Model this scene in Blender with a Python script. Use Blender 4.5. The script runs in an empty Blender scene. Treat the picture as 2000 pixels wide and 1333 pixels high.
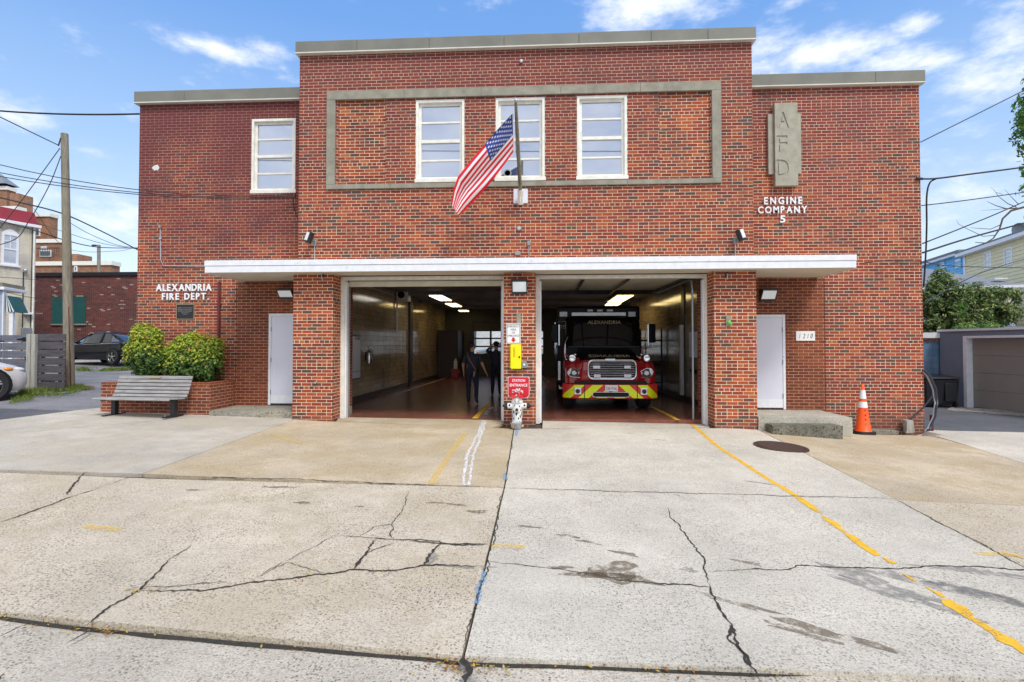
import bpy, math, random
from mathutils import Vector, Matrix, noise
R = math.radians
random.seed(5)
sc = bpy.context.scene
COL = sc.collection
PI = math.pi
# ------------------------------------------------------------------ camera numbers
F = 1060.0; CX = 1000.0; CYP = 651.0; HOR = 675.0
YAW = math.atan(60/F); PIT = math.atan((HOR-CYP)/F)
CAM = Vector((0, 0, 1.55))
RM = Matrix.Rotation(YAW, 3, 'Z') @ Matrix.Rotation(R(90)+PIT, 3, 'X')
def ray(px, py): return (RM @ Vector(((px-CX)/F, -(py-CYP)/F, -1.0)))
def P(px, py, Y):
    d = ray(px, py); t = Y/d.y
    return (d.x*t, CAM.z+d.z*t)
def PX(px, Y, py=675): return P(px, py, Y)[0]
def PZ(py, Y, px=1000): return P(px, py, Y)[1]
def P3(px, py, Y):
    a = P(px, py, Y); return Vector((a[0], Y, a[1]))
# ------------------------------------------------------------------ terrain
TAB = [(-40, .55), (-14, .2), (-9.7, .1), (-7, .035), (-4.6, -.018), (-.4, -.06), (4, -.12), (6.3, -.28), (9, -.33), (14, -.36), (40, -.5)]
def sstep(a, b, x):
    t = min(1, max(0, (x-a)/(b-a))); return t*t*(3-2*t)
def g(x, y):
    if x <= TAB[0][0]: a = TAB[0][1]
    elif x >= TAB[-1][0]: a = TAB[-1][1]
    else:
        for (x0, a0), (x1, a1) in zip(TAB, TAB[1:]):
            if x0 <= x <= x1: a = a0+(a1-a0)*(x-x0)/(x1-x0); break
    yy = max(y, 1.0)
    if yy < 11.15: return a+.032*(yy-11.15)
    up = .032*min(yy-11.15, 24)*(1-sstep(-10.6, -9.6, x))
    if -9.6 < x < 8.3 and yy > 11.6: a = a-sstep(11.6, 12.4, yy)*.12*(1 if x > -9 else 0)
    return a+up
def G(px, py, h=0):
    d = ray(px, py); t = 5.0
    for _ in range(60):
        x, y = d.x*t, d.y*t
        z = g(x, y)+h
        t = t*.4+.6*((z-CAM.z)/d.z)
    return Vector((d.x*t, d.y*t, z))
# ------------------------------------------------------------------ materials
MATS = {}
def nt(name):
    m = bpy.data.materials.new(name); m.use_nodes = True
    n = m.node_tree; n.nodes.clear()
    out = n.nodes.new('ShaderNodeOutputMaterial'); b = n.nodes.new('ShaderNodeBsdfPrincipled')
    n.links.new(b.outputs[0], out.inputs[0])
    MATS[name] = m
    return m, n, b, out
def N(n, t, **kw):
    x = n.nodes.new('ShaderNode'+t)
    for k, v in kw.items(): setattr(x, k, v)
    return x
def mth(n, op, a, b=None, c=None, clamp=False):
    x = N(n, 'Math', operation=op); x.use_clamp = clamp
    for i, v in enumerate((a, b, c)):
        if v is None: continue
        if hasattr(v, 'is_linked') or hasattr(v, 'links'): n.links.new(v, x.inputs[i])
        else: x.inputs[i].default_value = v
    return x.outputs[0]
def mixc(n, fac, a, b, mode='MIX'):
    x = N(n, 'Mix', data_type='RGBA', blend_type=mode)
    for i, v in ((0, fac), (6, a), (7, b)):
        if hasattr(v, 'links'): n.links.new(v, x.inputs[i])
        elif i == 0: x.inputs[0].default_value = v
        else: x.inputs[i].default_value = (*v[:3], 1)
    return x.outputs[2]
def pos(n): return N(n, 'NewGeometry').outputs['Position']
def noi(n, vec, scale, detail=4, rough=.6):
    x = N(n, 'TexNoise'); x.inputs['Scale'].default_value = scale; x.inputs['Detail'].default_value = detail
    x.inputs['Roughness'].default_value = rough
    if vec is not None: n.links.new(vec, x.inputs['Vector'])
    return x.outputs['Fac']
def ramp(n, fac, stops, const=False):
    x = N(n, 'ValToRGB'); cr = x.color_ramp
    if const: cr.interpolation = 'CONSTANT'
    while len(cr.elements) > 1: cr.elements.remove(cr.elements[-1])
    cr.elements[0].position = stops[0][0]; cr.elements[0].color = (*stops[0][1], 1)
    for p, c in stops[1:]:
        e = cr.elements.new(p); e.color = (*c, 1)
    n.links.new(fac, x.inputs[0])
    return x.outputs[0]
def stepn(n, v, a, b):
    x = N(n, 'MapRange'); x.interpolation_type = 'SMOOTHSTEP'
    n.links.new(v, x.inputs[0]); x.inputs[1].default_value = a; x.inputs[2].default_value = b
    return x.outputs[0]
def bumpn(n, b, h, dist=.01, st=.6):
    x = N(n, 'Bump'); x.inputs['Distance'].default_value = dist; x.inputs['Strength'].default_value = st
    n.links.new(h, x.inputs['Height']); n.links.new(x.outputs[0], b.inputs['Normal'])
def mat(name, col, rough=.6, metal=0, var=.12, vs=3, bump=0, bs=60, em=0, coat=0, streak=None):
    m, n, b, o = nt(name)
    p = pos(n)
    if streak:
        mp = N(n, 'Mapping'); mp.inputs['Scale'].default_value = streak; n.links.new(p, mp.inputs[0]); p = mp.outputs[0]
    f = noi(n, p, vs, 5)
    dk = tuple(c*(1-var) for c in col); lt = tuple(min(1, c*(1+var)) for c in col)
    c = ramp(n, f, [(.3, dk), (.7, lt)])
    n.links.new(c, b.inputs['Base Color'])
    b.inputs['Roughness'].default_value = rough; b.inputs['Metallic'].default_value = metal
    if coat: b.inputs['Coat Weight'].default_value = coat
    if em:
        b.inputs['Emission Color'].default_value = (*col, 1); b.inputs['Emission Strength'].default_value = em
    if bump: bumpn(n, b, noi(n, p, bs, 4), bump)
    return m
def brick(name, pal, mortar, headers=True, w=.216, h=.069, ms=.0052, soot=.0, sootc=(.13, .05, .06), rough=.85, bump=.006, msoot=.5, zs=(3, 7.5), ox=0):
    m, n, b, o = nt(name)
    geo = N(n, 'NewGeometry')
    sp = N(n, 'SeparateXYZ'); n.links.new(geo.outputs['Position'], sp.inputs[0])
    sn = N(n, 'SeparateXYZ'); n.links.new(geo.outputs['True Normal'], sn.inputs[0])
    fx = mth(n, 'GREATER_THAN', mth(n, 'ABSOLUTE', sn.outputs[0]), .5)
    fz = mth(n, 'GREATER_THAN', mth(n, 'ABSOLUTE', sn.outputs[2]), .7)
    u = mth(n, 'ADD', mth(n, 'MULTIPLY', sp.outputs[1], fx), mth(n, 'MULTIPLY', sp.outputs[0], mth(n, 'SUBTRACT', 1, fx)))
    v = mth(n, 'ADD', mth(n, 'MULTIPLY', sp.outputs[1], fz), mth(n, 'MULTIPLY', sp.outputs[2], mth(n, 'SUBTRACT', 1, fz)))
    wob = mth(n, 'MULTIPLY', mth(n, 'SUBTRACT', noi(n, geo.outputs['Position'], 9, 2), .5), .012)
    cb = N(n, 'CombineXYZ'); n.links.new(mth(n, 'ADD', mth(n, 'ADD', u, 40+ox), wob), cb.inputs[0]); n.links.new(mth(n, 'ADD', mth(n, 'ADD', v, 10), mth(n, 'MULTIPLY', wob, .35)), cb.inputs[1])
    t = N(n, 'TexBrick'); n.links.new(cb.outputs[0], t.inputs[0])
    t.offset = .5; t.offset_frequency = 2
    if headers: t.squash = .5; t.squash_frequency = 7
    t.inputs['Scale'].default_value = 1; t.inputs['Mortar Size'].default_value = ms; t.inputs['Mortar Smooth'].default_value = .15
    t.inputs['Brick Width'].default_value = w; t.inputs['Row Height'].default_value = h; t.inputs['Bias'].default_value = 0
    t.inputs['Color1'].default_value = (0, 0, 0, 1); t.inputs['Color2'].default_value = (1, 1, 1, 1); t.inputs['Mortar'].default_value = (.5, .5, .5, 1)
    k = len(pal); c = ramp(n, t.outputs['Color'], [(q, cc) for q, cc in pal], True)
    sp1 = noi(n, geo.outputs['Position'], 45, 3)
    c = mixc(n, .55, c, ramp(n, sp1, [(.3, (.5, .5, .5)), (.7, (1, 1, 1))]), 'MULTIPLY')
    c = mixc(n, .8, c, ramp(n, noi(n, geo.outputs['Position'], .7, 5, .6), [(.32, (.66, .60, .66)), (.5, (1, 1, 1)), (.68, (1.18, 1.1, .95))]), 'MULTIPLY')
    mc = ramp(n, noi(n, geo.outputs['Position'], 3, 5), [(.3, tuple(x*.72 for x in mortar)), (.65, mortar)])
    if soot:
        hz = N(n, 'MapRange'); n.links.new(sp.outputs[2], hz.inputs[0]); hz.inputs[1].default_value = zs[0]; hz.inputs[2].default_value = zs[1]
        big = noi(n, geo.outputs['Position'], .55, 5, .65)
        sf = mth(n, 'MULTIPLY', stepn(n, mth(n, 'ADD', mth(n, 'MULTIPLY', hz.outputs[0], .55), mth(n, 'SUBTRACT', big, .5)), .05, .55), soot, clamp=True)
        c = mixc(n, sf, c, sootc); mc = mixc(n, mth(n, 'MULTIPLY', sf, msoot), mc, tuple(x*1.5 for x in sootc))
    # rain streaks and sooty patches
    mp = N(n, 'Mapping'); mp.inputs['Scale'].default_value = (2.2, 2.2, .22); n.links.new(geo.outputs['Position'], mp.inputs[0])
    stk = stepn(n, mth(n, 'MULTIPLY', noi(n, mp.outputs[0], 1.0, 5, .7), noi(n, geo.outputs['Position'], .9, 3, .5)), .27, .42)
    c = mixc(n, mth(n, 'MULTIPLY', stk, .45), c, (.10, .05, .045)); mc = mixc(n, mth(n, 'MULTIPLY', stk, .4), mc, (.22, .15, .12))
    # damp dirt near the ground
    c2 = mixc(n, t.outputs['Fac'], c, mc)
    lo = stepn(n, mth(n, 'ADD', sp.outputs[2], mth(n, 'MULTIPLY', noi(n, geo.outputs['Position'], 2.5, 4), .45)), .42, .02)
    c2 = mixc(n, mth(n, 'MULTIPLY', lo, .55), c2, (.09, .055, .045))
    n.links.new(c2, b.inputs['Base Color'])
    b.inputs['Roughness'].default_value = rough
    inv = mth(n, 'SUBTRACT', 1, t.outputs['Fac'])
    bumpn(n, b, mth(n, 'ADD', inv, mth(n, 'MULTIPLY', sp1, .25)), bump, .9)
    return m
def concrete(name, col, agg=.5, stain=.3, tan=None, fine=130):
    m, n, b, o = nt(name)
    p = pos(n)
    big = noi(n, p, .55, 6, .65); mid = noi(n, p, 3.2, 5, .6)
    col = tuple(x*1.22 for x in col)
    c = ramp(n, big, [(.3, tuple(x*(1-stain) for x in col)), (.62, tuple(x*1.06 for x in col))])
    if tan: c = mixc(n, stepn(n, noi(n, p, .9, 5, .7), .42, .62), c, tan)
    c = mixc(n, .35, c, ramp(n, mid, [(.3, (.72, .7, .67)), (.7, (1.05, 1.05, 1.05))]), 'MULTIPLY')
    wear = stepn(n, noi(n, p, 1.3, 5, .65), .33, .6)      # where the cement skin has worn off the aggregate
    v = N(n, 'TexVoronoi'); n.links.new(p, v.inputs['Vector']); v.inputs['Scale'].default_value = fine*.42
    sepc = N(n, 'SeparateColor'); n.links.new(v.outputs['Color'], sepc.inputs[0])
    peb = ramp(n, sepc.outputs[0], [(0, (.16, .15, .15)), (.16, (.42, .38, .33)), (.34, (.85, .82, .78)), (.62, (1.08, 1.05, 1.0)), (.86, (1.25, 1.2, 1.1)), (.95, (.30, .26, .24))], True)
    inside = stepn(n, v.outputs['Distance'], .52, .34)
    c = mixc(n, mth(n, 'MULTIPLY', mth(n, 'MULTIPLY', inside, mth(n, 'ADD', mth(n, 'MULTIPLY', wear, .75), .25)), agg), c, peb, 'MULTIPLY')
    grain = noi(n, p, fine*2.0, 3, .7)
    c = mixc(n, .6*agg+.2, c, ramp(n, grain, [(.34, (.32, .30, .28)), (.56, (1.15, 1.15, 1.15))]), 'MULTIPLY')
    g2 = noi(n, p, fine*.55, 4, .75); c = mixc(n, .55*agg+.12, c, ramp(n, g2, [(.36, (.42, .40, .38)), (.52, (1.08, 1.08, 1.08))]), 'MULTIPLY')
    spot = stepn(n, noi(n, p, 6.5, 3, .5), .68, .74)
    c = mixc(n, mth(n, 'MULTIPLY', spot, .3), c, (.24, .19, .14))
    n.links.new(c, b.inputs['Base Color']); b.inputs['Roughness'].default_value = .88
    b.inputs['Specular IOR Level'].default_value = .25
    bumpn(n, b, mth(n, 'ADD', mth(n, 'ADD', grain, mth(n, 'MULTIPLY', mid, .8)), mth(n, 'MULTIPLY', inside, .7*agg)), .006, .8)
    return m
RED = (.39, .062, .024)
PAL = [(0, (.40, .072, .024)), (.15, (.30, .046, .022)), (.30, (.43, .098, .028)), (.43, (.25, .045, .024)), (.55, (.36, .062, .024)), (.66, (.20, .042, .034)), (.74, (.28, .07, .032)), (.81, (.125, .07, .05)), (.86, (.15, .06, .055)), (.90, (.38, .06, .022)), (.96, (.105, .075, .065)), (.98, (.48, .13, .035))]
PALP = [(0, (.45, .086, .023)), (.18, (.33, .05, .022)), (.35, (.50, .115, .028)), (.50, (.27, .046, .023)), (.62, (.43, .08, .024)), (.74, (.24, .06, .034)), (.83, (.14, .07, .05)), (.88, (.17, .06, .05)), (.92, (.40, .065, .022)), (.97, (.54, .15, .038))]
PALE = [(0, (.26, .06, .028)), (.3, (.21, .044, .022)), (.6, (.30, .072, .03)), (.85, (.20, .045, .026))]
MORT = (.86, .70, .52)
brick('brick_centre', PAL, MORT, soot=.85, sootc=(.19, .04, .036), zs=(3.6, 9.2), msoot=.4)
brick('brick_left_wing', PAL, (.80, .62, .46), soot=1.0, sootc=(.15, .030, .032), zs=(2.0, 7.0), msoot=.68, ox=.07)
brick('brick_right_wing', PAL, (.90, .72, .54), soot=.75, sootc=(.22, .045, .045), zs=(3.5, 9), msoot=.4, ox=.1)
brick('brick_pillar', PALP, (.95, .82, .60), ox=.05)
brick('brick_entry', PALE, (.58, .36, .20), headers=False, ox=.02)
brick('brick_planter', PALE+[(.93, (.36, .08, .04))], (.62, .46, .32), headers=False)
brick('brick_old', [(0, (.16, .035, .03)), (.3, (.11, .028, .026)), (.6, (.2, .045, .036)), (.85, (.09, .03, .03)), (.96, (.45, .36, .32))], (.3, .2, .17), headers=False, ms=.006)
brick('brick_tan', [(0, (.36, .17, .09)), (.4, (.28, .12, .07)), (.7, (.42, .2, .11))], (.5, .36, .26), headers=False)
brick('brick_cream', [(0, (.76, .72, .60)), (.5, (.80, .75, .63))], (.66, .61, .51), headers=False, bump=.01)
brick('block_blue', [(0, (.13, .24, .38)), (.5, (.15, .27, .42))], (.1, .19, .31), headers=False, w=.4, h=.2)
def tile(name, pal, mortar, w, h, ms, rough, floor=False, coat=0):
    m = brick(name, pal, mortar, headers=False, w=w, h=h, ms=ms, rough=rough, bump=.0015)
    return m
tile('tile_wall', [(0, (.52, .41, .25)), (.35, (.47, .37, .22)), (.7, (.56, .45, .28))], (.2, .16, .10), .30, .15, .004, .13)
tile('tile_floor', [(0, (.33, .085, .05)), (.35, (.27, .07, .042)), (.7, (.38, .10, .055))], (.36, .24, .18), .2, .1, .004, .26)
concrete('conc_tan', (.61, .54, .435), .75, .2, (.64, .555, .42))
concrete('conc_tan_dark', (.55, .465, .345), .5, .28, (.56, .455, .30))
concrete('conc_white', (.60, .56, .485), .6, .2)
concrete('conc_grey', (.52, .48, .42), .35, .3, (.56, .51, .42))
concrete('conc_street', (.58, .53, .45), .8, .25)
concrete('conc_old', (.32, .31, .26), .8, .5, (.42, .40, .33), 60)
concrete('conc_tread', (.15, .15, .12), .9, .5, (.24, .23, .19), 50)  # darker concrete, sets the tread apart from the paler landing
concrete('conc_step', (.46, .44, .38), .5, .4, (.50, .48, .41), 70)
concrete('asphalt', (.13, .135, .15), .5, .35, None, 90)
concrete('asphalt_alley', (.22, .225, .245), .5, .4, (.30, .295, .31), 90)
concrete('gravel_pale', (.42, .39, .36), 1.0, .3, None, 30)
concrete('ground_dirt', (.10, .085, .06), .5, .4, None, 60)
mat('stone', (.30, .285, .23), .85, var=.22, vs=5, bump=.003, bs=80)
mat('stone_light', (.40, .385, .31), .85, var=.16, vs=6, bump=.003, bs=80)
mat('stone_cut_shade', (.17, .16, .125), .9, var=.1)  # letter cutter colour, darkened to stand for shade in the carving
mat('coping_metal', (.20, .20, .17), .6, 0, var=.14, vs=2)
mat('coping_edge', (.7, .69, .62), .5)
mat('white_trim', (.80, .82, .86), .5, var=.07, vs=8)
_m = MATS['white_trim'].node_tree; _b = [x for x in _m.nodes if x.type == 'BSDF_PRINCIPLED'][0]; _l = _b.inputs['Base Color'].links[0].from_socket
_mp = N(_m, 'Mapping'); _mp.inputs['Scale'].default_value = (1, 1, 3); _m.links.new(pos(_m), _mp.inputs[0])
_m.links.new(mixc(_m, mth(_m, 'MULTIPLY', stepn(_m, noi(_m, _mp.outputs[0], 7, 5, .7), .66, .70), .75), _l, (.16, .15, .14)), _b.inputs['Base Color'])
mat('cream_trim', (.84, .83, .76), .55, var=.12, vs=7)
mat('beige_soffit', (.66, .61, .50), .7, var=.08, vs=2)
mat('white_door', (.72, .74, .84), .4, var=.02)
mat('white_sign', (.85, .85, .85), .4, var=.04)
mat('letter_white', (.9, .92, .97), .35, var=.02)
mat('black', (.012, .012, .015), .45)
mat('black_rubber', (.018, .018, .02), .8, bump=.002)
mat('dark_metal', (.03, .032, .036), .4, .3)
mat('grey_metal', (.33, .34, .35), .45, .6)
mat('galvanised', (.5, .52, .55), .4, .7)
mat('chrome', (.75, .77, .8), .15, 1, var=.02)
mat('steel', (.6, .6, .6), .22, 1, var=.05)
mat('bronze_dark', (.035, .032, .035), .5, .4)
mat('brass', (.45, .36, .2), .4, .7)
mat('red_sign', (.62, .012, .03), .4, var=.04)
mat('red_ink', (.55, .01, .015), .5)
mat('yellow_plastic', (.95, .82, .0), .35, var=.03)
mat('orange_ink', (.6, .12, .0), .5)
mat('cone_orange', (.95, .10, .005), .45, var=.05)
mat('reflective_white', (.8, .84, .86), .3, var=.05)
mat('wire_black', (.02, .02, .024), .6)
mat('rust_red_pipe', (.13, .018, .02), .5, var=.2, vs=8)
mat('chalk_white', (.8, .82, .85), .9, var=.1, vs=20)
mat('chalk_blue', (.33, .5, .7), .9, var=.1, vs=20)
mat('crack', (.04, .035, .028), .95, var=.4, vs=25, bump=.01)
mat('manhole', (.085, .05, .04), .6, .4, var=.3, vs=30, bump=.004, bs=90)
mat('bench_wood', (.30, .295, .29), .75, var=.3, vs=2.2, bump=.002, bs=40, streak=(1.5, 12, 12))
mat('old_wood', (.25, .225, .17), .85, var=.35, vs=3, bump=.004, bs=20, streak=(9, 9, .7))
mat('fence_wood', (.085, .075, .085), .8, var=.35, vs=3, bump=.003, streak=(1, 1, 10))
mat('gate_wood', (.14, .145, .18), .8, var=.3, vs=3, bump=.003, streak=(1, 1, 10))
mat('post_wood', (.38, .37, .33), .85, var=.25, vs=3, streak=(8, 8, .8))
mat('bark', (.09, .065, .045), .9, var=.3, vs=12, bump=.01)
mat('soil', (.03, .022, .015), .95)
mat('blind', (.92, .93, .95), .7, var=.05, vs=1.5)
mat('dark_room', (.02, .02, .025), .9)
mat('ceiling_dark', (.20, .20, .23), .6, var=.3, vs=1.5)
mat('door_panel_dark', (.10, .10, .10), .5)
mat('cream_panel', (.62, .6, .48), .5)
mat('base_dark', (.05, .035, .03), .4)
mat('lamp_glass', (.8, .86, .9), .25, em=.12)
mat('fluoro', (1, .76, .34), .5, em=3.2)
mat('fluoro_white', (1, .93, .8), .5, em=2.6)
mat('whiteboard', (.85, .86, .9), .3, var=.03)
mat('truck_black', (.004, .004, .006), .2)
mat('truck_red', (.30, .008, .014), .18, coat=.8, var=.04)
mat('chev_yellow', (.86, 1.0, .01), .35, var=.02)
mat('chev_red', (.72, .04, .03), .35, var=.02)
mat('gold_leaf', (.45, .38, .25), .4)
mat('truck_glass', (.012, .013, .018), .04, coat=1)
mat('lens_clear', (.75, .78, .8), .1, coat=1)
mat('lens_amber', (.7, .25, .03), .2)
for _n, _v in (('truck_black', .12), ('black', .2), ('door_panel_dark', .2)):
    [x for x in MATS[_n].node_tree.nodes if x.type == 'BSDF_PRINCIPLED'][0].inputs['Specular IOR Level'].default_value = _v
mat('car_black', (.006, .006, .010), .2, coat=.2)
mat('car_white', (.62, .62, .64), .25, coat=.8, var=.03)
mat('car_silver', (.5, .52, .55), .25, .2, coat=.8)
mat('car_glass', (.03, .04, .05), .05, coat=1)
mat('alloy', (.6, .6, .62), .3, .9)
mat('navy_cloth', (.022, .026, .045), .85, var=.2, vs=10)
mat('navy_trousers', (.010, .013, .034), .85, var=.2, vs=10)
mat('skin', (.42, .22, .15), .6, var=.06)
mat('hair', (.02, .014, .01), .7)
mat('leather', (.22, .10, .06), .5)
mat('shoe', (.012, .012, .014), .5)
mat('flag_red', (.80, .008, .03), .75, var=.04)
mat('flag_white', (.92, .92, .95), .75, var=.03)
mat('flag_blue', (.02, .055, .32), .75, var=.06)
mat('green_shutter', (.012, .09, .085), .6)
mat('roof_red', (.26, .02, .03), .5)
mat('roof_grey', (.20, .22, .26), .7, var=.15, vs=1)
mat('stucco_grey', (.19, .225, .285), .8, var=.05)
mat('garage_taupe', (.27, .255, .23), .5, var=.04)
mat('siding_yellow', (.78, .72, .46), .6, var=.04)
mat('siding_blue', (.16, .50, .85), .6, var=.04)
mat('siding_grey', (.36, .41, .5), .6)
mat('stucco_white', (.7, .7, .7), .8)
mat('bin_plastic', (.02, .021, .026), .4)
mat('dish_grey', (.1, .12, .15), .4)
mat('hydrant_white', (.8, .8, .78), .4, var=.05)
mat('hydrant_yellow', (.8, .72, .15), .5)
mat('cable', (.02, .03, .05), .35)
mat('window_dark', (.10, .12, .15), .06, coat=1)
mat('window_pale', (.45, .5, .58), .08, coat=1)
mat('green_plastic', (.12, .5, .04), .4)
mat('leaf_litter', (.42, .3, .06), .8, var=.4, vs=30)
mat('leaf_litter_brown', (.25, .09, .02), .8, var=.4, vs=30)
def leafmat(name, stops, sss=.2):
    m, n, b, o = nt(name)
    geo = N(n, 'NewGeometry')
    c = ramp(n, geo.outputs['Random Per Island'], stops)
    n.links.new(c, b.inputs['Base Color']); b.inputs['Roughness'].default_value = .55
    tr = N(n, 'BsdfTranslucent'); n.links.new(c, tr.inputs[0])
    mx = N(n, 'MixShader'); mx.inputs[0].default_value = .25
    n.links.new(b.outputs[0], mx.inputs[1]); n.links.new(tr.outputs[0], mx.inputs[2]); n.links.new(mx.outputs[0], o.inputs[0])
leafmat('leaf_dark', [(0, (.03, .07, .018)), (.5, (.07, .15, .025)), (1, (.15, .26, .04))])
leafmat('leaf_new', [(0, (.20, .36, .04)), (.5, (.40, .52, .05)), (.9, (.58, .56, .06)), (.97, (.5, .26, .05)), (1, (.45, .14, .05))])
leafmat('leaf_tree', [(0, (.04, .08, .028)), (.5, (.09, .15, .045)), (.85, (.17, .23, .06)), (1, (.27, .26, .07))])
leafmat('leaf_tip', [(0, (.08, .16, .03)), (.6, (.17, .28, .05)), (.9, (.34, .40, .08)), (1, (.42, .34, .09))])
leafmat('leaf_bright', [(0, (.04, .12, .015)), (.5, (.09, .22, .03)), (1, (.2, .38, .06))])
leafmat('grass', [(0, (.06, .11, .02)), (.5, (.14, .22, .03)), (1, (.3, .33, .06))])
def glassmat(name, tint=(.9, .95, 1), refl=.35):
    m, n, b, o = nt(name)
    gl = N(n, 'BsdfGlossy'); gl.inputs['Roughness'].default_value = .02; gl.inputs['Color'].default_value = (.9, .93, 1, 1)
    tr = N(n, 'BsdfTransparent'); tr.inputs[0].default_value = (*tint, 1)
    fr = N(n, 'Fresnel'); fr.inputs[0].default_value = 1.5
    mx = N(n, 'MixShader'); n.links.new(mth(n, 'ADD', fr.outputs[0], refl, clamp=True), mx.inputs[0])
    n.links.new(tr.outputs[0], mx.inputs[1]); n.links.new(gl.outputs[0], mx.inputs[2]); n.links.new(mx.outputs[0], o.inputs[0])
glassmat('glass', (.95, .97, 1), .33)
glassmat('glass_clear', (.9, .93, .95), .02)
def stainmat(name, col, a=.55, sc_=9):
    m, n, b, o = nt(name)
    b.inputs['Base Color'].default_value = (*col, 1); b.inputs['Roughness'].default_value = .7
    tr = N(n, 'BsdfTransparent'); mx = N(n, 'MixShader')
    n.links.new(mth(n, 'MULTIPLY', stepn(n, noi(n, pos(n), sc_, 6, .7), .36, .56), a), mx.inputs[0])
    n.links.new(tr.outputs[0], mx.inputs[1]); n.links.new(b.outputs[0], mx.inputs[2]); n.links.new(mx.outputs[0], o.inputs[0])
stainmat('stain_brown', (.20, .155, .10), .6)
stainmat('stain_grey', (.27, .26, .25), .5)
stainmat('mark_faint', (.85, .60, .15), .55, 25)
stainmat('blue_faint', (.25, .42, .65), .7, 25)
stainmat('chalk_faint', (.85, .87, .9), .95, 45)
stainmat('line_worn', (.85, .47, .02), 1.0, 14)

def wornpaint(name, col, lo, hi, a=.97):
    m, n, b, o = nt(name)
    p = pos(n); c = ramp(n, noi(n, p, 9, 5, .7), [(.3, tuple(x*.72 for x in col)), (.6, col)]); n.links.new(c, b.inputs['Base Color']); b.inputs['Roughness'].default_value = .8
    tr = N(n, 'BsdfTransparent'); mx = N(n, 'MixShader'); f = mth(n, 'MULTIPLY', stepn(n, mth(n, 'ADD', mth(n, 'MULTIPLY', noi(n, p, 7, 4, .6), .6), mth(n, 'MULTIPLY', noi(n, p, 60, 3, .7), .4)), lo, hi), a)
    n.links.new(f, mx.inputs[0]); n.links.new(tr.outputs[0], mx.inputs[1]); n.links.new(b.outputs[0], mx.inputs[2]); n.links.new(mx.outputs[0], o.inputs[0])
wornpaint('line_yellow', (.88, .50, .03), .38, .45)
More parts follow.
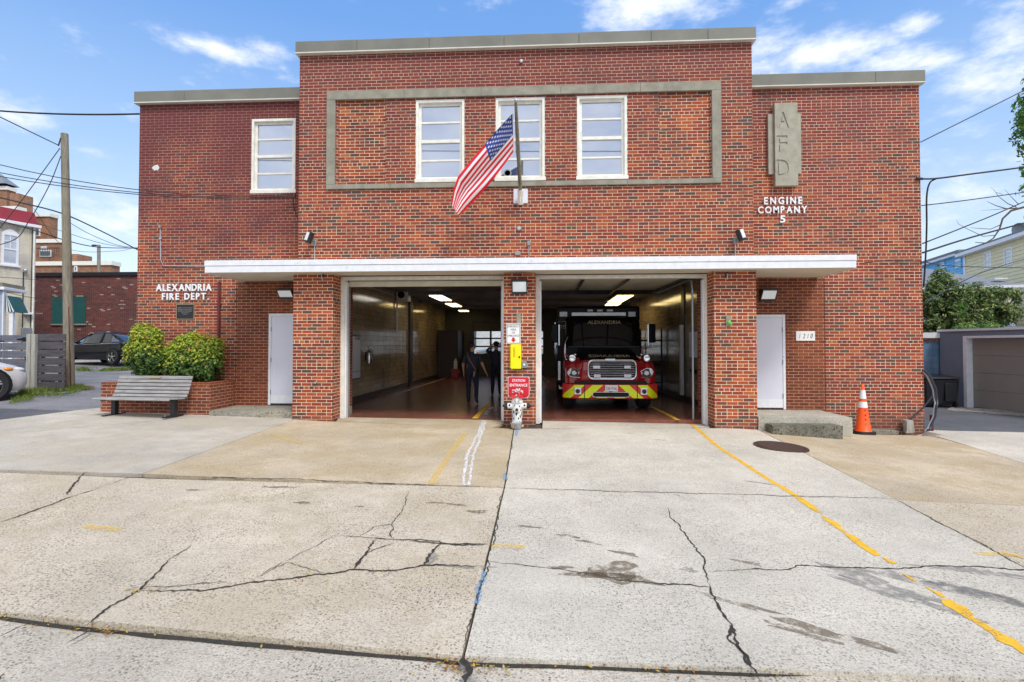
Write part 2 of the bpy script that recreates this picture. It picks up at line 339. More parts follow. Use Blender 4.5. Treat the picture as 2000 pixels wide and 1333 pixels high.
# ------------------------------------------------------------------ mesh helpers
OFF = {}
class MB:
    def __init__(s): s.v = []; s.f = []; s.m = []; s.cur = 0
    def add(s, vs, fs):
        k = len(s.v); s.v += [tuple(v) for v in vs]
        for f in fs: s.f.append(tuple(i+k for i in f)); s.m.append(s.cur)
        return s
    def quad(s, *p): return s.add(p, [tuple(range(len(p)))])
    def box(s, x0, x1, y0, y1, z0, z1):
        vs = [(x, y, z) for z in (z0, z1) for y in (y0, y1) for x in (x0, x1)]
        return s.add(vs, [(0, 2, 3, 1), (4, 5, 7, 6), (0, 1, 5, 4), (2, 6, 7, 3), (0, 4, 6, 2), (1, 3, 7, 5)])
    def cbox(s, c, d, rz=0, rx=0, ry=0):
        m = Matrix.Rotation(rz, 3, 'Z') @ Matrix.Rotation(ry, 3, 'Y') @ Matrix.Rotation(rx, 3, 'X')
        vs = [Vector(c)+m @ Vector((x*d[0]/2, y*d[1]/2, z*d[2]/2)) for z in (-1, 1) for y in (-1, 1) for x in (-1, 1)]
        return s.add(vs, [(0, 2, 3, 1), (4, 5, 7, 6), (0, 1, 5, 4), (2, 6, 7, 3), (0, 4, 6, 2), (1, 3, 7, 5)])
    def prism(s, pts, y0, y1):           # pts: (x,z) outline, extruded along y
        n = len(pts); vs = [(x, y0, z) for x, z in pts]+[(x, y1, z) for x, z in pts]
        return s.add(vs, [tuple(range(n)), tuple(range(2*n-1, n-1, -1))]+[(i, i+n, (i+1) % n+n, (i+1) % n) for i in range(n)])
    def prismx(s, pts, x0, x1):          # pts: (y,z)
        n = len(pts); vs = [(x0, y, z) for y, z in pts]+[(x1, y, z) for y, z in pts]
        return s.add(vs, [tuple(range(n)), tuple(range(2*n-1, n-1, -1))]+[(i, i+n, (i+1) % n+n, (i+1) % n) for i in range(n)])
    def prismz(s, pts, z0, z1):          # pts: (x,y)
        n = len(pts); vs = [(x, y, z0) for x, y in pts]+[(x, y, z1) for x, y in pts]
        return s.add(vs, [tuple(range(n)), tuple(range(2*n-1, n-1, -1))]+[(i, i+n, (i+1) % n+n, (i+1) % n) for i in range(n)])
    def tube(s, pts, r, n=8, caps=True):
        pts = [Vector(p) for p in pts]; k = len(pts)
        rr = r if isinstance(r, (list, tuple)) else [r]*k
        vs = []; up = None
        for i, p in enumerate(pts):
            t = (pts[min(i+1, k-1)]-pts[max(i-1, 0)]).normalized()
            if up is None or abs(t.dot(up)) > .98: up = Vector((0, 0, 1)) if abs(t.z) < .9 else Vector((0, 1, 0))
            a = t.cross(up).normalized(); b = t.cross(a); up = a.cross(t)
            for j in range(n):
                q = 2*PI*j/n; vs.append(p+a*math.cos(q)*rr[i]+b*math.sin(q)*rr[i])
        fs = [(i*n+j, i*n+(j+1) % n, (i+1)*n+(j+1) % n, (i+1)*n+j) for i in range(k-1) for j in range(n)]
        if caps: fs += [tuple(range(n-1, -1, -1)), tuple((k-1)*n+j for j in range(n))]
        return s.add(vs, fs)
    def cyl(s, p0, p1, r0, r1=None, n=16): return s.tube([p0, p1], [r0, r0 if r1 is None else r1], n)
    def lathe(s, prof, c=(0, 0, 0), n=24, axis='Z', caps=True):
        vs = []; k = len(prof)
        for r, h in prof:
            for j in range(n):
                q = 2*PI*j/n; a, b = r*math.cos(q), r*math.sin(q)
                v = (a, b, h) if axis == 'Z' else ((a, h, b) if axis == 'Y' else (h, a, b))
                vs.append((c[0]+v[0], c[1]+v[1], c[2]+v[2]))
        fs = [(i*n+j, i*n+(j+1) % n, (i+1)*n+(j+1) % n, (i+1)*n+j) for i in range(k-1) for j in range(n)]
        if caps and prof[0][0] > 1e-6: fs.append(tuple(range(n-1, -1, -1)))
        if caps and prof[-1][0] > 1e-6: fs.append(tuple((k-1)*n+j for j in range(n)))
        return s.add(vs, fs)
    def ball(s, c, r, n=12, sc3=(1, 1, 1)):
        pr = [(max(1e-7, math.sin(PI*i/8))*r, -math.cos(PI*i/8)*r) for i in range(9)]
        k = len(s.v); s.lathe(pr, (0, 0, 0), n)
        for i in range(k, len(s.v)):
            v = s.v[i]; s.v[i] = (c[0]+v[0]*sc3[0], c[1]+v[1]*sc3[1], c[2]+v[2]*sc3[2])
        return s
    def grid(s, fn, nu, nv):
        vs = [fn(i/nu, j/nv) for j in range(nv+1) for i in range(nu+1)]
        return s.add(vs, [(j*(nu+1)+i, j*(nu+1)+i+1, (j+1)*(nu+1)+i+1, (j+1)*(nu+1)+i) for j in range(nv) for i in range(nu)])
    def wall(s, x0, x1, z0, z1, yf, yb, holes=()):
        xs = sorted({x0, x1, *[h[0] for h in holes], *[h[1] for h in holes]}); xs = [x for x in xs if x0 <= x <= x1]
        zs = sorted({z0, z1, *[h[2] for h in holes], *[h[3] for h in holes]}); zs = [z for z in zs if z0 <= z <= z1]
        for a, b in zip(xs, xs[1:]):
            for c, d in zip(zs, zs[1:]):
                mx, mz = (a+b)/2, (c+d)/2
                if any(h[0] < mx < h[1] and h[2] < mz < h[3] for h in holes): continue
                s.quad((a, yf, c), (b, yf, c), (b, yf, d), (a, yf, d)); s.quad((b, yb, c), (a, yb, c), (a, yb, d), (b, yb, d))
        s.quad((x0, yb, z0), (x0, yf, z0), (x0, yf, z1), (x0, yb, z1)); s.quad((x1, yf, z0), (x1, yb, z0), (x1, yb, z1), (x1, yf, z1))
        s.quad((x0, yf, z1), (x1, yf, z1), (x1, yb, z1), (x0, yb, z1)); s.quad((x0, yb, z0), (x1, yb, z0), (x1, yf, z0), (x0, yf, z0))
        for a, b, c, d in holes:
            c = max(c, z0)
            s.quad((a, yf, c), (a, yb, c), (a, yb, d), (a, yf, d)); s.quad((b, yb, c), (b, yf, c), (b, yf, d), (b, yb, d))
            s.quad((a, yb, d), (b, yb, d), (b, yf, d), (a, yf, d)); s.quad((a, yf, c), (b, yf, c), (b, yb, c), (a, yb, c))
        return s
    def build(s, name, mats, parent=None, smooth=False, bevel=0):
        me = bpy.data.meshes.new(name)
        off = OFF[parent.name] if parent else None
        if off is None:
            if s.v and not parent:
                xs = [v[0] for v in s.v]; ys = [v[1] for v in s.v]; zz = min(v[2] for v in s.v)
                off = Vector(((min(xs)+max(xs))/2, (min(ys)+max(ys))/2, zz))
            else: off = Vector((0, 0, 0))
        vs = [(v[0]-off[0], v[1]-off[1], v[2]-off[2]) for v in s.v]
        me.from_pydata(vs, [], s.f); me.update()
        if not isinstance(mats, (list, tuple)): mats = [mats]
        for m in mats: me.materials.append(MATS[m])
        if len(mats) > 1: me.polygons.foreach_set('material_index', s.m)
        bm = __import__('bmesh').new(); bm.from_mesh(me); __import__('bmesh').ops.recalc_face_normals(bm, faces=bm.faces) if FIXN[0] else None; bm.to_mesh(me); bm.free()
        if smooth:
            me.polygons.foreach_set('use_smooth', [True]*len(me.polygons))
            try: me.set_sharp_from_angle(angle=R(40))
            except Exception: pass
        o = bpy.data.objects.new(name, me); COL.objects.link(o)
        if parent: o.parent = parent
        else: o.location = off
        OFF[o.name] = off
        if bevel:
            b = o.modifiers.new('bevel', 'BEVEL'); b.width = bevel; b.segments = 2; b.limit_method = 'ANGLE'
        return o
FIXN = [True]
def tag(o, label=None, cat=None, group=None, kind=None):
    if label: o['label'] = label
    if cat: o['category'] = cat
    if group: o['group'] = group
    if kind: o['kind'] = kind
    return o
def thing(name, label, cat, loc=(0, 0, 0), group=None):
    o = bpy.data.objects.new(name, None); COL.objects.link(o); o.location = loc; o.empty_display_size = .2
    OFF[o.name] = Vector(loc)
    return tag(o, label, cat, group)
def place(o, loc, rz=0): o.location = loc; o.rotation_euler = (0, 0, rz); return o
def struct(o): o['kind'] = 'structure'; return o
def copy_tree(o, parent=None):
    c = o.copy(); COL.objects.link(c)
    if parent: c.parent = parent
    for ch in list(o.children): copy_tree(ch, c)
    return c
# text -> verts/faces in local plane (x right, y up), depth extruded
TXT = {}
def glyph(s, ext=.1, off=0, shear=0):
    k = (s, ext, off, shear)
    if k in TXT: return TXT[k]
    cu = bpy.data.curves.new('t', 'FONT'); cu.body = s; cu.size = 1; cu.extrude = ext; cu.offset = off; cu.resolution_u = 3; cu.shear = shear
    o = bpy.data.objects.new('t', cu); COL.objects.link(o)
    dg = bpy.context.evaluated_depsgraph_get(); dg.update()
    me = bpy.data.meshes.new_from_object(o.evaluated_get(dg))
    vs = [tuple(v.co) for v in me.vertices]; fs = [tuple(p.vertices) for p in me.polygons]
    bpy.data.objects.remove(o); bpy.data.curves.remove(cu); bpy.data.meshes.remove(me)
    TXT[k] = (vs, fs); return TXT[k]
def put_text(mb, s, x0, x1, z0, z1, y, depth=.003, off=0, fn=None, shear=0):
    """text fitted in [x0,x1]x[z0,z1] on a wall facing -y; fn maps (x,z,d)->3D"""
    vs, fs = glyph(s, .1, off, shear)
    a = min(v[0] for v in vs); b = max(v[0] for v in vs); c = min(v[1] for v in vs); d = max(v[1] for v in vs)
    out = []
    for v in vs:
        x = x0+(v[0]-a)/(b-a)*(x1-x0); z = z0+(v[1]-c)/(d-c)*(z1-z0); dd = (v[2]+.1)/.2*depth
        out.append(fn(x, z, dd) if fn else (x, y-dd, z))
    mb.add(out, fs); return mb
def letters(root, s, x0, x1, z0, z1, y, depth, m, off=.02):
    """separate letters spaced evenly to fill x0..x1"""
    H = z1-z0; A = glyph('H', .1, off)[0]; cap = max(v[1] for v in A)-min(v[1] for v in A)
    ws = []
    for ch in s:
        if ch == ' ': ws.append(.35*H); continue
        vs = glyph(ch, .1, off)[0]; w = (max(v[0] for v in vs)-min(v[0] for v in vs))/cap*H
        ws.append(w*.84 if ch not in 'I.' else w)
    gap = (x1-x0-sum(ws))/(len(s)-1)
    x = x0
    for ch, w in zip(s, ws):
        if ch != ' ':
            mb = MB(); put_text(mb, ch, x, x+w, z0, z1 if ch != '.' else z0+.16*H, y, depth, off); mb.build('letter', m, root)
        x += w+gap
# ------------------------------------------------------------------ ground, slabs
def ground_sheet():
    xs = [-220, -120, -70, -40, -25]+[-18+.5*i for i in range(73)]+[25, 40, 70, 120, 220]
    ys = [-120, -60, -25, -10, -4, 0, 1]+[1.5+.5*i for i in range(64)]+[36, 45, 60, 90, 150, 300]
    mb = MB()
    vs = [(x, y, g(x, y)-(.06 if y > 2.2 else .06)) for y in ys for x in xs]
    n = len(xs)
    mb.add(vs, [(j*n+i, j*n+i+1, (j+1)*n+i+1, (j+1)*n+i) for j in range(len(ys)-1) for i in range(n-1)])
    FIXN[0] = False; o = mb.build('ground', 'ground_dirt'); FIXN[0] = True
    struct(o); return o
ground_sheet()
def slab(name, q, m, h=0, inset=.008, n=26, skirt=.05, mb=None):
    """q: four world (x,y) corners in order; surface follows the terrain"""
    q = [Vector((p[0], p[1])) for p in q]; c = sum(q, Vector((0, 0)))/4
    q = [p+(c-p).normalized()*inset*1.4 for p in q]
    own = mb is None; mb = mb or MB(); k = len(mb.v)
    def f(u, v):
        p = (q[0]*(1-u)+q[1]*u)*(1-v)+(q[3]*(1-u)+q[2]*u)*v
        return (p.x, p.y, g(p.x, p.y)+h)
    mb.grid(f, n, n)
    N1 = n+1
    per = [i for i in range(N1)]+[j*N1+n for j in range(1, N1)]+[n*N1+i for i in range(n-1, -1, -1)]+[j*N1 for j in range(n-1, 0, -1)]
    b = len(mb.v); L = len(per)
    for i in per: v = mb.v[k+i]; mb.v.append((v[0], v[1], v[2]-skirt))
    for i in range(L):
        j = (i+1) % L; mb.f.append((k+per[i], k+per[j], b+j, b+i)); mb.m.append(mb.cur)
    if own: return struct(mb.build(name, m))
def W(px, py): p = G(px, py); return (p.x, p.y)
def WY(px, py, y):    # ground point on the line from pixel, forced y
    p = G(px, py); return (p.x, y)
# street side
CURB = [(-700, 1120), (0, 1197), (170, 1220), (905, 1284), (1466, 1304), (2000, 1308), (2900, 1306)]
cw = [W(*p) for p in CURB]
ydn = lambda p: (p[0], p[1])
# front rows
j1 = W(985, 953); j2 = W(905, 1283); j0 = W(1004, 838)
r1 = W(1750, 976); r0 = W(1480, 839); r2 = W(2010, 1114)
def ext(a, b, t): return (a[0]+(b[0]-a[0])*t, a[1]+(b[1]-a[1])*t)
l1 = W(278, 926); l0 = W(575, 820)
rc = ext(r0, r1, 2.35)   # right slab joint meets the curb line
lo = W(0, 918); lf = ext(l1, lo, 3.2)
slab('driveway_slab', [W(905, 1283), W(-700, 1120), lf, (j1[0], j1[1])], 'conc_tan')
cr = W(1466, 1303); cr2 = W(2900, 1306)
rcx = (rc[0], cr[1]-.02)
slab('driveway_slab', [j2, (rc[0], cr[1]), ext(r0, r1, 1.0), j1], 'conc_white', h=.002)
slab('driveway_slab', [l1, j1, j0, l0], 'conc_tan_dark', h=.001)
slab('driveway_slab', [j1, r1, (r0[0]-.02, r0[1]), j0], 'conc_white', h=.003)
yfr = 11.74
slab('driveway_slab', [(l0[0]+.9, l0[1]), (j0[0]-.45, j0[1]), (-.62, yfr), (-4.25, yfr)], 'conc_tan_dark', h=.001, inset=0)
slab('driveway_slab', [(j0[0]+.55, j0[1]), (r0[0]-.95, r0[1]), (3.48, yfr), (0, yfr)], 'conc_white', h=.003, inset=0)
slab('sidewalk', [l1, l0, (-6.9, 11.42), lf], 'conc_grey', h=.0)
slab('sidewalk', [(-6.95, 11.43), W(195, 797), W(-60, 828), lf], 'conc_grey', h=.0, inset=.003)
slab('sidewalk', [(-4.3, 11.5), l0, (-6.9, 11.42), (-6.9, 12.4)], 'conc_grey', h=-.004, inset=0)
slab('sidewalk', [r0, r1, W(2300, 990), W(1768, 850)], 'conc_tan_dark', h=-.001)
slab('sidewalk', [r1, (rc[0], cr[1]), W(2900, 1306), W(2300, 990)], 'conc_tan', h=-.001)
slab('sidewalk', [(4.3, 11.3), W(1490, 842), W(1762, 850), (8.4, 12.42)], 'conc_grey', h=.0, inset=.004)
slab('sidewalk', [W(1745, 841), W(2300, 1000), W(2300, 851), W(1812, 846)], 'conc_white', h=.004, inset=.0)
# street apron below the curb lip
mb = MB()
for a, b in zip(cw, cw[1:]):
    slab('', [(a[0], a[1]-2.6), (b[0], b[1]-2.6), b, a], '', h=-.035, inset=0, n=8, mb=mb)
struct(mb.build('gutter', 'conc_street'))
mb = MB()
mb.grid(lambda u, v: (-60+120*u, -9+9.8*v, g(-60+120*u, 1)-.045), 40, 4)
struct(mb.build('street', 'asphalt'))
# left alley asphalt and gravel lot
slab('road', [(-30, 5), (-9.75, 5), (-9.75, 18), (-30, 18)], 'asphalt', h=-.05, inset=0, n=24, skirt=.02)
def patch(name, pts, m, h, n=20):
    slab(name, pts, m, h=h, inset=0, n=n, skirt=.02)
patch('road', [W(-700, 925), W(-60, 829), W(195, 798), (-9.9, 13.2)][::1], 'asphalt', -.02)
patch('road', [W(-60, 829), W(-700, 925), W(-900, 830), W(0, 806)], 'asphalt_alley', -.03)
patch('road', [(-45, 11.6), (-9.45, 11.6), (-9.45, 23.6), (-45, 23.6)], 'asphalt_alley', -.035, 40)
patch('parking_lot', [(-45, 23.5), (-9.45, 23.5), (-9.45, 40), (-45, 40)], 'gravel_pale', -.03, 40)
# right alley
slab('sidewalk', [(8.2, 1.5), (32, 1.5), (32, 12.3), (8.2, 12.3)], 'conc_tan', h=-.03, inset=0, n=24, skirt=.02)
patch('road', [(8.35, 12.1), (40, 12.1), (40, 60), (8.35, 60)], 'asphalt', -.012, 30)
# behind the station
patch('parking_lot', [(-9.4, 29), (8.3, 29), (8.3, 70), (-9.4, 70)], 'conc_white', .06, 10)
# cracks
def jag(pts, step=.09, amp=.018, seed=0):
    rnd = random.Random(seed); out = []
    pts = [Vector(p) for p in pts]
    for a, b in zip(pts, pts[1:]):
        L = (b-a).length; n = max(1, int(L/step)); d = (b-a)/max(L, 1e-6); nr = Vector((-d.y, d.x))
        for i in range(n): out.append(a+(b-a)*i/n+(nr*rnd.uniform(-amp, amp) if i else Vector((0, 0))))
    out.append(pts[-1]); return out
def strip(mb, pts, w0, w1, h, seed=0, rough=.5, taper=True):
    rnd = random.Random(seed); k = len(pts); L = []; 
    for i, p in enumerate(pts):
        d = (pts[min(i+1, k-1)]-pts[max(i-1, 0)]).normalized(); nr = Vector((-d.y, d.x))
        t = i/(k-1); w = w0+(w1-w0)*t
        if taper: w *= min(1, 6*t+.15, 6*(1-t)+.15)
        a = w*.5*(1+rnd.uniform(-rough, rough)); b = w*.5*(1+rnd.uniform(-rough, rough))
        L.append((p+nr*a, p-nr*b))
    vs = []
    for a, b in L: vs += [(a.x, a.y, g(a.x, a.y)+h), (b.x, b.y, g(b.x, b.y)+h)]
    mb.add(vs, [(2*i, 2*i+1, 2*i+3, 2*i+2) for i in range(k-1)])
def wl(px): return [Vector(W(*p)) for p in px]
CR = [
 ([(0, 1022), (75, 995), (150, 968), (200, 951)], .03, .012), ([(130, 968), (145, 945), (170, 922)], .035, .02),
 ([(0, 1332), (10, 1315)], .01, .01),
 ([(170, 1222), (215, 1185), (250, 1168), (275, 1152), (310, 1118), (335, 1090)], .03, .022), ([(335, 1090), (375, 1065)], .012, .003),
 ([(275, 1155), (400, 1155), (470, 1142), (560, 1132), (650, 1122), (690, 1114), (760, 1116), (830, 1105), (945, 1107)], .022, .03),
 ([(285, 1148), (350, 1146), (450, 1138)], .006, .012),
 ([(640, 1124), (560, 1100), (500, 1130)], .003, .005),
 ([(655, 1046), (700, 1050), (770, 1055), (850, 1058), (890, 1066), (955, 1064)], .008, .03),
 ([(955, 1064), (880, 1064), (800, 1058)], .012, .035),
 ([(692, 1112), (715, 1082), (735, 1054)], .045, .02), ([(715, 1082), (770, 1062)], .015, .01),
 ([(700, 1050), (730, 1030), (765, 1025), (785, 1000), (803, 955)], .012, .004), ([(765, 1025), (765, 1052)], .012, .01),
 ([(505, 1128), (570, 1092), (655, 1046)], .004, .006),
 ([(830, 1105), (845, 1078), (862, 1062)], .05, .02),
 ([(130, 1258), (185, 1228)], .02, .01), ([(0, 1245), (50, 1222)], .012, .005),
 ([(1305, 992), (1308, 1010), (1340, 1045), (1362, 1078), (1376, 1092), (1378, 1120), (1385, 1142)], .012, .02),
 ([(1385, 1142), (1402, 1180), (1430, 1222), (1440, 1262), (1462, 1290), (1485, 1333)], .022, .03),
 ([(1425, 1222), (1422, 1250), (1450, 1278)], .03, .02),
 ([(1385, 1118), (1480, 1112), (1540, 1114), (1555, 1106), (1680, 1110), (1760, 1112), (1850, 1107), (2000, 1114), (2060, 1112)], .016, .028),
 ([(1180, 1128), (1250, 1138), (1330, 1143), (1385, 1148)], .012, .03),
 ([(945, 1097), (1010, 1103), (1090, 1112), (1180, 1128)], .005, .01),
 ([(985, 957), (950, 1120), (905, 1283)], .008, .012), ([(1004, 842), (985, 953)], .006, .008),
 ([(1318, 966), (1333, 972)], .008, .004), ([(1440, 1262), (1466, 1303)], .02, .03), 
 ([(278, 926), (200, 951)], .008, .005), ([(1750, 976), (1850, 1030), (2005, 1112)], .012, .02),
 ([(265, 927), (500, 935), (985, 953)], .016, .02), ([(985, 955), (1400, 966), (1750, 976)], .014, .016),
 ([(905, 1284), (915, 1310), (905, 1340)], .05, .07),
]
mb = MB()
for i, (px, a, b) in enumerate(CR):
    strip(mb, jag(jag(jag(wl(px), .35, .03, i+7), .12, .018, i+9), .03, .010, i), a*.55+.003, b*.55+.003, .006, i+50, .75, True)
struct(mb.build('pavement_crack', 'crack'))
# curb lip: dark face under the apron edge
mb = MB()
cj = jag([Vector(c) for c in cw], .25, .006, 3)
strip(mb, [c+Vector((0, -.012)) for c in cj], .035, .04, -.028, 4, .35, False)
struct(mb.build('curb_edge', 'crack'))
# painted lines
mb = MB()
def line(px, w, seed=1, amp=.006, h=.006, rough=.12, step=.12): strip(mb, jag(wl(px), step, amp, seed), w, w, h, seed, rough, False)
def paint(mb, pts, seed=1, h=.006, rough=.10, step=.03):
    pts = [(p[0], p[1], p[2]*.85) for p in pts]
    """pts: (px, py, width in m); a painted line of changing width with ragged edges"""
    rnd = random.Random(seed); P2 = [(Vector(W(p[0], p[1])), p[2]) for p in pts]; L = []
    for (a, wa), (b, wb_) in zip(P2, P2[1:]):
        n = max(1, int((b-a).length/step)); d = (b-a).normalized(); nr = Vector((-d.y, d.x))
        for i in range(n):
            t_ = i/n; w = wa+(wb_-wa)*t_; c_ = a+(b-a)*t_
            e = noise.noise(Vector((c_.x*7, c_.y*7, seed)))*w*.3
            L.append((c_+nr*(w/2+e+rnd.uniform(-1, 1)*rough*w), c_-nr*(w/2-e+rnd.uniform(-1, 1)*rough*w)))
    vs = []
    for a, b in L: vs += [(a.x, a.y, g(a.x, a.y)+h), (b.x, b.y, g(b.x, b.y)+h)]
    mb.add(vs, [(2*i, 2*i+1, 2*i+3, 2*i+2) for i in range(len(L)-1)])
paint(mb, [(1330, 824, .085), (1400, 872, .085), (1500, 937, .08), (1556, 970, .09)], 2, rough=.05)
paint(mb, [(1557, 970, .09), (1580, 988, .11), (1603, 1004, .05)], 3)
paint(mb, [(1608, 1010, .04), (1625, 1022, .12), (1641, 1034, .05), (1648, 1040, .05), (1665, 1052, .10), (1700, 1077, .11), (1722, 1090, .05)], 4)
paint(mb, [(1724, 1090, .03), (1742, 1099, .07), (1757, 1106, .02)], 6, rough=.3)
paint(mb, [(1762, 1122, .02), (1782, 1132, .05), (1800, 1142, .04)], 7, rough=.35); paint(mb, [(1810, 1148, .02), (1830, 1160, .05), (1850, 1172, .03)], 8, rough=.35)
paint(mb, [(1851, 1172, .05), (1862, 1184, .16), (1882, 1198, .12), (1895, 1208, .07), (1930, 1228, .08), (1945, 1238, .09), (1965, 1252, .15), (1985, 1265, .08), (2020, 1290, .08)], 9)
struct(mb.build('road_marking', 'line_yellow'))
mb = MB(); line([(908, 848), (880, 885), (842, 946)], .09, 2); line([(165, 1028), (234, 1036)], .10, 3); line([(960, 1067), (1025, 1069)], .09, 3)
line([(1905, 1082), (1990, 1086)], .08, 3); line([(600, 870), (530, 850)], .05, 5)
struct(mb.build('road_marking', 'mark_faint'))
mb = MB(); line([(1960, 1080), (2000, 1092)], .05, 4, rough=.6); struct(mb.build('road_marking', 'line_worn'))
mb = MB()
line([(944, 822), (930, 855), (912, 890), (903, 948)], .035, 3, .01, rough=.5); line([(950, 823), (938, 856), (924, 890), (916, 948)], .035, 4, .01, rough=.5)
for a, b in (((903, 947), (918, 948)), ((906, 912), (922, 911)), ((912, 893), (927, 890)), ((920, 872), (934, 870)), ((928, 852), (940, 856))): line([a, b], .03, 5, rough=.6, step=.05)
line([(948, 822), (933, 855)], .05, 8, .012, rough=.6)
struct(mb.build('road_marking', 'chalk_faint'))
mb = MB(); line([(984, 938), (988, 925)], .05, 3, rough=.6); line([(930, 1180), (945, 1118)], .05, 3, rough=.6); line([(1010, 840), (1007, 852)], .06, 5)
struct(mb.build('road_marking', 'blue_faint'))
def blob(mb, px, rx, ry, h, seed, rot=0):
    rnd = random.Random(seed); c = Vector(W(*px)); k = 26; vs = [(c.x, c.y, g(c.x, c.y)+h)]
    ph = [rnd.uniform(0, 6) for _ in range(4)]
    for i in range(k):
        q = 2*PI*i/k; r = 1+.25*math.sin(2*q+ph[0])+.2*math.sin(3*q+ph[1])+.18*math.sin(5*q+ph[2])+.12*math.sin(9*q+ph[3])
        x, y = rx*r*math.cos(q), ry*r*math.sin(q); x, y = x*math.cos(rot)-y*math.sin(rot), x*math.sin(rot)+y*math.cos(rot)
        vs.append((c.x+x, c.y+y, g(c.x+x, c.y+y)+h))
    mb.add(vs, [(0, 1+i, 1+(i+1) % k) for i in range(k)])
mb = MB()
for i, (p, a, b, r) in enumerate([((1195, 1118), .26, .15, 0), ((1160, 1124), .2, .06, 0), ((1095, 1110), .1, .03, 0), ((1225, 1130), .2, .07, -.3), ((540, 952), .16, .05, 0), ((592, 983), .1, .04, 0), ((930, 1000), .14, .04, 0),
    ((1620, 1238), .3, .06, -.5), ((1440, 1180), .22, .04, -.5), ((1560, 1235), .2, .04, -.5), ((1030, 1030), .12, .03, 0), ((1110, 1048), .1, .03, -.2), ((1150, 1060), .1, .03, -.3), ((1220, 1082), .1, .04, -.4), ((1460, 1100), .1, .03, -.5), ((380, 958), .12, .03, 0), ((856, 983), .12, .03, 0), ((895, 987), .1, .03, 0), ((700, 990), .06, .02, 0)]):
    blob(mb, p, a, b, .0045, i, r)
struct(mb.build('pavement_stain', 'stain_brown'))
mb = MB()
for i, (p, a, b, r) in enumerate([((1700, 1135), .42, .10, -.75), ((1745, 1162), .45, .06, -.8), ((1860, 1150), .55, .10, -.6), ((1930, 1165), .5, .07, -.62), ((1940, 1122), .5, .06, -.2), ((1345, 1114), .06, .045, 0), ((920, 1109), .16, .035, 0), ((845, 1090), .06, .1, 0), ((918, 1325), .05, .12, .3), ((1490, 945), .2, .03, -.5), ((1290, 790+70), .1, .03, 0)]):
    blob(mb, p, a, b, .0048, i+30, r)
struct(mb.build('pavement_stain', 'stain_grey'))
# interior markings come later with the bay floor
# litter along the curb
mb = MB(); rnd = random.Random(9)
def leaf(mb, c, s, rnd, flat=.4):
    a = rnd.uniform(0, 6.28); t = rnd.uniform(-flat, flat)
    u = Vector((math.cos(a), math.sin(a), t)).normalized()*s; w = Vector((-math.sin(a), math.cos(a), rnd.uniform(-flat, flat))).normalized()*s*.42
    mb.add([c-u, c-w*.9, c+u, c+w], [(0, 1, 2, 3)])
FIXN[0] = False
litter = [((cw[i][0]+(cw[i+1][0]-cw[i][0])*t, cw[i][1]+(cw[i+1][1]-cw[i][1])*t-abs(rnd.gauss(0, .05))), .012) for i in (1, 2, 3, 4) for t in [rnd.random() for _ in range(22)]]
for c0, n, sp in (((905, 1296), 90, .07), ((185, 1228), 50, .06), ((285, 1155), 40, .05), ((700, 1250), 24, .06), ((1290, 1302), 14, .05), ((640, 1243), 14, .06), ((600, 1128), 20, .1), ((745, 1118), 14, .05)):
    w = W(*c0); litter += [((w[0]+rnd.gauss(0, sp*1.5), w[1]+rnd.gauss(0, sp*.6)), .012) for _ in range(n)]
for (x, y), s in litter:
    leaf(mb, Vector((x, y, g(x, y)+(.012 if y > 3.6 else -.012))), s*rnd.uniform(.6, 1.7), rnd)
    mb.m[-1] = 0 if rnd.random() < .6 else 1
tag(mb.build('fallen_leaves', ['leaf_litter', 'leaf_litter_brown']), 'dry yellow and brown fallen leaves scattered along the curb lip and cracks', 'leaves', kind='stuff')
mb = MB()
for a, b in (((985, 955), (905, 1283)), ((1004, 842), (985, 953)), ((1750, 976), (2010, 1112))):
    A, B = Vector(W(*a)), Vector(W(*b))
    for _ in range(90):
        t = rnd.random(); p = A+(B-A)*t
        if noise.noise(Vector((p.x*3, p.y*3, 0))) < -.05: continue
        leaf(mb, Vector((p.x+rnd.gauss(0, .008), p.y, g(p.x, p.y)+.008)), .008*rnd.uniform(.6, 1.5), rnd, 1.5)
tag(mb.build('weeds', 'leaf_dark'), 'low green weeds growing in the driveway joints', 'weeds', kind='stuff')
FIXN[0] = True
# manhole
GX = lambda x, y: ((g(x+.3, y)-g(x-.3, y))/.6, (g(x, y+.3)-g(x, y-.3))/.6)
c = G(1525, 873); t = thing('manhole_cover', 'round rusty manhole cover set in the driveway below the concrete steps', 'manhole cover', c)
sl = -.032
MB().lathe([(.0001, .012), (.37, .012), (.375, .004), (.375, -.03)], c, 40).build('cover', 'manhole', t, True)
mb = MB().lathe([(.385, -.03), (.385, .008), (.43, .006), (.43, -.03)], c, 40); mb.build('rim', 'manhole', t, True)
mb = MB()
for i in range(-3, 4):
    for j in range(-3, 4):
        pass
_gx, _gy = GX(c.x, c.y); t.rotation_euler = (math.atan(_gy), -math.atan(_gx), 0); t.location.z += .004
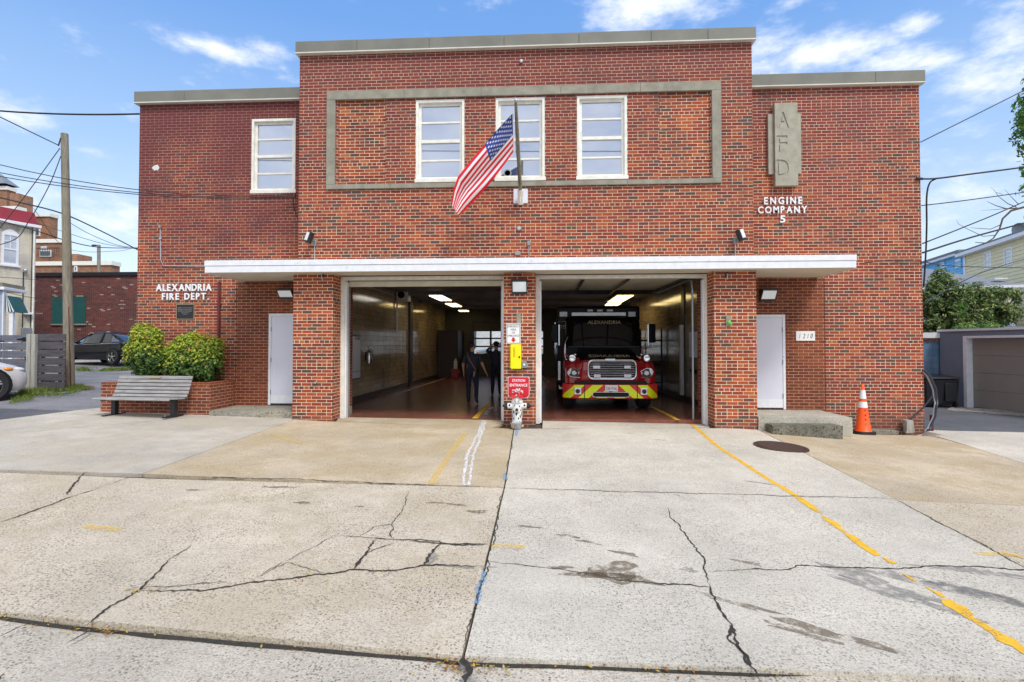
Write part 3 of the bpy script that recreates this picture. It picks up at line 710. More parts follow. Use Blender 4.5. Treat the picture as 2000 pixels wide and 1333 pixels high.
# ------------------------------------------------------------------ fire station
def clean(me):
    import bmesh
    bm = bmesh.new(); bm.from_mesh(me); bmesh.ops.remove_doubles(bm, verts=bm.verts, dist=1e-5); bmesh.ops.recalc_face_normals(bm, faces=bm.faces); bm.to_mesh(me); bm.free()
YP, YF, YC, YW, YN = 11.15, 11.65, 11.5, 12.4, 10.75
FS = thing('fire_station', 'two storey red brick fire station with two open garage bays and a white canopy', 'building', (0, YC, 0))
def st(mb, name, m, smooth=False, bevel=0, parent=None): return mb.build(name, m, parent or FS, smooth, bevel)
xcl, xcr = PX(584, YC, 300), PX(1470, YC, 300)
xwl, xwr = PX(270, YW, 430), PX(1799, YW, 430)
ztc = PZ(72, YC, 1030); zbc = PZ(94, YC, 1030)
ztl = (P(430, 178, YW)[1]+P(1636, 146, YW)[1])/2; zbl = ztl-.26
zln = PZ(528, YC)         # bottom of the upper wall, hidden by the canopy
def rectP(x0, x1, y0, y1, Y):
    a = P(x0, (y0+y1)/2, Y)[0]; b = P(x1, (y0+y1)/2, Y)[0]
    c = (P(x0, y0, Y)[1]+P(x1, y0, Y)[1])/2; d = (P(x0, y1, Y)[1]+P(x1, y1, Y)[1])/2
    return (a, b, d, c)   # x0,x1,z0,z1
WIN = [rectP(812, 907, 196, 356, YC), rectP(968, 1064, 190, 352, YC), rectP(1127, 1225, 186, 350, YC)]
zt = sum(w[3] for w in WIN)/3; zb = sum(w[2] for w in WIN)/3
WIN = [(w[0], w[1], zb, zt) for w in WIN]
sx0, sx1, sz0, sz1 = rectP(639, 1408, 171, 365, YC)
BL = [(PX(660, YC, 280), PX(753, YC, 280), zb+.02, zt+.05), (PX(1287, YC, 260), PX(1388, YC, 260), zb+.02, zt+.05)]
FIXN[0] = False
st(MB().wall(xcl, xcr, zln, zbc+.05, YC, YC+.32, [*WIN, *BL]), 'wall', 'brick_centre')
for b in BL: st(MB().wall(b[0], b[1], b[2], b[3], YC+.035, YC+.3), 'blind_panel', 'brick_pillar')
WL = rectP(491, 577, 232, 377, YW)
wl2 = st(MB().wall(xwl, xcl+.3, -.6, zbl+.05, YW, YW+.32, [WL]), 'wall', 'brick_left_wing')
wr2 = st(MB().wall(xcr-.3, xwr, -.8, zbl+.05, YW, YW+.32), 'wall', 'brick_right_wing')
# side and rear walls
st(MB().wall(xwl, -5.25, -.6, zbl-.6, 28.8, 29.1), 'wall', 'brick_left_wing')
mb = MB(); mb.box(xwl, xwl+.3, YW+.32, 29.1, -.6, zbl+.05); st(mb, 'wall', 'brick_left_wing')
mb = MB(); mb.box(xwr-.3, xwr, YW+.32, 29.1, -.8, zbl+.05); st(mb, 'wall', 'brick_right_wing')
for a, b in ((xcl, xcl+.3), (xcr-.3, xcr)): st(MB().box(a, b, YC+.32, YW+.02, zln, zbc+.05), 'wall', 'brick_centre'); st(MB().box(a, b, YW+.02, 29.1, zbl, zbc+.05), 'wall', 'brick_centre')
FIXN[0] = True
st(MB().box(xwl+.3, xwr-.3, YW+.33, 29.1, zbl-.5, zbl-.35), 'roof', 'ceiling_dark'); st(MB().box(xcl+.3, xcr-.3, YC+.33, 29.1, zbc-.4, zbc-.2), 'roof', 'ceiling_dark')
# coping
def coping(x0, x1, y0, z0, z1, joints):
    mb = MB(); xs = [x0]+joints+[x1]
    for a, b in zip(xs, xs[1:]): mb.box(a+.003, b-.003, y0-.10, y0+.4, z0, z1)
    c = st(mb, 'coping', 'coping_metal', bevel=.006)
    mb = MB(); mb.box(x0, x1, y0-.115, y0+.42, z0-.025, z0-.002); mb.build('drip_edge', 'coping_edge', c)
coping(xcl-.06, xcr+.06, YC, zbc, ztc, [PX(q, YC, 80) for q in (700, 840, 985, 1130, 1270, 1380)])
coping(xwl-.08, xcl, YW, zbl, ztl, [PX(365, YW, 180)]); coping(xcr, xwr+.08, YW, zbl, ztl, [PX(1705, YW, 150)])
# soldier course under the wing coping
# stone surround
mb = MB(); y0 = YC-.05
tz = .185; sw = .19; bz = .10
for a, b in zip([sx0, PX(790, YC, 180), PX(940, YC, 180), PX(1095, YC, 180), PX(1250, YC, 180)], [PX(790, YC, 180), PX(940, YC, 180), PX(1095, YC, 180), PX(1250, YC, 180), sx1]):
    mb.box(a+.002, b-.002, y0, YC+.02, sz1-tz, sz1)
for a, b in zip([sx0, PX(753, YC, 360), PX(905, YC, 360), PX(1065, YC, 360), PX(1225, YC, 360)], [PX(753, YC, 360), PX(905, YC, 360), PX(1065, YC, 360), PX(1225, YC, 360), sx1]):
    mb.box(a+.002, b-.002, y0, YC+.02, sz0, sz0+bz)
mb.box(sx0, sx0+sw, y0+.001, YC+.02, sz0+bz+.002, sz1-tz-.002); mb.box(sx1-sw, sx1, y0+.001, YC+.02, sz0+bz+.002, sz1-tz-.002)
st(mb, 'stone_surround', 'stone', bevel=.005)
# windows
def window(w, y, name='window', parent=None, fan=False):
    x0, x1, z0, z1 = w; fw = .10
    mb = MB()
    mb.box(x0, x0+fw*.55, y-.03, y+.14, z0, z1); mb.box(x1-fw*.55, x1, y-.03, y+.14, z0, z1)
    mb.box(x0+fw*.55, x1-fw*.55, y-.03, y+.14, z1-fw*.6, z1); mb.box(x0-.02, x1+.02, y-.05, y+.14, z0-.012, z0+.07)
    f = st(mb, name, 'cream_trim', bevel=.004, parent=parent)
    a, b, c, d = x0+fw*.55, x1-fw*.55, z0+.07, z1-fw*.6
    mb = MB(); t = .055
    mb.box(a, a+t, y+.04, y+.1, c, d); mb.box(b-t, b, y+.04, y+.1, c, d); mb.box(a+t, b-t, y+.04, y+.1, c, c+t); mb.box(a+t, b-t, y+.04, y+.1, d-t, d)
    m_ = (c+d)/2; mb.box(a+t, b-t, y+.025, y+.1, m_-.035, m_+.035)
    for q in ((c+m_)/2, (d+m_)/2): mb.box(a+t, b-t, y+.045, y+.095, q-.02, q+.02)
    mb.build('sash', 'cream_trim', f, bevel=.003)
    zs = [c+t, (c+m_)/2, m_, (d+m_)/2, d-t]
    for i in range(4):
        p = MB().box(a+t-.01, b-t+.01, y+.068, y+.074, zs[i]+.015, zs[i+1]-.015).build('pane', 'glass', f)
    MB().box(a+t*.2, b-t*.2, y+.15, y+.17, c, d).build('blind', 'blind', f)
    if fan:
        cx = P(991, 337, y)[0]; cz = P(991, 337, y)[1]
        MB().lathe([(.085, 0), (.085, -.02), (.06, -.02), (.06, 0)], (cx, y+.07, cz), 20, 'Y').build('vent_ring', 'grey_metal', f, True)
        MB().lathe([(.0001, -.014), (.06, -.014)], (cx, y+.07, cz), 20, 'Y').build('vent_duct', 'black', f)
    return f
for i, w in enumerate(WIN): window(w, YC+.03, fan=(i == 1))
window(WL, YW+.03)
mb = MB()
n_ = 13
for i in range(n_): mb.box(WL[0]-.02+(WL[1]-WL[0]+.04)*i/n_+.005, WL[0]-.02+(WL[1]-WL[0]+.04)*(i+1)/n_-.005, YW-.03, YW+.02, WL[2]-.11, WL[2]-.015)
st(mb, 'window_sill', 'brick_left_wing')
# canopy
xc0, xc1 = PX(391, YN, 515), PX(1683, YN, 515)
zc0 = PZ(527, YN, 1000); zc1 = PZ(504, YN, 1000); ch = .17
pts = [(xc0, YW-.02), (xc0, YN+ch*1.3), (xc0+ch*.6, YN), (xc1-ch*.6, YN), (xc1, YN+ch*1.3), (xc1, YW-.02), (xcr, YW-.02), (xcr+.002, YC-.002), (xcl-.002, YC-.002), (xcl, YW-.02)]
can = st(MB().prismz([(x, y+.02 if y < 11 else y) for x, y in pts], zc0, zc1-.02), 'canopy', 'beige_soffit')
def fascia(off, z0, z1, name, m):
    mb = MB(); q = [(xc0-off, YW-.03), (xc0-off, YN+ch*1.3-off*.3), (xc0+ch*.6-off*.5, YN-off), (xc1-ch*.6+off*.5, YN-off), (xc1+off, YN+ch*1.3-off*.3), (xc1+off, YW-.03)]
    inn = [(x+(.03 if i < 3 else -.03), y+.03) for i, (x, y) in enumerate(q)]
    for i in range(5):
        a, b, c, d = q[i], q[i+1], inn[i+1], inn[i]
        mb.add([(*a, z0), (*b, z0), (*c, z0), (*d, z0), (*a, z1), (*b, z1), (*c, z1), (*d, z1)], [(0, 1, 5, 4), (1, 2, 6, 5), (2, 3, 7, 6), (3, 0, 4, 7), (4, 5, 6, 7), (0, 3, 2, 1)])
    return mb.build(name, m, can)
zm = (zc0+zc1)/2+.005
fascia(.012, zm+.004, zc1, 'fascia', 'white_trim'); fascia(.002, zc0-.012, zm-.003, 'fascia', 'white_trim')
# pillars (splayed inner faces are plain reveals)
zg = -.35
PIL = [(PX(572, YP, 680), PX(649.6, YP, 680)), (PX(984, YP, 680), PX(1046, YP, 680)), (PX(1394.7, YP, 680), PX(1478, YP, 680))]
for a, b in PIL: st(MB().box(a, b, YP, YF+.25, zg, zc0-.005), 'pillar', 'brick_pillar')
# lintel beam, frames
zo = 2.98
xL0, xL1, xR0, xR1 = PIL[0][1], PIL[1][0], PIL[1][1], PIL[2][0]
def frame(x0, x1):
    t = .085
    mb = MB(); mb.box(x0, x0+t, YF-.06, YF+.12, -.12, zo); mb.box(x1-t*.6, x1, YF-.06, YF+.12, -.12, zo); mb.box(x0, x1, YF-.06, YF+.12, zo, zc0-.006)
    f = st(mb, 'bay_frame', 'cream_trim', bevel=.004)
    for a, b in ((x0+t+.002, x0+t+.035), (x1-t*.6-.035, x1-t*.6-.002)): MB().box(a, b, YF-.02, YF+.1, -.1, zo-.05).build('door_stop', 'white_trim', f)
frame(xL0, xL1); frame(xR0, xR1)
# interior shell: floor, walls, ceiling
IX0, IX1, IYB, IZ = -5.22, 4.02, 28.8, 3.45
FL = -.03
FIXN[0] = True
st(MB().box(IX0, IX1, YF+.09, IYB+.3, FL-.2, FL), 'floor', 'tile_floor')
st(MB().box(IX0-.2, IX0, YF+.125, IYB, -.4, IZ+.1), 'inner_wall', 'tile_wall'); st(MB().box(IX1, IX1+.2, YF+.125, IYB, -.4, IZ+.1), 'inner_wall', 'tile_wall')
st(MB().box(IX0, PIL[0][1]-.002, YF+.252, YF+.4, FL, IZ), 'inner_wall', 'tile_wall'); st(MB().box(PIL[2][0]+.002, IX1, YF+.252, YF+.4, FL, IZ), 'inner_wall', 'tile_wall')
st(MB().box(IX0, IX1, YF+.13, IYB, IZ, IZ+.15), 'ceiling', 'ceiling_dark')
mb = MB(); mb.box(IX0, IX1, YF+.13, YF+.3, zo+.02, IZ-.002)
st(mb, 'header_beam', 'ceiling_dark')
for y in (15.2, 19, 22.5, 26): st(MB().box(IX0+.001, IX1-.001, y, y+.18, IZ-.12, IZ-.001), 'ceiling_beam', 'ceiling_dark')
for a, b in ((IX0, IX0+.025), (IX1-.025, IX1)): st(MB().box(a, b, YF+.42, IYB, FL, .13), 'baseboard', 'base_dark')
for y in [IX0/ray(q, 700).x*ray(q, 700).y for q in (797, 878)]: st(MB().box(IX0, IX0+.09, y, y+.42, FL, IZ-.13), 'pilaster', 'base_dark')
# rear wall with two glazed overhead doors
bd = [(-3.72, .06), (1.0, 3.7)]
zr = [(2.3, 1.96), (1.88, 1.53), (1.45, 1.1)]
holes = [(a, b, FL, 2.82) for a, b in bd]
FIXN[0] = False
st(MB().wall(IX0, IX1, FL-.3, IZ+.3, IYB, IYB+.3, holes), 'wall', 'door_panel_dark')
st(MB().wall(IX0-.1, IX1+.1, IZ+.3, zbl, IYB, IYB+.3), 'wall', 'door_panel_dark')
FIXN[0] = True
for a, b in bd:
    d = st(MB().wall(a, b, FL, 2.82, IYB+.1, IYB+.15, [(a+(b-a)*i/4+.05, a+(b-a)*(i+1)/4-.05, z1, z0) for i in range(4) for z0, z1 in zr]), 'overhead_door', 'door_panel_dark')
    for i in range(4):
        for z0, z1 in zr: MB().box(a+(b-a)*i/4+.04, a+(b-a)*(i+1)/4-.04, IYB+.12, IYB+.13, z1-.01, z0+.01).build('pane', 'glass_clear', d)
# rolled up doors at the front of each bay
mb = MB()
for i in range(2): mb.box(xL0+.1, xL1-.06, YF+.16+i*.07, YF+.22+i*.07, zo-.13+i*.05, zo-.012+i*.05)
d = st(mb, 'overhead_door', 'cream_panel')
mb = MB()
for i in range(6): mb.box(xR0+.1, xR1-.3, YF+.5+i*.55, YF+.5+i*.55+.5, 3.05+.012*i, 3.10+.012*i)
d = st(mb, 'overhead_door', 'cream_panel', bevel=.01)
for x in (xR0+1.05, xR0+2.05, xR1-.33): MB().box(x-.03, x+.03, YF+.45, YF+3.7, 3.0, 3.04).build('hinge_rail', 'dark_metal', d)
for x in (xR0+.06, xR1-.22, xL0+.08, xL1-.1):
    mb = MB(); mb.tube([(x, YF+.25, FL), (x, YF+.25, 2.75), (x, YF+.32, 2.95), (x, YF+.5, 3.0), (x, YF+3.8, 3.02)], .022, 6); st(mb, 'door_track', 'galvanised')
# entry walls, doors, porches
def entry(px0, px1, py0, py1, xa, xb, side):
    x0, x1 = xa, xb
    zt_ = (PZ(py0, YW, px0)); zb_ = PZ(py1, YW, px0)
    return x0, x1, zt_, zb_
xe0 = PX(462, YW, 650); xe1 = PX(1610, YW, 650)
dl0 = PX(525, YW, 700); dl1 = dl0+1.02; dr1 = PX(1533.5, YW, 700); dr0 = dr1-1.02
dzl1, dzl0 = PZ(613, YW, 527), PZ(791, YW, 527); dzr1, dzr0 = PZ(615, YW, 1532), PZ(800, YW, 1532)
FIXN[0] = False
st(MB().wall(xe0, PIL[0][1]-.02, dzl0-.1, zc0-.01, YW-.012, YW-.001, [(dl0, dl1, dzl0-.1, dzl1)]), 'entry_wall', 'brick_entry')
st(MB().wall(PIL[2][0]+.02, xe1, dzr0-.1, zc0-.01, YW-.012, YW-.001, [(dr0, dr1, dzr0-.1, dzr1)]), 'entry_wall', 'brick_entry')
FIXN[0] = True
for (a, b, z0, z1) in ((dl0, dl1, dzl0, dzl1), (dr0, dr1, dzr0, dzr1)):
    mb = MB(); t = .055
    mb.box(a, a+t, YW-.022, YW+.03, z0, z1); mb.box(b-t, b, YW-.022, YW+.03, z0, z1); mb.box(a+t, b-t, YW-.022, YW+.03, z1-t, z1)
    f = st(mb, 'door_frame', 'white_trim', bevel=.003)
    dd = MB().box(a+t+.004, b-t-.004, YW-.012, YW-.002, z0+.035, z1-t-.004).build('door', 'white_door', f)
    MB().box(a+t, b-t, YW-.02, YW, z0-.01, z0+.02).build('threshold', 'dark_metal', f)
    hx = a+t+.004 if a < 0 else b-t-.004
    for hz in (.25, 1.0, 1.72): MB().cyl((hx, YW-.026, z0+hz), (hx, YW-.026, z0+hz+.1), .009, n=8).build('hinge', 'grey_metal', f, True)
    MB().box(a+t+.02, b-t-.02, YW-.0155, YW-.012, z0+.04, z0+.22).build('kick_plate', 'white_trim', dd)
    sx = (b-t-.09) if a > 0 else (a+t+.09)
    MB().lathe([(.02, 0), (.02, -.03), (.03, -.05), (.03, -.07), (.001, -.08)], (dl1-t-.1 if a < 0 else dr0+t+.1, YW-.012, z0+1.0), 12, 'Y').build('knob', 'steel', f, True)
# downpipe
xp = PX(430, YW, 600)
dp = thing('downpipe', 'thin dark red downpipe on the left wing wall beside the planter', 'pipe', (xp, YW, .3))
MB().tube([(xp, YW-.045, .35), (xp, YW-.045, zc0-.01)], .032, 10).build('pipe', 'rust_red_pipe', dp, True)
for z in (.9, 1.7, 2.5): MB().box(xp-.045, xp+.045, YW-.06, YW, z, z+.03).build('bracket', 'rust_red_pipe', dp)
# seams
MB().box(xe0-.012, xe0-.002, YW-.01, YW+.001, .2, zc0-.01).build('wall_joint', 'black', FS)
MB().box(xe1+.002, xe1+.012, YW-.01, YW+.001, 0, zc0-.01).build('wall_joint', 'black', FS)
# porches
def rough_block(mb, x0, x1, y0, y1, z0, z1, cut=.12, seed=0, amp=.012, chx=0):
    rnd = random.Random(seed)
    nx, ny, nz = max(2, int((x1-x0)/.08)), max(2, int((y1-y0)/.08)), max(2, int((z1-z0)/.08))
    def d(p):
        n = noise.noise_vector(p*7+Vector((seed, 0, 0)))*amp+noise.noise_vector(p*22)*amp*.6; return p+Vector((n.x, n.y if p.y < y1-.01 else 0, n.z*.5 if p.z > z1-.01 else n.z))
    F3 = [((x0, y0, z0), (x1-x0, 0, 0), (0, 0, z1-z0), nx, nz), ((x0, y0, z1), (x1-x0, 0, 0), (0, y1-y0, 0), nx, ny), ((x0, y1, z0), (0, y0-y1, 0), (0, 0, z1-z0), ny, nz), ((x1, y0, z0), (0, y1-y0, 0), (0, 0, z1-z0), ny, nz)]
    for o, a, b, na, nb in F3:
        o, a, b = Vector(o), Vector(a), Vector(b)
        mb.grid(lambda u, v: d(o+a*u+b*v), na, nb)
    return mb
zpl = dzl0-.02
xpl = PX(410, 11.4, 780)
po = thing('concrete_step', 'long low concrete step in front of the left white door beside the planter', 'step', (-5.5, 11.8, 0))
rough_block(MB(), xpl+.03, PIL[0][1]-.02, 11.33, YW-.01, -.15, zpl, seed=2, amp=.004).build('slab', 'conc_old', po, True)
zpr = dzr0-.01
po = thing('concrete_steps', 'worn mossy concrete landing with one lower step below the right white door', 'steps', (5.2, 11.6, -.3))
xpr = P(1666, 815, 11.1)[0]
rough_block(MB(), dr0-.1, PIL[2][1]+.02, YF+.27, YW-.01, -.45, zpr-.003, seed=4, amp=.003).build('landing', 'conc_step', po, True)
rough_block(MB(), PIL[2][1]+.012, xpr, 11.12, YW-.01, -.45, zpr, seed=5, amp=.008).build('landing', 'conc_step', po, True)
xa, xb = P(1508, 835, 10.8)[0], P(1645, 835, 10.8)[0]
rough_block(MB(), xa, xb, 10.78, 11.11, -.45, P(1570, 829, 10.8)[1]-.025, seed=8, amp=.012).build('tread', 'conc_tread', po, True)
# planter
pl = thing('brick_planter', 'low brick planter holding two shrubs at the left end of the station', 'planter', (-8.2, 11.9, 0))
px0, px1, pz = PX(197, 11.4, 775), xpl, PZ(748, 11.4, 410)
mb = MB(); mb.box(px0, px1, 11.4, 11.6, -.2, pz-.065); mb.box(px1-.2, px1, 11.601, YW-.002, -.2, pz-.065); mb.box(px0, px0+.2, 11.601, 12.5, -.2, pz-.065)
mb.build('wall', 'brick_planter', pl)
mb = MB(); k = int((px1-px0)/.1)
for i in range(k): mb.box(px0+(px1-px0)*i/k+.006, px0+(px1-px0)*(i+1)/k-.006, 11.395, 11.605, pz-.063, pz)
for i in range(8): mb.box(px1-.205, px1+.005, 11.612+i*.097, 11.612+i*.097+.086, pz-.063, pz)
mb.build('cap', 'brick_entry', pl, bevel=.006)
MB().box(px0+.2, px1-.2, 11.6, YW-.002, pz-.3, pz-.1).build('soil', 'soil', pl)
# roller items on the facade
def wall_lamp(px0_, px1_, py0, py1, Y, label):
    a, b, c, d = rectP(px0_, px1_, py0, py1, Y)
    t = thing('wall_lamp', label, 'lamp', ((a+b)/2, Y, c))
    mb = MB(); mb.prismx([(Y, c), (Y, d), (Y-.17, d), (Y-.19, d-.03), (Y-.05, c)], a, a+.02); mb.prismx([(Y, c), (Y, d), (Y-.17, d), (Y-.19, d-.03), (Y-.05, c)], b-.02, b)
    mb.box(a-.01, b+.01, Y-.20, Y, d-.004, d+.03); mb.box(a, b, Y-.06, Y, c-.02, c+.02)
    mb.build('housing', 'dark_metal', t, bevel=.004)
    mb = MB(); mb.add([(a+.02, Y-.18, d-.02), (b-.02, Y-.18, d-.02), (b-.02, Y-.06, c+.025), (a+.02, Y-.06, c+.025), (a+.02, Y-.02, d-.02), (b-.02, Y-.02, d-.02), (b-.02, Y-.02, c+.025), (a+.02, Y-.02, c+.025)], [(0, 1, 2, 3), (4, 7, 6, 5), (0, 4, 5, 1), (1, 5, 6, 2), (2, 6, 7, 3), (3, 7, 4, 0)])
    mb.build('lens', 'lamp_glass', t)
wall_lamp(1000, 1030, 551, 573, YP, 'boxy wall lamp high on the centre brick pillar'); wall_lamp(547, 576, 568, 583, YW-.012, 'boxy wall lamp above the left white door'); wall_lamp(1483, 1513, 568, 587, YW-.012, 'boxy wall lamp above the right white door')
def floodlight(px, py0, py1, sgn, label):
    x = PX(px, YC, 470); z0 = PZ(505, YC, px); z1 = PZ(py1, YC, px); zt_ = PZ(py0, YC, px)
    t = thing('floodlight', label, 'floodlight', (x, YC, z0))
    MB().tube([(x, YC-.03, z0-.05), (x, YC-.03, z1)], .012, 8).build('conduit', 'galvanised', t, True)
    MB().box(x-.045, x+.045, YC-.075, YC, z1-.02, z1+.1).build('box', 'grey_metal', t, bevel=.01)
    c = (x-.05*sgn, YC-.2, zt_-.11)
    MB().tube([(x, YC-.07, z1+.1), (x, YC-.12, z1+.13), (x-.03*sgn, YC-.16, z1+.16)], .02, 8).build('arm', 'grey_metal', t, True)
    m = Matrix.Rotation(-.5*sgn, 3, 'Z') @ Matrix.Rotation(.25*sgn, 3, 'Y') @ Matrix.Rotation(-.2, 3, 'X')
    def rb(mb, c0, d):
        vs = [Vector(c)+m @ (Vector(c0)+Vector((a*d[0]/2, b*d[1]/2, e*d[2]/2))) for e in (-1, 1) for b in (-1, 1) for a in (-1, 1)]
        return mb.add(vs, [(0, 2, 3, 1), (4, 5, 7, 6), (0, 1, 5, 4), (2, 6, 7, 3), (0, 4, 6, 2), (1, 3, 7, 5)])
    rb(MB(), (0, 0, 0), (.13, .12, .24)).build('housing', 'dark_metal', t, bevel=.02)
    rb(MB(), (0, -.063, .01), (.085, .012, .18)).build('lens', 'lens_clear', t)
floodlight(616, 458, 480, 1, 'black floodlight on a conduit above the left garage bay'); floodlight(1435, 453, 476, -1, 'black floodlight on a conduit above the right garage bay')
# small wall fittings
def disc(px, py, Y, r, name, label, m, cat):
    x, z = P(px, py, Y)
    o = MB().lathe([(r, 0), (r, -.02), (r*.7, -.045), (.0001, -.05)], (x, Y, z), 18, 'Y'); o = o.build(name, m, None, True); tag(o, label, cat)
disc(1018, 121, YC, .045, 'wall_anchor', 'small round white metal anchor near the top of the centre wall', 'galvanised', 'wall anchor'); disc(1014, 447, YC, .055, 'wall_anchor', 'small round white metal anchor below the flagpole plate', 'galvanised', 'wall anchor')
disc(617, 748, YP, .03, 'wall_tap', 'small round metal hose tap low on the left brick pillar', 'galvanised', 'tap')
for (q, lab) in ((1033, 'thin conduit with a small box rising above the canopy centre'),):
    x = PX(q, YC, 480); t = thing('conduit', lab, 'conduit', (x, YC, 3.2))
    MB().tube([(x, YC-.02, zc1-.1), (x, YC-.02, PZ(480, YC))], .01, 6).build('pipe', 'galvanised', t, True); MB().box(x-.035, x+.035, YC-.06, YC, PZ(481, YC), PZ(472, YC)).build('box', 'grey_metal', t, bevel=.006)
x = PX(1014, YC, 497); t = MB().box(x-.09, x+.03, YC-.05, YC, PZ(499, YC), PZ(492, YC)).build('junction_box', 'grey_metal', bevel=.006); tag(t, 'small grey junction box sitting on the canopy under the flagpole', 'electrical box')
a, b, c, d = rectP(313, 318, 447, 520, YW)
t = thing('conduit', 'bent thin grey conduit on the left wing wall beside the canopy end', 'conduit', (a, YW, c))
MB().tube([(a+.01, YW-.02, d), (a+.03, YW-.02, c+.15), (a+.1, YW-.02, c), (xc0+.1, YW-.02, c-.04)], .013, 8).build('pipe', 'galvanised', t, True)
MB().box(a-.02, a+.04, YW-.06, YW, d, d+.08).build('cap', 'grey_metal', t, bevel=.008)
MB().box(a-.01, a+.05, YW-.045, YW, d-.27, d-.22).build('coupling', 'galvanised', t, bevel=.006)
# mortar patch
c0 = P(305, 328, YW); mb = MB(); rnd = random.Random(4)
vs = [(c0[0]+(.09+rnd.uniform(-.02, .02))*math.cos(2*PI*i/16), YW-.006, c0[1]+(.07+rnd.uniform(-.02, .02))*math.sin(2*PI*i/16)) for i in range(16)]
mb.add(vs, [tuple(range(16))]); mb.build('mortar_patch', 'stucco_white', FS)
mb = MB()
for px_, py_ in ((632, 541), (1421, 541)):
    x, z = P(px_, py_, YP); t = thing('wall_hook', 'small metal hook at the top of the %s brick pillar' % ('left' if px_ < 1000 else 'right'), 'hook', (x, YP, z))
    MB().tube([(x-.02, YP, z+.05), (x-.02, YP-.05, z+.05), (x-.02, YP-.05, z-.06)], .011, 6).build('rod', 'galvanised', t, True); MB().box(x-.045, x+.005, YP-.012, YP, z, z+.09).build('plate', 'dark_metal', t)
x, z = P(1422, 627, YP); t = thing('alarm_strobe', 'small grey and green alarm strobe on the right brick pillar', 'alarm', (x, YP, z))
MB().box(x-.05, x+.05, YP-.03, YP, z-.1, z+.1).build('plate', 'stone', t, bevel=.01); MB().ball((x+.01, YP-.04, z-.04), .045, 12, (1, .8, 1)).build('lens', 'green_plastic', t, True)
# ---- lettering
ltA = thing('wall_lettering', 'white raised letters ALEXANDRIA FIRE DEPT. on the left wing wall', 'lettering', (P(360, 572, YW)[0], YW, 2.3))
a, b, c, d = rectP(307, 415, 555.5, 569, YW); letters(ltA, 'ALEXANDRIA', a, b, c, d, YW-.02, .025, 'letter_white', .025)
a, b, c, d = rectP(318.5, 410, 573, 586, YW); letters(ltA, 'FIRE DEPT.', a, b, c, d, YW-.02, .025, 'letter_white', .025)
ltB = thing('wall_lettering', 'white raised letters ENGINE COMPANY 5 on the right wing wall', 'lettering', (P(1527, 410, YW)[0], YW, 4.2))
a, b, c, d = rectP(1491, 1565, 386, 400, YW); letters(ltB, 'ENGINE', a, b, c, d, YW-.02, .025, 'letter_white', .02)
a, b, c, d = rectP(1479, 1575, 404, 417.5, YW); letters(ltB, 'COMPANY', a, b, c, d, YW-.02, .025, 'letter_white', .02)
a, b, c, d = rectP(1522, 1532.5, 422, 436, YW); mb = MB(); put_text(mb, '5', a, b, c, d, YW-.02, .025, .02); mb.build('letter', 'letter_white', ltB)
# AFD slab
af = thing('stone_plaque', 'tall carved stone plaque with the letters A F D on the right wing wall', 'plaque', (P(1530, 366, YW)[0], YW, 5))
a, b, c, d = rectP(1509, 1553, 206, 366, YW)
core = MB().box(a, b, YW-.13, YW+.01, c, d).build('slab', 'stone_light', af)
a2, b2, c2, d2 = rectP(1498, 1562, 225, 342, YW)
MB().box(a2, a-.001, YW-.07, YW+.01, c2, d2).build('side_slab', 'stone_light', af, bevel=.006); MB().box(b+.001, b2, YW-.07, YW+.01, c2, d2).build('side_slab', 'stone_light', af, bevel=.006)
TF = []
cutm = MB()
for ch, (x0_, x1_, y0_, y1_) in (('A', (1518, 1541, 219, 250)), ('F', (1517, 1538, 265, 297)), ('D', (1517, 1541, 312, 345))):
    a, b, c, d = rectP(x0_, x1_, y0_, y1_, YW-.13); mb = MB()
    put_text(mb, ch, a, b, c, d, YW-.13+.018, .06, .008); cu = mb.build('cut', 'stone_cut_shade'); clean(cu.data)
    bm_ = core.modifiers.new('b', 'BOOLEAN'); bm_.object = cu; bm_.operation = 'DIFFERENCE'; bm_.solver = 'EXACT'; TF.append(cu)
dg = bpy.context.evaluated_depsgraph_get(); dg.update()
me = bpy.data.meshes.new_from_object(core.evaluated_get(dg)); core.modifiers.clear(); 
if len(me.polygons) > 8: core.data = me
for cu in TF: bpy.data.objects.remove(cu)
# house number
a, b, c, d = rectP(1554, 1591, 647.5, 666, YW-.012)
t = thing('house_number_sign', 'white number plate reading 1210 beside the right door', 'sign', ((a+b)/2, YW, c))
MB().box(a, b, YW-.035, YW-.012, c, d).build('plate', 'white_sign', t, bevel=.003)
mb = MB(); w = b-a; h = d-c
for ch, q in zip('1210', (.17, .36, .60, .76)): put_text(mb, ch, a+w*q, a+w*(q+(.05 if ch == '1' else .115)), c+h*.26, c+h*.74, YW-.035, .004, .0, shear=.3)
mb.build('digits', 'black', t)
# plaque
a, b, c, d = rectP(345, 380.5, 594, 624.5, YW)
t = thing('bronze_plaque', 'dark bronze plaque with a pale rim under the left wall lettering', 'plaque', ((a+b)/2, YW, c))
MB().box(a, b, YW-.02, YW, c, d).build('rim', 'brass', t, bevel=.003); MB().box(a+.018, b-.018, YW-.026, YW-.02, c+.018, d-.018).build('plate', 'bronze_dark', t)
mb = MB(); w = b-a; h = d-c; rnd = random.Random(2)
put_text(mb, 'FIRE STATION', a+w*.1, b-w*.1, c+h*.70, c+h*.78, YW-.026, .003, 0)
for i, (l, q) in enumerate(((.1, .62), (.12, .53), (.3, .42), (.42, .33))):
    x = a+w*l
    while x < b-w*l: e = x+w*rnd.uniform(.04, .12); mb.box(x, min(e, b-w*l), YW-.029, YW-.026, c+h*q-.006, c+h*q+.006); x = e+w*.025
mb.build('relief', 'grey_metal', t)
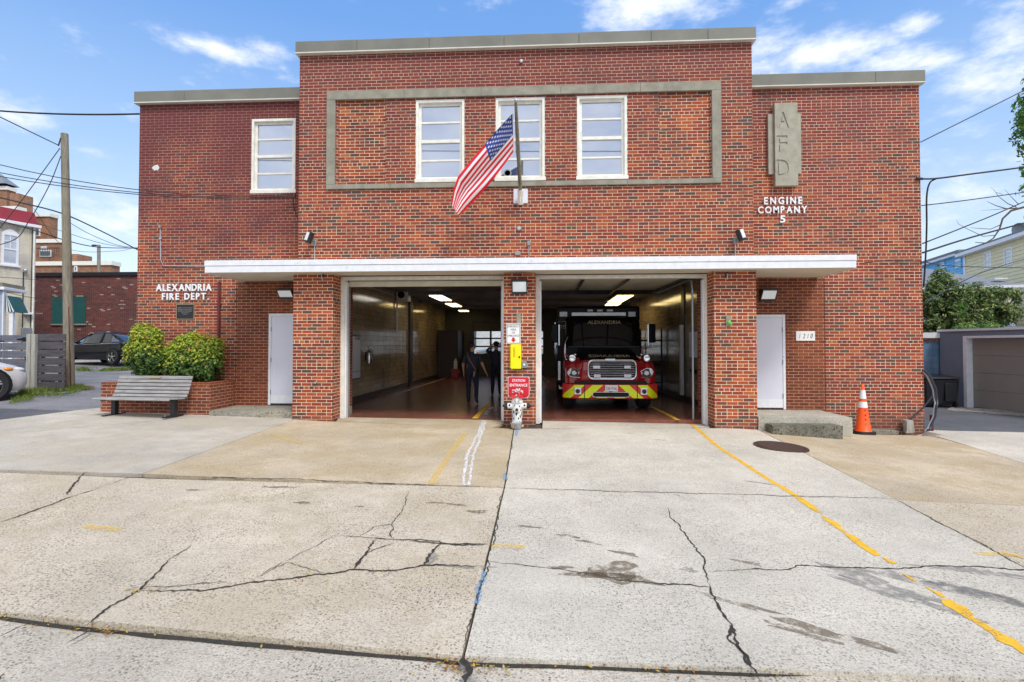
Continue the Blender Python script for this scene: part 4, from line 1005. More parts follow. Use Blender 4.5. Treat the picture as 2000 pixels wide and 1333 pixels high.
# signs on the centre pillar
YS = YP
a, b, c, d = rectP(989, 1016.8, 632.5, 672, YS)
t = thing('emergency_sign', 'white sign reading EMERGENCY FIRE OR AMBULANCE with a red arrow, on the centre pillar', 'sign', ((a+b)/2, YS, c))
MB().box(a, b, YS-.022, YS-.005, c, d).build('plate', 'white_sign', t)
mb = MB(); e = .008; i_ = .012
for q in ((a+i_, b-i_, c+i_, c+i_+e), (a+i_, b-i_, d-i_-e, d-i_), (a+i_, a+i_+e, c+i_, d-i_), (b-i_-e, b-i_, c+i_, d-i_)): mb.box(q[0], q[1], YS-.024, YS-.022, q[2], q[3])
w = b-a; h = d-c
for s, l, r_, z0, z1 in (('EMERGENCY', .09, .91, .81, .91), ('FIRE', .32, .68, .65, .75), ('OR', .39, .61, .50, .60), ('AMBULANCE', .09, .91, .35, .45)): put_text(mb, s, a+w*l, a+w*r_, c+h*z0, c+h*z1, YS-.022, .002, .0)
mb.build('lettering', 'bronze_dark', t)
mb = MB(); cx = a+w*.5; mb.prism([(cx-.025, c+h*.31), (cx+.025, c+h*.31), (cx+.025, c+h*.2), (cx+.055, c+h*.2), (cx, c+h*.07), (cx-.055, c+h*.2), (cx-.025, c+h*.2)], YS-.0255, YS-.022); mb.build('arrow', 'red_ink', t)
a, b, c, d = rectP(1009, 1017.5, 613.5, 634, YS)
o = MB().box(a, b, YS-.0045, YS, c, d).build('metal_plate', 'stone', bevel=.001); tag(o, 'narrow weathered metal plate above the white emergency sign', 'plate')
a, b, c, d = rectP(997.5, 1018, 673, 721, YS-.1)
t = thing('emergency_phone_box', 'bright yellow plastic phone box with orange lettering on the centre pillar', 'phone box', ((a+b)/2, YS, c))
MB().box(a, b, YS-.12, YS-.045, c, d).build('cover', 'yellow_plastic', t, bevel=.014); MB().box(a-.02, b-.004, YS-.043, YS, c+.012, d-.012).build('back_box', 'yellow_plastic', t, bevel=.006)
mb = MB()
put_text(mb, 'TELEPHONE', 0, (d-c)*.40, 0, .032, 0, .003, .0, fn=lambda x, z, q: (a+.055+z, YS-.1205-q, d-(d-c)*.12-x))
mb.build('lettering', 'orange_ink', t); MB().box(b-.05, b-.022, YS-.13, YS-.12, c+(d-c)*.45, c+(d-c)*.52).build('latch', 'black', t)
a, b, c, d = rectP(1019, 1029, 706, 719, YS)
t = thing('push_button_box', 'small grey metal push button box right of the yellow phone box', 'button box', ((a+b)/2, YS, c))
MB().box(a, b, YS-.05, YS, c, d).build('box', 'grey_metal', t, bevel=.006); MB().lathe([(.02, 0), (.02, -.015), (.0001, -.022)], ((a+b)/2, YS-.05, (c+d)/2), 14, 'Y').build('button', 'lamp_glass', t, True)
a, b, c, d = rectP(992, 1034, 736, 778, YS)
t = thing('entrance_sign', 'red sign reading STATION ENTRANCE AT on the centre pillar behind the hydrant', 'sign', ((a+b)/2, YS, c))
q = .055; outl = [(a+q, c), (b-q, c), (b, c+q*.8), (b, d-.015), (b-.015, d), (a+.015, d), (a, d-.015), (a, c+q*.8)]
MB().prism(outl, YS-.012, YS-.004).build('border', 'white_sign', t)
e = .009; MB().prism([(x+(e if x < (a+b)/2 else -e), z+(e if z < (c+d)/2 else -e)) for x, z in outl], YS-.0145, YS-.012).build('panel', 'red_sign', t)
mb = MB(); w = b-a; h = d-c
for s, l, r_, z0, z1 in (('STATION', .2, .8, .76, .88), ('ENTRANCE', .09, .91, .54, .67), ('AT', .42, .58, .33, .45)): put_text(mb, s, a+w*l, a+w*r_, c+h*z0, c+h*z1, YS-.0145, .002, .015)
mb.build('lettering', 'letter_white', t)
# dalmatian hydrant
hb = P3(1010, 828, 10.86); hz = g(hb.x, 10.86)
t = thing('fire_hydrant', 'white hydrant painted with black spots and a dog face in front of the centre pillar', 'hydrant', (hb.x, 10.86, hz))
X, Y, Z = hb.x, 10.86, hz
body = MB().lathe([(.13, 0), (.13, .03), (.10, .04), (.095, .1), (.095, .46), (.115, .48), (.115, .52), (.1, .53), (.09, .58), (.06, .63), (.03, .645), (.0001, .645)], (X, Y, Z), 28).build('barrel', 'hydrant_white', t, True)
mb = MB(); mb.lathe([(.058, -.19), (.058, .19)], (X, Y, Z+.41), 18, 'X'); mb.lathe([(.05, -.15), (.05, 0)], (X, Y, Z+.36), 18, 'Y'); mb.build('nozzle', 'hydrant_white', t, True)
for s in (-1, 1): MB().lathe([(.052, 0), (.052, .05*s), (.03, .07*s), (.025, .10*s), (.0001, .10*s)], (X+.19*s, Y, Z+.41), 14, 'X').build('nozzle_cap', 'dark_metal', t, True)
MB().ball((X, Y-.155, Z+.35), .03, 14).build('nose', 'bronze_dark', t, True)
mb = MB(); rnd = random.Random(12)
def spot(mb, q, z, rx, rz, R_=.0965):
    vs = []
    for i in range(10):
        a_ = 2*PI*i/10; k = 1+rnd.uniform(-.2, .2); qq = q+math.cos(a_)*rx*k/R_; vs.append((X+math.sin(qq)*R_, Y-math.cos(qq)*R_, Z+z+math.sin(a_)*rz*k))
    mb.add(vs, [tuple(range(10))])
for q, z, rx, rz in ((-.1, .26, .016, .03), (.75, .21, .014, .036), (-.7, .17, .013, .03), (.35, .17, .014, .022), (-.8, .3, .018, .03), (.9, .33, .012, .02), (-.35, .09, .012, .02), (.6, .1, .014, .02), (1.3, .25, .02, .03), (-1.3, .22, .02, .03), (.15, .31, .01, .014), (-.5, .42, .01, .014), (.55, .41, .014, .018)): spot(mb, q, z, rx, rz)
for s in (-1, 1):
    for dz, rr in ((.42, .02), (.34, .014)): 
        mb.add([(X+s*(.15)+math.cos(i*.7)*rr, Y-.0595, Z+dz+.01+math.sin(i*.7)*rr) for i in range(9)], [tuple(range(9))])
mb.build('spots', 'black', t)
mb = MB()
for s in (-1, 1):
    mb.add([(X+s*.035+math.cos(i*.628)*.018, Y-.118, Z+.49+math.sin(i*.628)*.026) for i in range(10)], [tuple(range(10))])
    mb.tube([(X+s*.035-.022, Y-.119, Z+.525), (X+s*.035, Y-.121, Z+.537), (X+s*.035+.022, Y-.119, Z+.525)], .004, 5)
mb.tube([(X-.05, Y-.1, Z+.29), (X-.02, Y-.11, Z+.275), (X, Y-.112, Z+.285), (X+.02, Y-.11, Z+.275), (X+.05, Y-.1, Z+.3)], .0035, 5)
mb.build('face_paint', 'bronze_dark', t)
mb = MB()
for s in (-1, 1): mb.add([(X+s*.035+math.cos(i*.628)*.012, Y-.1195, Z+.485+math.sin(i*.628)*.018) for i in range(10)], [tuple(range(10))])
mb.build('eye', 'letter_white', t); mb = MB()
for s in (-1, 1): mb.add([(X+s*.03+math.cos(i*.628)*.006, Y-.1205, Z+.48+math.sin(i*.628)*.009) for i in range(10)], [tuple(range(10))])
mb.build('pupil', 'black', t)
MB().lathe([(.02, 0), (.045, .0)], (X+.02, Y-.0, Z+.1), 8).build('stain', 'hydrant_yellow', t) if False else None
# flower-like hat on top
FIXN[0] = False
h_ = thing('cloth_hat', 'rumpled red and white cloth hat resting on the spotted hydrant', 'hat', (X, Y, Z+.64))
mb = MB(); rnd = random.Random(3)
mb.grid(lambda u, v: Vector((X, Y, Z+.60))+Vector((math.cos(u*2*PI)*(.03+.12*v), math.sin(u*2*PI)*(.03+.1*v), .05*(1-v)-.01*v+.03*math.sin(u*2*PI*5+v*3)*v)), 30, 5); mb.build('brim', 'red_ink', h_)
mb = MB()
for i in range(70):
    a_ = rnd.uniform(0, 6.28); r_ = rnd.uniform(0, .12); leaf(mb, Vector((X+math.cos(a_)*r_*1.15, Y+math.sin(a_)*r_*.8, Z+.69+.05*(1-r_/.13)+rnd.uniform(-.03, .02))), rnd.uniform(.018, .034), rnd, 1.2)
mb.build('ruffle', 'hydrant_white', h_); FIXN[0] = True
bx = X-.0; by = 10.55
b_ = thing('metal_bowl', 'round steel bowl on the ground in front of the hydrant', 'bowl', (bx, by, g(bx, by)))
zb_ = g(bx, by)
MB().lathe([(.0001, .004), (.07, .004), (.11, .05), (.125, .12), (.128, .135), (.122, .135), (.105, .055), (.065, .012), (.0001, .012)], (bx, by, zb_), 30).build('shell', 'steel', b_, True)
# ------------------------------------------------------------------ flag and pole
tb = P3(1017, 388, YC-.06); tt = P3(1007.5, 199, 10.0)
t = thing('flagpole', 'slanting weathered wooden flagpole on a white plate above the centre pillar', 'flagpole', (tb.x, YC, tb.z))
MB().tube([tb+(tb-tt)*-.02, tb+(tt-tb)*.5, tt], [.042, .036, .026], 12).build('pole', 'old_wood', t, True)
MB().ball(tt+Vector((0, 0, .02)), .04, 12).build('truck_cap', 'galvanised', t, True)
a, b, c, d = rectP(1003, 1031, 370, 398, YC); MB().box(a, b, YC-.03, YC, c, d).build('base_plate', 'white_door', t, bevel=.003)
MB().tube([tb+Vector((0, .06, -.1)), tb+(tt-tb)*.1], .062, 12).build('socket', 'cream_trim', t, True)
q0, q1 = tt+Vector((-.02, -.04, -.05)), tb+(tt-tb)*.12+Vector((0, -.06, 0))
MB().tube([q0, q0*.5+q1*.5+Vector((-.03, 0, -.05)), q1], .005, 5).build('halyard', 'wire_black', t, True)
mb = MB()
cr_ = tb+Vector((.02, -.1, -.02)); mb.tube([cr_+Vector((math.sin(i)*.025, -.01, -.05+.07*math.cos(i))) for i in [k*.628 for k in range(11)]], .006, 5); mb.build('rope_cleat', 'cream_trim', t, True)
fl = thing('american_flag', 'american flag hanging folded from the slanting pole in front of the windows', 'flag', P3(1002, 222, 10.2))
def lerp_tab(tab, u):
    for (u0, a), (u1, b) in zip(tab, tab[1:]):
        if u <= u1:
            k = (u-u0)/(u1-u0); return tuple(x+(y-x)*k for x, y in zip(a, b))
    return tab[-1][1]
TOP = [(0, (1001, 222, 10.12)), (.2, (975, 250, 10.25)), (.4, (947, 282, 10.42)), (.6, (920, 313, 10.6)), (.8, (894, 346, 10.75)), (.9, (886, 370, 10.8)), (1, (882, 399, 10.85))]
BOT = [(0, (1003, 297, 10.55)), (.2, (986, 321, 10.6)), (.4, (967, 346, 10.68)), (.6, (950, 367, 10.75)), (.8, (926, 393, 10.82)), (1, (896, 423, 10.88))]
def flagpt(u, v):
    a = lerp_tab(TOP, u); b = lerp_tab(BOT, u)
    vv = v+.06*math.sin(v*2*PI)*u
    x, y, Y = (a[i]+(b[i]-a[i])*vv for i in range(3))
    Y += (.05*math.sin(v*9+u*5)+.015*math.sin(v*17+u*3))*min(1, u*2.5+.12)
    y += 3*math.sin(u*9+v*2)*v*(1-v)
    return P3(x, y, Y)
mb = MB(); nu, nv = 40, 52
vs = [flagpt(i/nu, j/nv) for j in range(nv+1) for i in range(nu+1)]; k = 0; mb.v = [tuple(v) for v in vs]
for j in range(nv):
    for i in range(nu):
        mb.f.append((j*(nu+1)+i, j*(nu+1)+i+1, (j+1)*(nu+1)+i+1, (j+1)*(nu+1)+i)); s_ = j//4
        mb.m.append(2 if (i < 16 and s_ < 7) else (0 if s_ % 2 == 0 else 1))
def star(mb, u, v, r):
    P0 = flagpt(u, v); du = (flagpt(u+.01, v)-P0); dv = (flagpt(u, v+.01)-P0)
    lu, lv = 1.45, .8
    nrm = du.cross(dv).normalized();
    if nrm.y > 0: nrm = -nrm
    vs = []
    for i in range(10):
        a = PI/2+i*PI/5; rr = r if i % 2 == 0 else r*.42
        uu = u+math.cos(a)*rr/lu; v2 = v-math.sin(a)*rr/lv
        vs.append(flagpt(max(0, uu), max(0, v2))+nrm*.004)
    mb.add([P0+nrm*.004]+vs, [(0, 1+i, 1+(i+1) % 10) for i in range(10)])
FIXN[0] = False
mb.cur = 1
for r_ in range(9):
    nc = 6 if r_ % 2 == 0 else 5
    for c_ in range(nc):
        star(mb, .4*((c_*2+1+(r_ % 2))/12), 7/13*((r_+.5+.25)/9.6), .026)
mb.build('cloth', ['flag_red', 'flag_white', 'flag_blue'], fl, True)
FIXN[0] = True
MB().tube([flagpt(0, v/6)+Vector((.01, 0, 0)) for v in range(7)], .012, 6).build('hoist_band', 'flag_white', fl, True)
# ------------------------------------------------------------------ bench
bn = thing('park_bench', 'weathered grey slatted bench on black metal legs in front of the planter', 'bench', (0, 0, 0))
PR = [(-.42, .385), (-.40, .405), (-.30, .40), (-.20, .39), (-.10, .385), (0, .39), (.07, .42), (.115, .475), (.145, .54), (.17, .605), (.195, .67), (.22, .735), (.245, .80)]
L_ = .885
prof = PR
def slatbox(mb, a, b, th=.028):
    a, b = Vector((0, *a)), Vector((0, *b)); d = (b-a).normalized(); nr = Vector((0, d.z, -d.y))
    if nr.z > 0: nr = -nr
    q = [a, b, b+nr*th, a+nr*th]; mb.prismx([(v.y, v.z) for v in q], -L_, L_)
SL = [((-.42, .37), (-.395, .405))]+[((-.385+i*.088, .405-i*.004), (-.385+i*.088+.076, .402-i*.004)) for i in range(5)]
SL += [((.06, .40), (.10, .45)), ((.108, .465), (.133, .525)), ((.14, .54), (.162, .60)), ((.167, .615), (.188, .675)), ((.193, .69), (.213, .75)), ((.217, .763), (.24, .83))]
for i, (a, b) in enumerate(SL):
    mb = MB(); slatbox(mb, a, b); mb.build('slat', 'bench_wood', bn, bevel=.005)
for s in (-1, 1):
    x = s*.70
    mb = MB(); mb.box(x-.05, x+.05, -.10, .0, .0, .36); l = mb.build('leg', 'dark_metal', bn, bevel=.008)
    mb = MB(); mb.box(x-.035, x+.035, -.34, .2, .0, .035); mb.build('foot', 'dark_metal', l, bevel=.006)
    mb = MB(); mb.tube([(x, -.38, .35), (x, -.1, .345), (x, .03, .36), (x, .12, .43), (x, .2, .6), (x, .265, .8)], .018, 6); mb.build('rib', 'dark_metal', l, True)
    for yy in (-.29, .15): MB().lathe([(.016, .035), (.016, .055), (.0001, .06)], (x, yy, 0), 8).build('bolt', 'steel', l)
MB().cbox((.02, .207, .80), (.26, .006, .045), 0, R(-19)).build('name_plate', 'brass', bn)
bl_ = G(217, 809); br_ = G(352, 816)
cb_ = (bl_+br_)/2; place(bn, (cb_.x, cb_.y+.02, g(cb_.x, cb_.y)+.0), math.atan2(br_.y-bl_.y, br_.x-bl_.x))
# ------------------------------------------------------------------ cone
cx_ = P3(1686, 835, 11.75); cz = g(cx_.x, 11.75)
cn = thing('traffic_cone', 'tall orange traffic cone with two white bands and black letters VAWC beside the steps', 'traffic cone', (cx_.x, 11.75, cz))
Xc, Yc = cx_.x, 11.75; ht = PZ(750, 11.75, 1686)-cz; zz0 = cz+.07
rc_ = lambda z: .142+(.026-.142)*((z-zz0)/(cz+ht-zz0))
mb = MB(); mb.lathe([(rc_(zz0)+.02, zz0), (rc_(zz0), zz0+.02), (rc_(cz+ht*.6), cz+ht*.6), (rc_(cz+ht), cz+ht-.01), (rc_(cz+ht)-.01, cz+ht), (.0001, cz+ht)], (Xc, Yc, 0), 28); mb.build('shell', 'cone_orange', cn, True)
for a, b in ((.53, .645), (.705, .875)): MB().lathe([(rc_(cz+ht*a)+.003, cz+ht*a), (rc_(cz+ht*b)+.003, cz+ht*b)], (Xc, Yc, 0), 28).build('band', 'reflective_white', cn, True)
MB().prismz([(Xc+x, Yc+y) for x, y in ((-.18, -.14), (-.14, -.18), (.14, -.18), (.18, -.14), (.18, .14), (.14, .18), (-.14, .18), (-.18, .14))], cz+.002, cz+.07).build('base', 'black_rubber', cn, bevel=.01)
mb = MB()
for i, ch_ in enumerate('VAWC'):
    z1 = cz+ht*(.50-.09*i); 
    put_text(mb, ch_, -.018, .018, z1-.045, z1, 0, .003, .0, fn=lambda x, z, q: (Xc+x-.012+.03*0, Yc-rc_(z)-.001-q, z))
mb.build('lettering', 'black', cn)
bs = MB().cbox((cx_.x+.55, 12.2, g(cx_.x+.5, 12.1)+.06), (.75, .22, .09), -.04).build('kerb_stone', 'conc_old', bevel=.012); tag(bs, 'loose flat kerb stone lying against the wall beside the traffic cone', 'stone')
# ------------------------------------------------------------------ cable bundle at the right corner
cb = thing('cable_bundle', 'loose loop of black cables hanging at the right corner of the station', 'cables', (xwr+.05, YW, g(xwr, YW)))
rnd = random.Random(3); zb1 = g(xwr+.1, YW)
for i in range(9):
    o = rnd.uniform(-.03, .03); q = rnd.uniform(-.03, .03)
    MB().tube([(xwr-.02, YW-.03+q, 1.0+o), (xwr+.07+o, YW-.06+q, .88), (xwr+.17+o, YW-.08+q, .6), (xwr+.2+o, YW-.08, .3), (xwr+.17+o*.5, YW-.06+q, 0), (xwr+.06+o, YW-.05, zb1+.06), (xwr+.0+o, YW-.05+q, zb1-.01)], .015, 6).build('cable', 'cable' if i % 3 else 'galvanised', cb, True)
MB().tube([(xwr+.14, YW-.06, .45), (xwr-.05, YW-.05, .2), (xwr-.4, YW-.06, zb1+.2), (xwr-.55, YW-.06, zb1+.02)], .016, 6).build('cable', 'cable', cb, True)
mb = MB(); rough_block(mb, xwr-.5, xwr-.36, YW-.2, YW-.06, zb1-.02, zb1+.25, seed=9, amp=.03); wdo = mb.build('wood_block', 'post_wood', None, True); tag(wdo, 'broken pale wood block leaning at the right corner of the station', 'wood block')
MB().box(xwr+.12, xwr+.17, YW-.03, YW+.02, zb1-.05, zb1+.35).build('stake', 'rust_red_pipe', cb)
# ------------------------------------------------------------------ vehicles
def wheel(parent, c, r, w, axis='Y', spokes=5, out=-1, rimmat='alloy'):
    """c centre, out: sign of the outer side along the axis"""
    h = w/2
    tw = MB().lathe([(r*.66, -h*.9), (r*.93, -h), (r, -h*.7), (r, h*.7), (r*.93, h), (r*.66, h*.9)], c, 28, axis, False)
    wn_ = MB(); 
    ty = tw.build('wheel', 'black_rubber', parent, True)
    def pt(a, rad, o): 
        k = (rad*math.cos(a), rad*math.sin(a)); 
        return (c[0]+k[0], c[1]+o, c[2]+k[1]) if axis == 'Y' else (c[0]+o, c[1]+k[0], c[2]+k[1])
    m = MB(); oo = out*h*.75
    m.lathe([(r*.70, oo), (r*.66, oo+out*.01), (r*.60, oo-out*.03), (r*.60, oo-out*.06)], c, 28, axis, False)
    for i in range(spokes):
        a = 2*PI*i/spokes+.3
        for da in (-.13, .13):
            m.add([pt(a+da*.4-.09, r*.12, oo), pt(a+da*.4+.09, r*.12, oo), pt(a+da+.07, r*.63, oo), pt(a+da-.07, r*.63, oo)], [(0, 1, 2, 3)])
    m.lathe([(r*.17, oo-out*.02), (r*.17, oo+out*.008), (.0001, oo+out*.012)], c, 14, axis)
    m.build('rim', rimmat, ty, True)
    MB().lathe([(.0001, oo-out*.012), (r*.62, oo-out*.012)], c, 24, axis).build('brake_disc', 'dark_metal', ty)
def car(name, label, paint, group=None, zs=1.0, Wd=.9, L=4.6, wr=.33, ax_=.92):
    root = thing(name, label, 'car', (0, 0, 0), group)
    ST = [(0, .60, .35, .52), (.06, .74, .24, .62), (.2, .82, .2, .72), (.5, .88, .19, .80), (1.0, .9, .19, .87), (1.35, .9, .19, .93), (2.3, .9, .19, .95), (3.3, .9, .19, .98), (3.85, .9, .2, 1.02), (4.3, .86, .25, 1.0), (4.5, .78, .32, .92), (4.6, .66, .45, .75)]
    ST = [(x*L/4.6, w*Wd/.9, a*zs, b*zs) for x, w, a, b in ST]
    def sec(x, w, a, b): return [(x, 0, a), (x, -w*.86, a), (x, -w*.98, a+.12), (x, -w, a+(b-a)*.6), (x, -w*.97, b-.07), (x, -w*.88, b-.005), (x, -w*.5, b+.03), (x, 0, b+.04)]
    mb = MB(); vs = []
    for s_ in ST:
        h = sec(*s_); vs += h+[(p[0], -p[1], p[2]) for p in h[-2:0:-1]]
    m = 14; fs = [(i*m+j, i*m+(j+1) % m, (i+1)*m+(j+1) % m, (i+1)*m+j) for i in range(len(ST)-1) for j in range(m)]+[tuple(range(m)), tuple((len(ST)-1)*m+j for j in range(m))]
    mb.add(vs, fs); body = mb.build('body', paint, root, True)
    # greenhouse
    GH = [(1.2, .80, .92, .93), (1.55, .78, .93, 1.14), (2.0, .74, .94, 1.37), (2.6, .73, .95, 1.42), (3.1, .72, .97, 1.39), (3.6, .72, .99, 1.22), (4.0, .74, 1.0, 1.02)]
    GH = [(x*L/4.6, w*Wd/.9, a*zs, b*zs) for x, w, a, b in GH]
    vs = []
    for x, w, a, b in GH: vs += [(x, -w*1.07, a-.03), (x, -w*.80-.0*(b-a), b), (x, -w*.3, b+.02), (x, w*.3, b+.02), (x, w*.80, b), (x, w*1.07, a-.03)]
    mb = MB(); m = 6; mb.add(vs, [(i*m+j, i*m+j+1, (i+1)*m+j+1, (i+1)*m+j) for i in range(len(GH)-1) for j in range(m-1)]); mb.build('window', 'car_glass', root, True)
    mb = MB(); vs = []
    for x, w, a, b in GH[2:5]: vs += [(x, -w*.83, b-.015), (x, -w*.78, b+.015), (x, 0, b+.035), (x, w*.78, b+.015), (x, w*.83, b-.015)]
    m = 5; mb.add(vs, [(i*m+j, i*m+j+1, (i+1)*m+j+1, (i+1)*m+j) for i in range(2) for j in range(m-1)]); mb.build('roof', paint, root, True)
    for s in (-1, 1):
        for lst in (GH[:3], GH[4:]): MB().tube([(x, s*w*.86*(1 if i == (2 if lst is GH[:3] else 0) else 1.0)*(.96+.2*(1-(b-a)/.45)*.9), b+.005) for i, (x, w, a, b) in enumerate(lst)], .028, 6).build('window_post', paint, root, True)
        x = 2.75*L/4.6; MB().tube([(x, s*.80*Wd/.9, .96*zs), (x, s*.60*Wd/.9, 1.40*zs)], .03, 6).build('window_post', paint, root, True)
        MB().ball((1.55*L/4.6, s*(Wd+.06), 1.0*zs), .09, 10, (.8, 1, .7)).build('mirror', paint, root, True)
        hl = MB().ball((.28, s*.70*Wd/.9, .66*zs), .16, 14, (1.3, .7, .45)).build('headlight', 'lens_clear', root, True)
        MB().ball((.42, s*.83*Wd/.9, .68*zs), .07, 10, (1.6, .6, .7)).build('indicator', 'lens_amber', root, True)
        MB().ball((L-.12, s*.70*Wd/.9, .86*zs), .14, 12, (.6, 1, .6)).build('tail_light', 'lens_amber', root, True)
        for x in (ax_*L/4.6, 3.62*L/4.6):
            MB().lathe([(.0001, s*(Wd+.004)), (wr*1.14, s*(Wd+.004)), (wr*1.14, s*(Wd-.1))], (x, 0, wr+.01), 24, 'Y', False).build('wheel_arch', 'black', root)
            wheel(root, (x, s*(Wd-.045), wr), wr, .2, 'Y', 5, s)
        MB().tube([(1.35, s*(Wd+.002), .93*zs-.06), (2.7, s*(Wd+.003), .95*zs-.055), (4.0, s*(Wd), .98*zs-.05)], .008, 5).build('belt_trim', 'chrome', root, True)
        for x in (2.35, 3.3): MB().box(x, x+.16, s*Wd-.01, s*Wd+.02, .80*zs, .83*zs).build('door_handle', paint, root)
    MB().box(-.012, .05, -.42, .42, .34*zs, .50*zs).build('grille', 'black', root, bevel=.01)
    return root
bc = car('parked_car', 'black sedan parked by the old brick building at the left', 'car_black')
p0 = G(146, 709); p1 = G(253, 715)
place(bc, (p0.x-.25, p0.y+.2, g(p0.x, p0.y)-.02), math.atan2(-.62, 2.7)); bc.scale = (1, 1, 1)
wc = car('parked_suv', 'white car with its front corner showing at the left edge of the photo', 'car_white', zs=1.14, Wd=.93, L=4.7, wr=.38, ax_=.74)
e0 = P3(42, 770, 12.2); place(wc, (e0.x-1.3, 13.5, g(e0.x, 12.7)-.02), PI+.95)
sc_ = car('parked_hatchback', 'silver car seen through the windows of the rear garage door', 'car_silver', zs=1.1)
place(sc_, (-4.6, 34.5, .35), .2)
# ------------------------------------------------------------------ ambulance
AY = 13.0
xc = P(1193, 760, AY)[0]
am = thing('ambulance', 'black and dark red ambulance with a yellow and red striped bumper in the right bay', 'ambulance', (xc, AY, FL))
A = lambda px, py, y: P(px, py, y)
hwb = 1.07
# hood and fenders
sm = lambda a, b, x: sstep(a, b, x)
CEN = [(AY+.10, .64), (AY+.06, .8), (AY+.06, 1.0), (AY+.10, 1.17), (AY+.22, 1.26), (AY+.5, 1.33), (AY+.9, 1.42), (AY+1.5, 1.52)]
FEN = [(AY+.15, .64), (AY+.14, .80), (AY+.16, .97), (AY+.22, 1.11), (AY+.38, 1.21), (AY+.75, 1.28), (AY+1.1, 1.31), (AY+1.5, 1.30)]
def hood(u, v):
    x = (u*2-1); k = v*7; i = min(6, int(k)); f = k-i
    c = [CEN[i][j]+(CEN[i+1][j]-CEN[i][j])*f for j in (0, 1)]; e = [FEN[i][j]+(FEN[i+1][j]-FEN[i][j])*f for j in (0, 1)]
    b = sm(.56, .80, abs(x)); y = c[0]+(e[0]-c[0])*b+.28*max(0, abs(x)-.86)**2*30*(1-v*.8)*.35; z = c[1]+(e[1]-c[1])*b
    z -= max(0, abs(x)-.88)**2*9*(z-.5)*.9 if v > .35 else 0
    return (xc+x*hwb, y, z)
mb = MB(); nu, nv = 48, 28
vs = [hood(i/nu, j/nv) for j in range(nv+1) for i in range(nu+1)]; mb.v = [tuple(v) for v in vs]
for j in range(nv):
    for i in range(nu):
        mb.f.append((j*(nu+1)+i, j*(nu+1)+i+1, (j+1)*(nu+1)+i+1, (j+1)*(nu+1)+i)); x = abs((i+.5)/nu*2-1); v = (j+.5)/nv
        mb.m.append(1 if (v > .46 and x < .66+.6*max(0, v-.55)) else 0)
mb.build('hood', ['truck_red', 'truck_black'], am, True)
mb = MB()
for s in (-1, 1): mb.box(xc+s*hwb-.02, xc+s*hwb+.02, AY+.55, AY+1.6, .95, 1.12) if False else None
# side skirts behind the fenders
for s in (-1, 1):
    MB().box(xc+s*1.0-.05, xc+s*1.0+.05, AY+1.5, AY+2.6, .35, 1.5).build('step_panel', 'truck_red', am, bevel=.02)
    MB().box(xc+s*1.04-.13, xc+s*1.04+.13, AY+1.55, AY+2.5, .38, .44).build('running_board', 'chrome', am, bevel=.01)
# cab
cz1 = 2.32
mb = MB(); mb.prismx([(AY+1.45, .5), (AY+1.45, 1.5), (AY+1.85, 2.2), (AY+1.98, cz1), (AY+2.7, cz1+.03), (AY+2.7, .5)], xc-.99, xc+.99); mb.build('cab', 'truck_black', am, bevel=.04)
mb = MB()
def ws(u, v): x = (u*2-1)*(.93-.06*v); return (xc+x, AY+1.42+.36*v+.10*(abs(u*2-1))**2.5-.02, 1.54+.63*v)
mb.grid(ws, 16, 6); mb.build('windshield', 'truck_glass', am, True)
for s in (-1, 1): MB().tube([ws(.5+s*.02, .02), ws(.5+s*.30, .14)], .008, 5).build('wiper', 'dark_metal', am)
MB().box(xc-.93, xc+.93, AY+1.38, AY+1.48, 1.495, 1.53).build('cowl', 'dark_metal', am, bevel=.01)
for s in (-1, 1): MB().quad((xc+s*.995, AY+1.75, 1.55), (xc+s*.995, AY+2.55, 1.55), (xc+s*.995, AY+2.55, 2.15), (xc+s*.995, AY+2.0, 2.15)).build('side_window', 'truck_glass', am)
# body box
bz1 = PZ(599, AY+2.75, 1167)
MB().box(xc-1.19, xc+1.17, AY+2.72, AY+6.6, .42, bz1).build('box_body', 'truck_black', am, bevel=.05)
Yb = AY+2.70
def bl(px0_, px1_, py0, py1, name, m, Yx=Yb, th=.03, par=am):
    a, b, c, d = rectP(px0_, px1_, py0, py1, Yx); return MB().box(a, b, Yx-th, Yx+.02, c, d).build(name, m, par, bevel=.006)
for q in ((1093, 1108, 609.5, 619), (1227, 1241, 609.5, 619)): bl(*q, 'warning_light', 'lens_clear')
for q in ((1147, 1158, 605, 609), (1166, 1177, 605, 609), (1185, 1197, 605, 609)): bl(*q, 'warning_light', 'lens_clear')
a, b, c, d = rectP(1116, 1221, 611, 618, AY+1.95); lb = MB().box(a, b, AY+1.8, AY+2.05, c, d).build('light_bar', 'lens_clear', am, bevel=.012)
mb = MB(); a, b, c, d = rectP(1147, 1212, 626.5, 633.5, AY+1.75)
put_text(mb, 'ALEXANDRIA', a, b, c, d, 0, .003, .01, fn=lambda x, z, q: (x, AY+1.40+.36*((z-1.54)/.63)-.02-q-.012, z), shear=.15); mb.build('lettering', 'gold_leaf', am)
mb = MB(); a, b, c, d = rectP(1088, 1103, 635, 642, Yb); put_text(mb, '205', a, b, c, d, Yb-.001, .003, .01); mb.build('number', 'gold_leaf', am)
mb = MB()
def hmap(x, z, q):
    u = (x-xc)/hwb/2+.5; v = .58+.10*z; p = Vector(hood(u, v)); return (p.x, p.y-.004, p.z+.006+q)
put_text(mb, 'AMBULANCE', xc+.50, xc-.50, 0, 1, 0, .002, .01, fn=hmap); mb.build('lettering', 'gold_leaf', am)
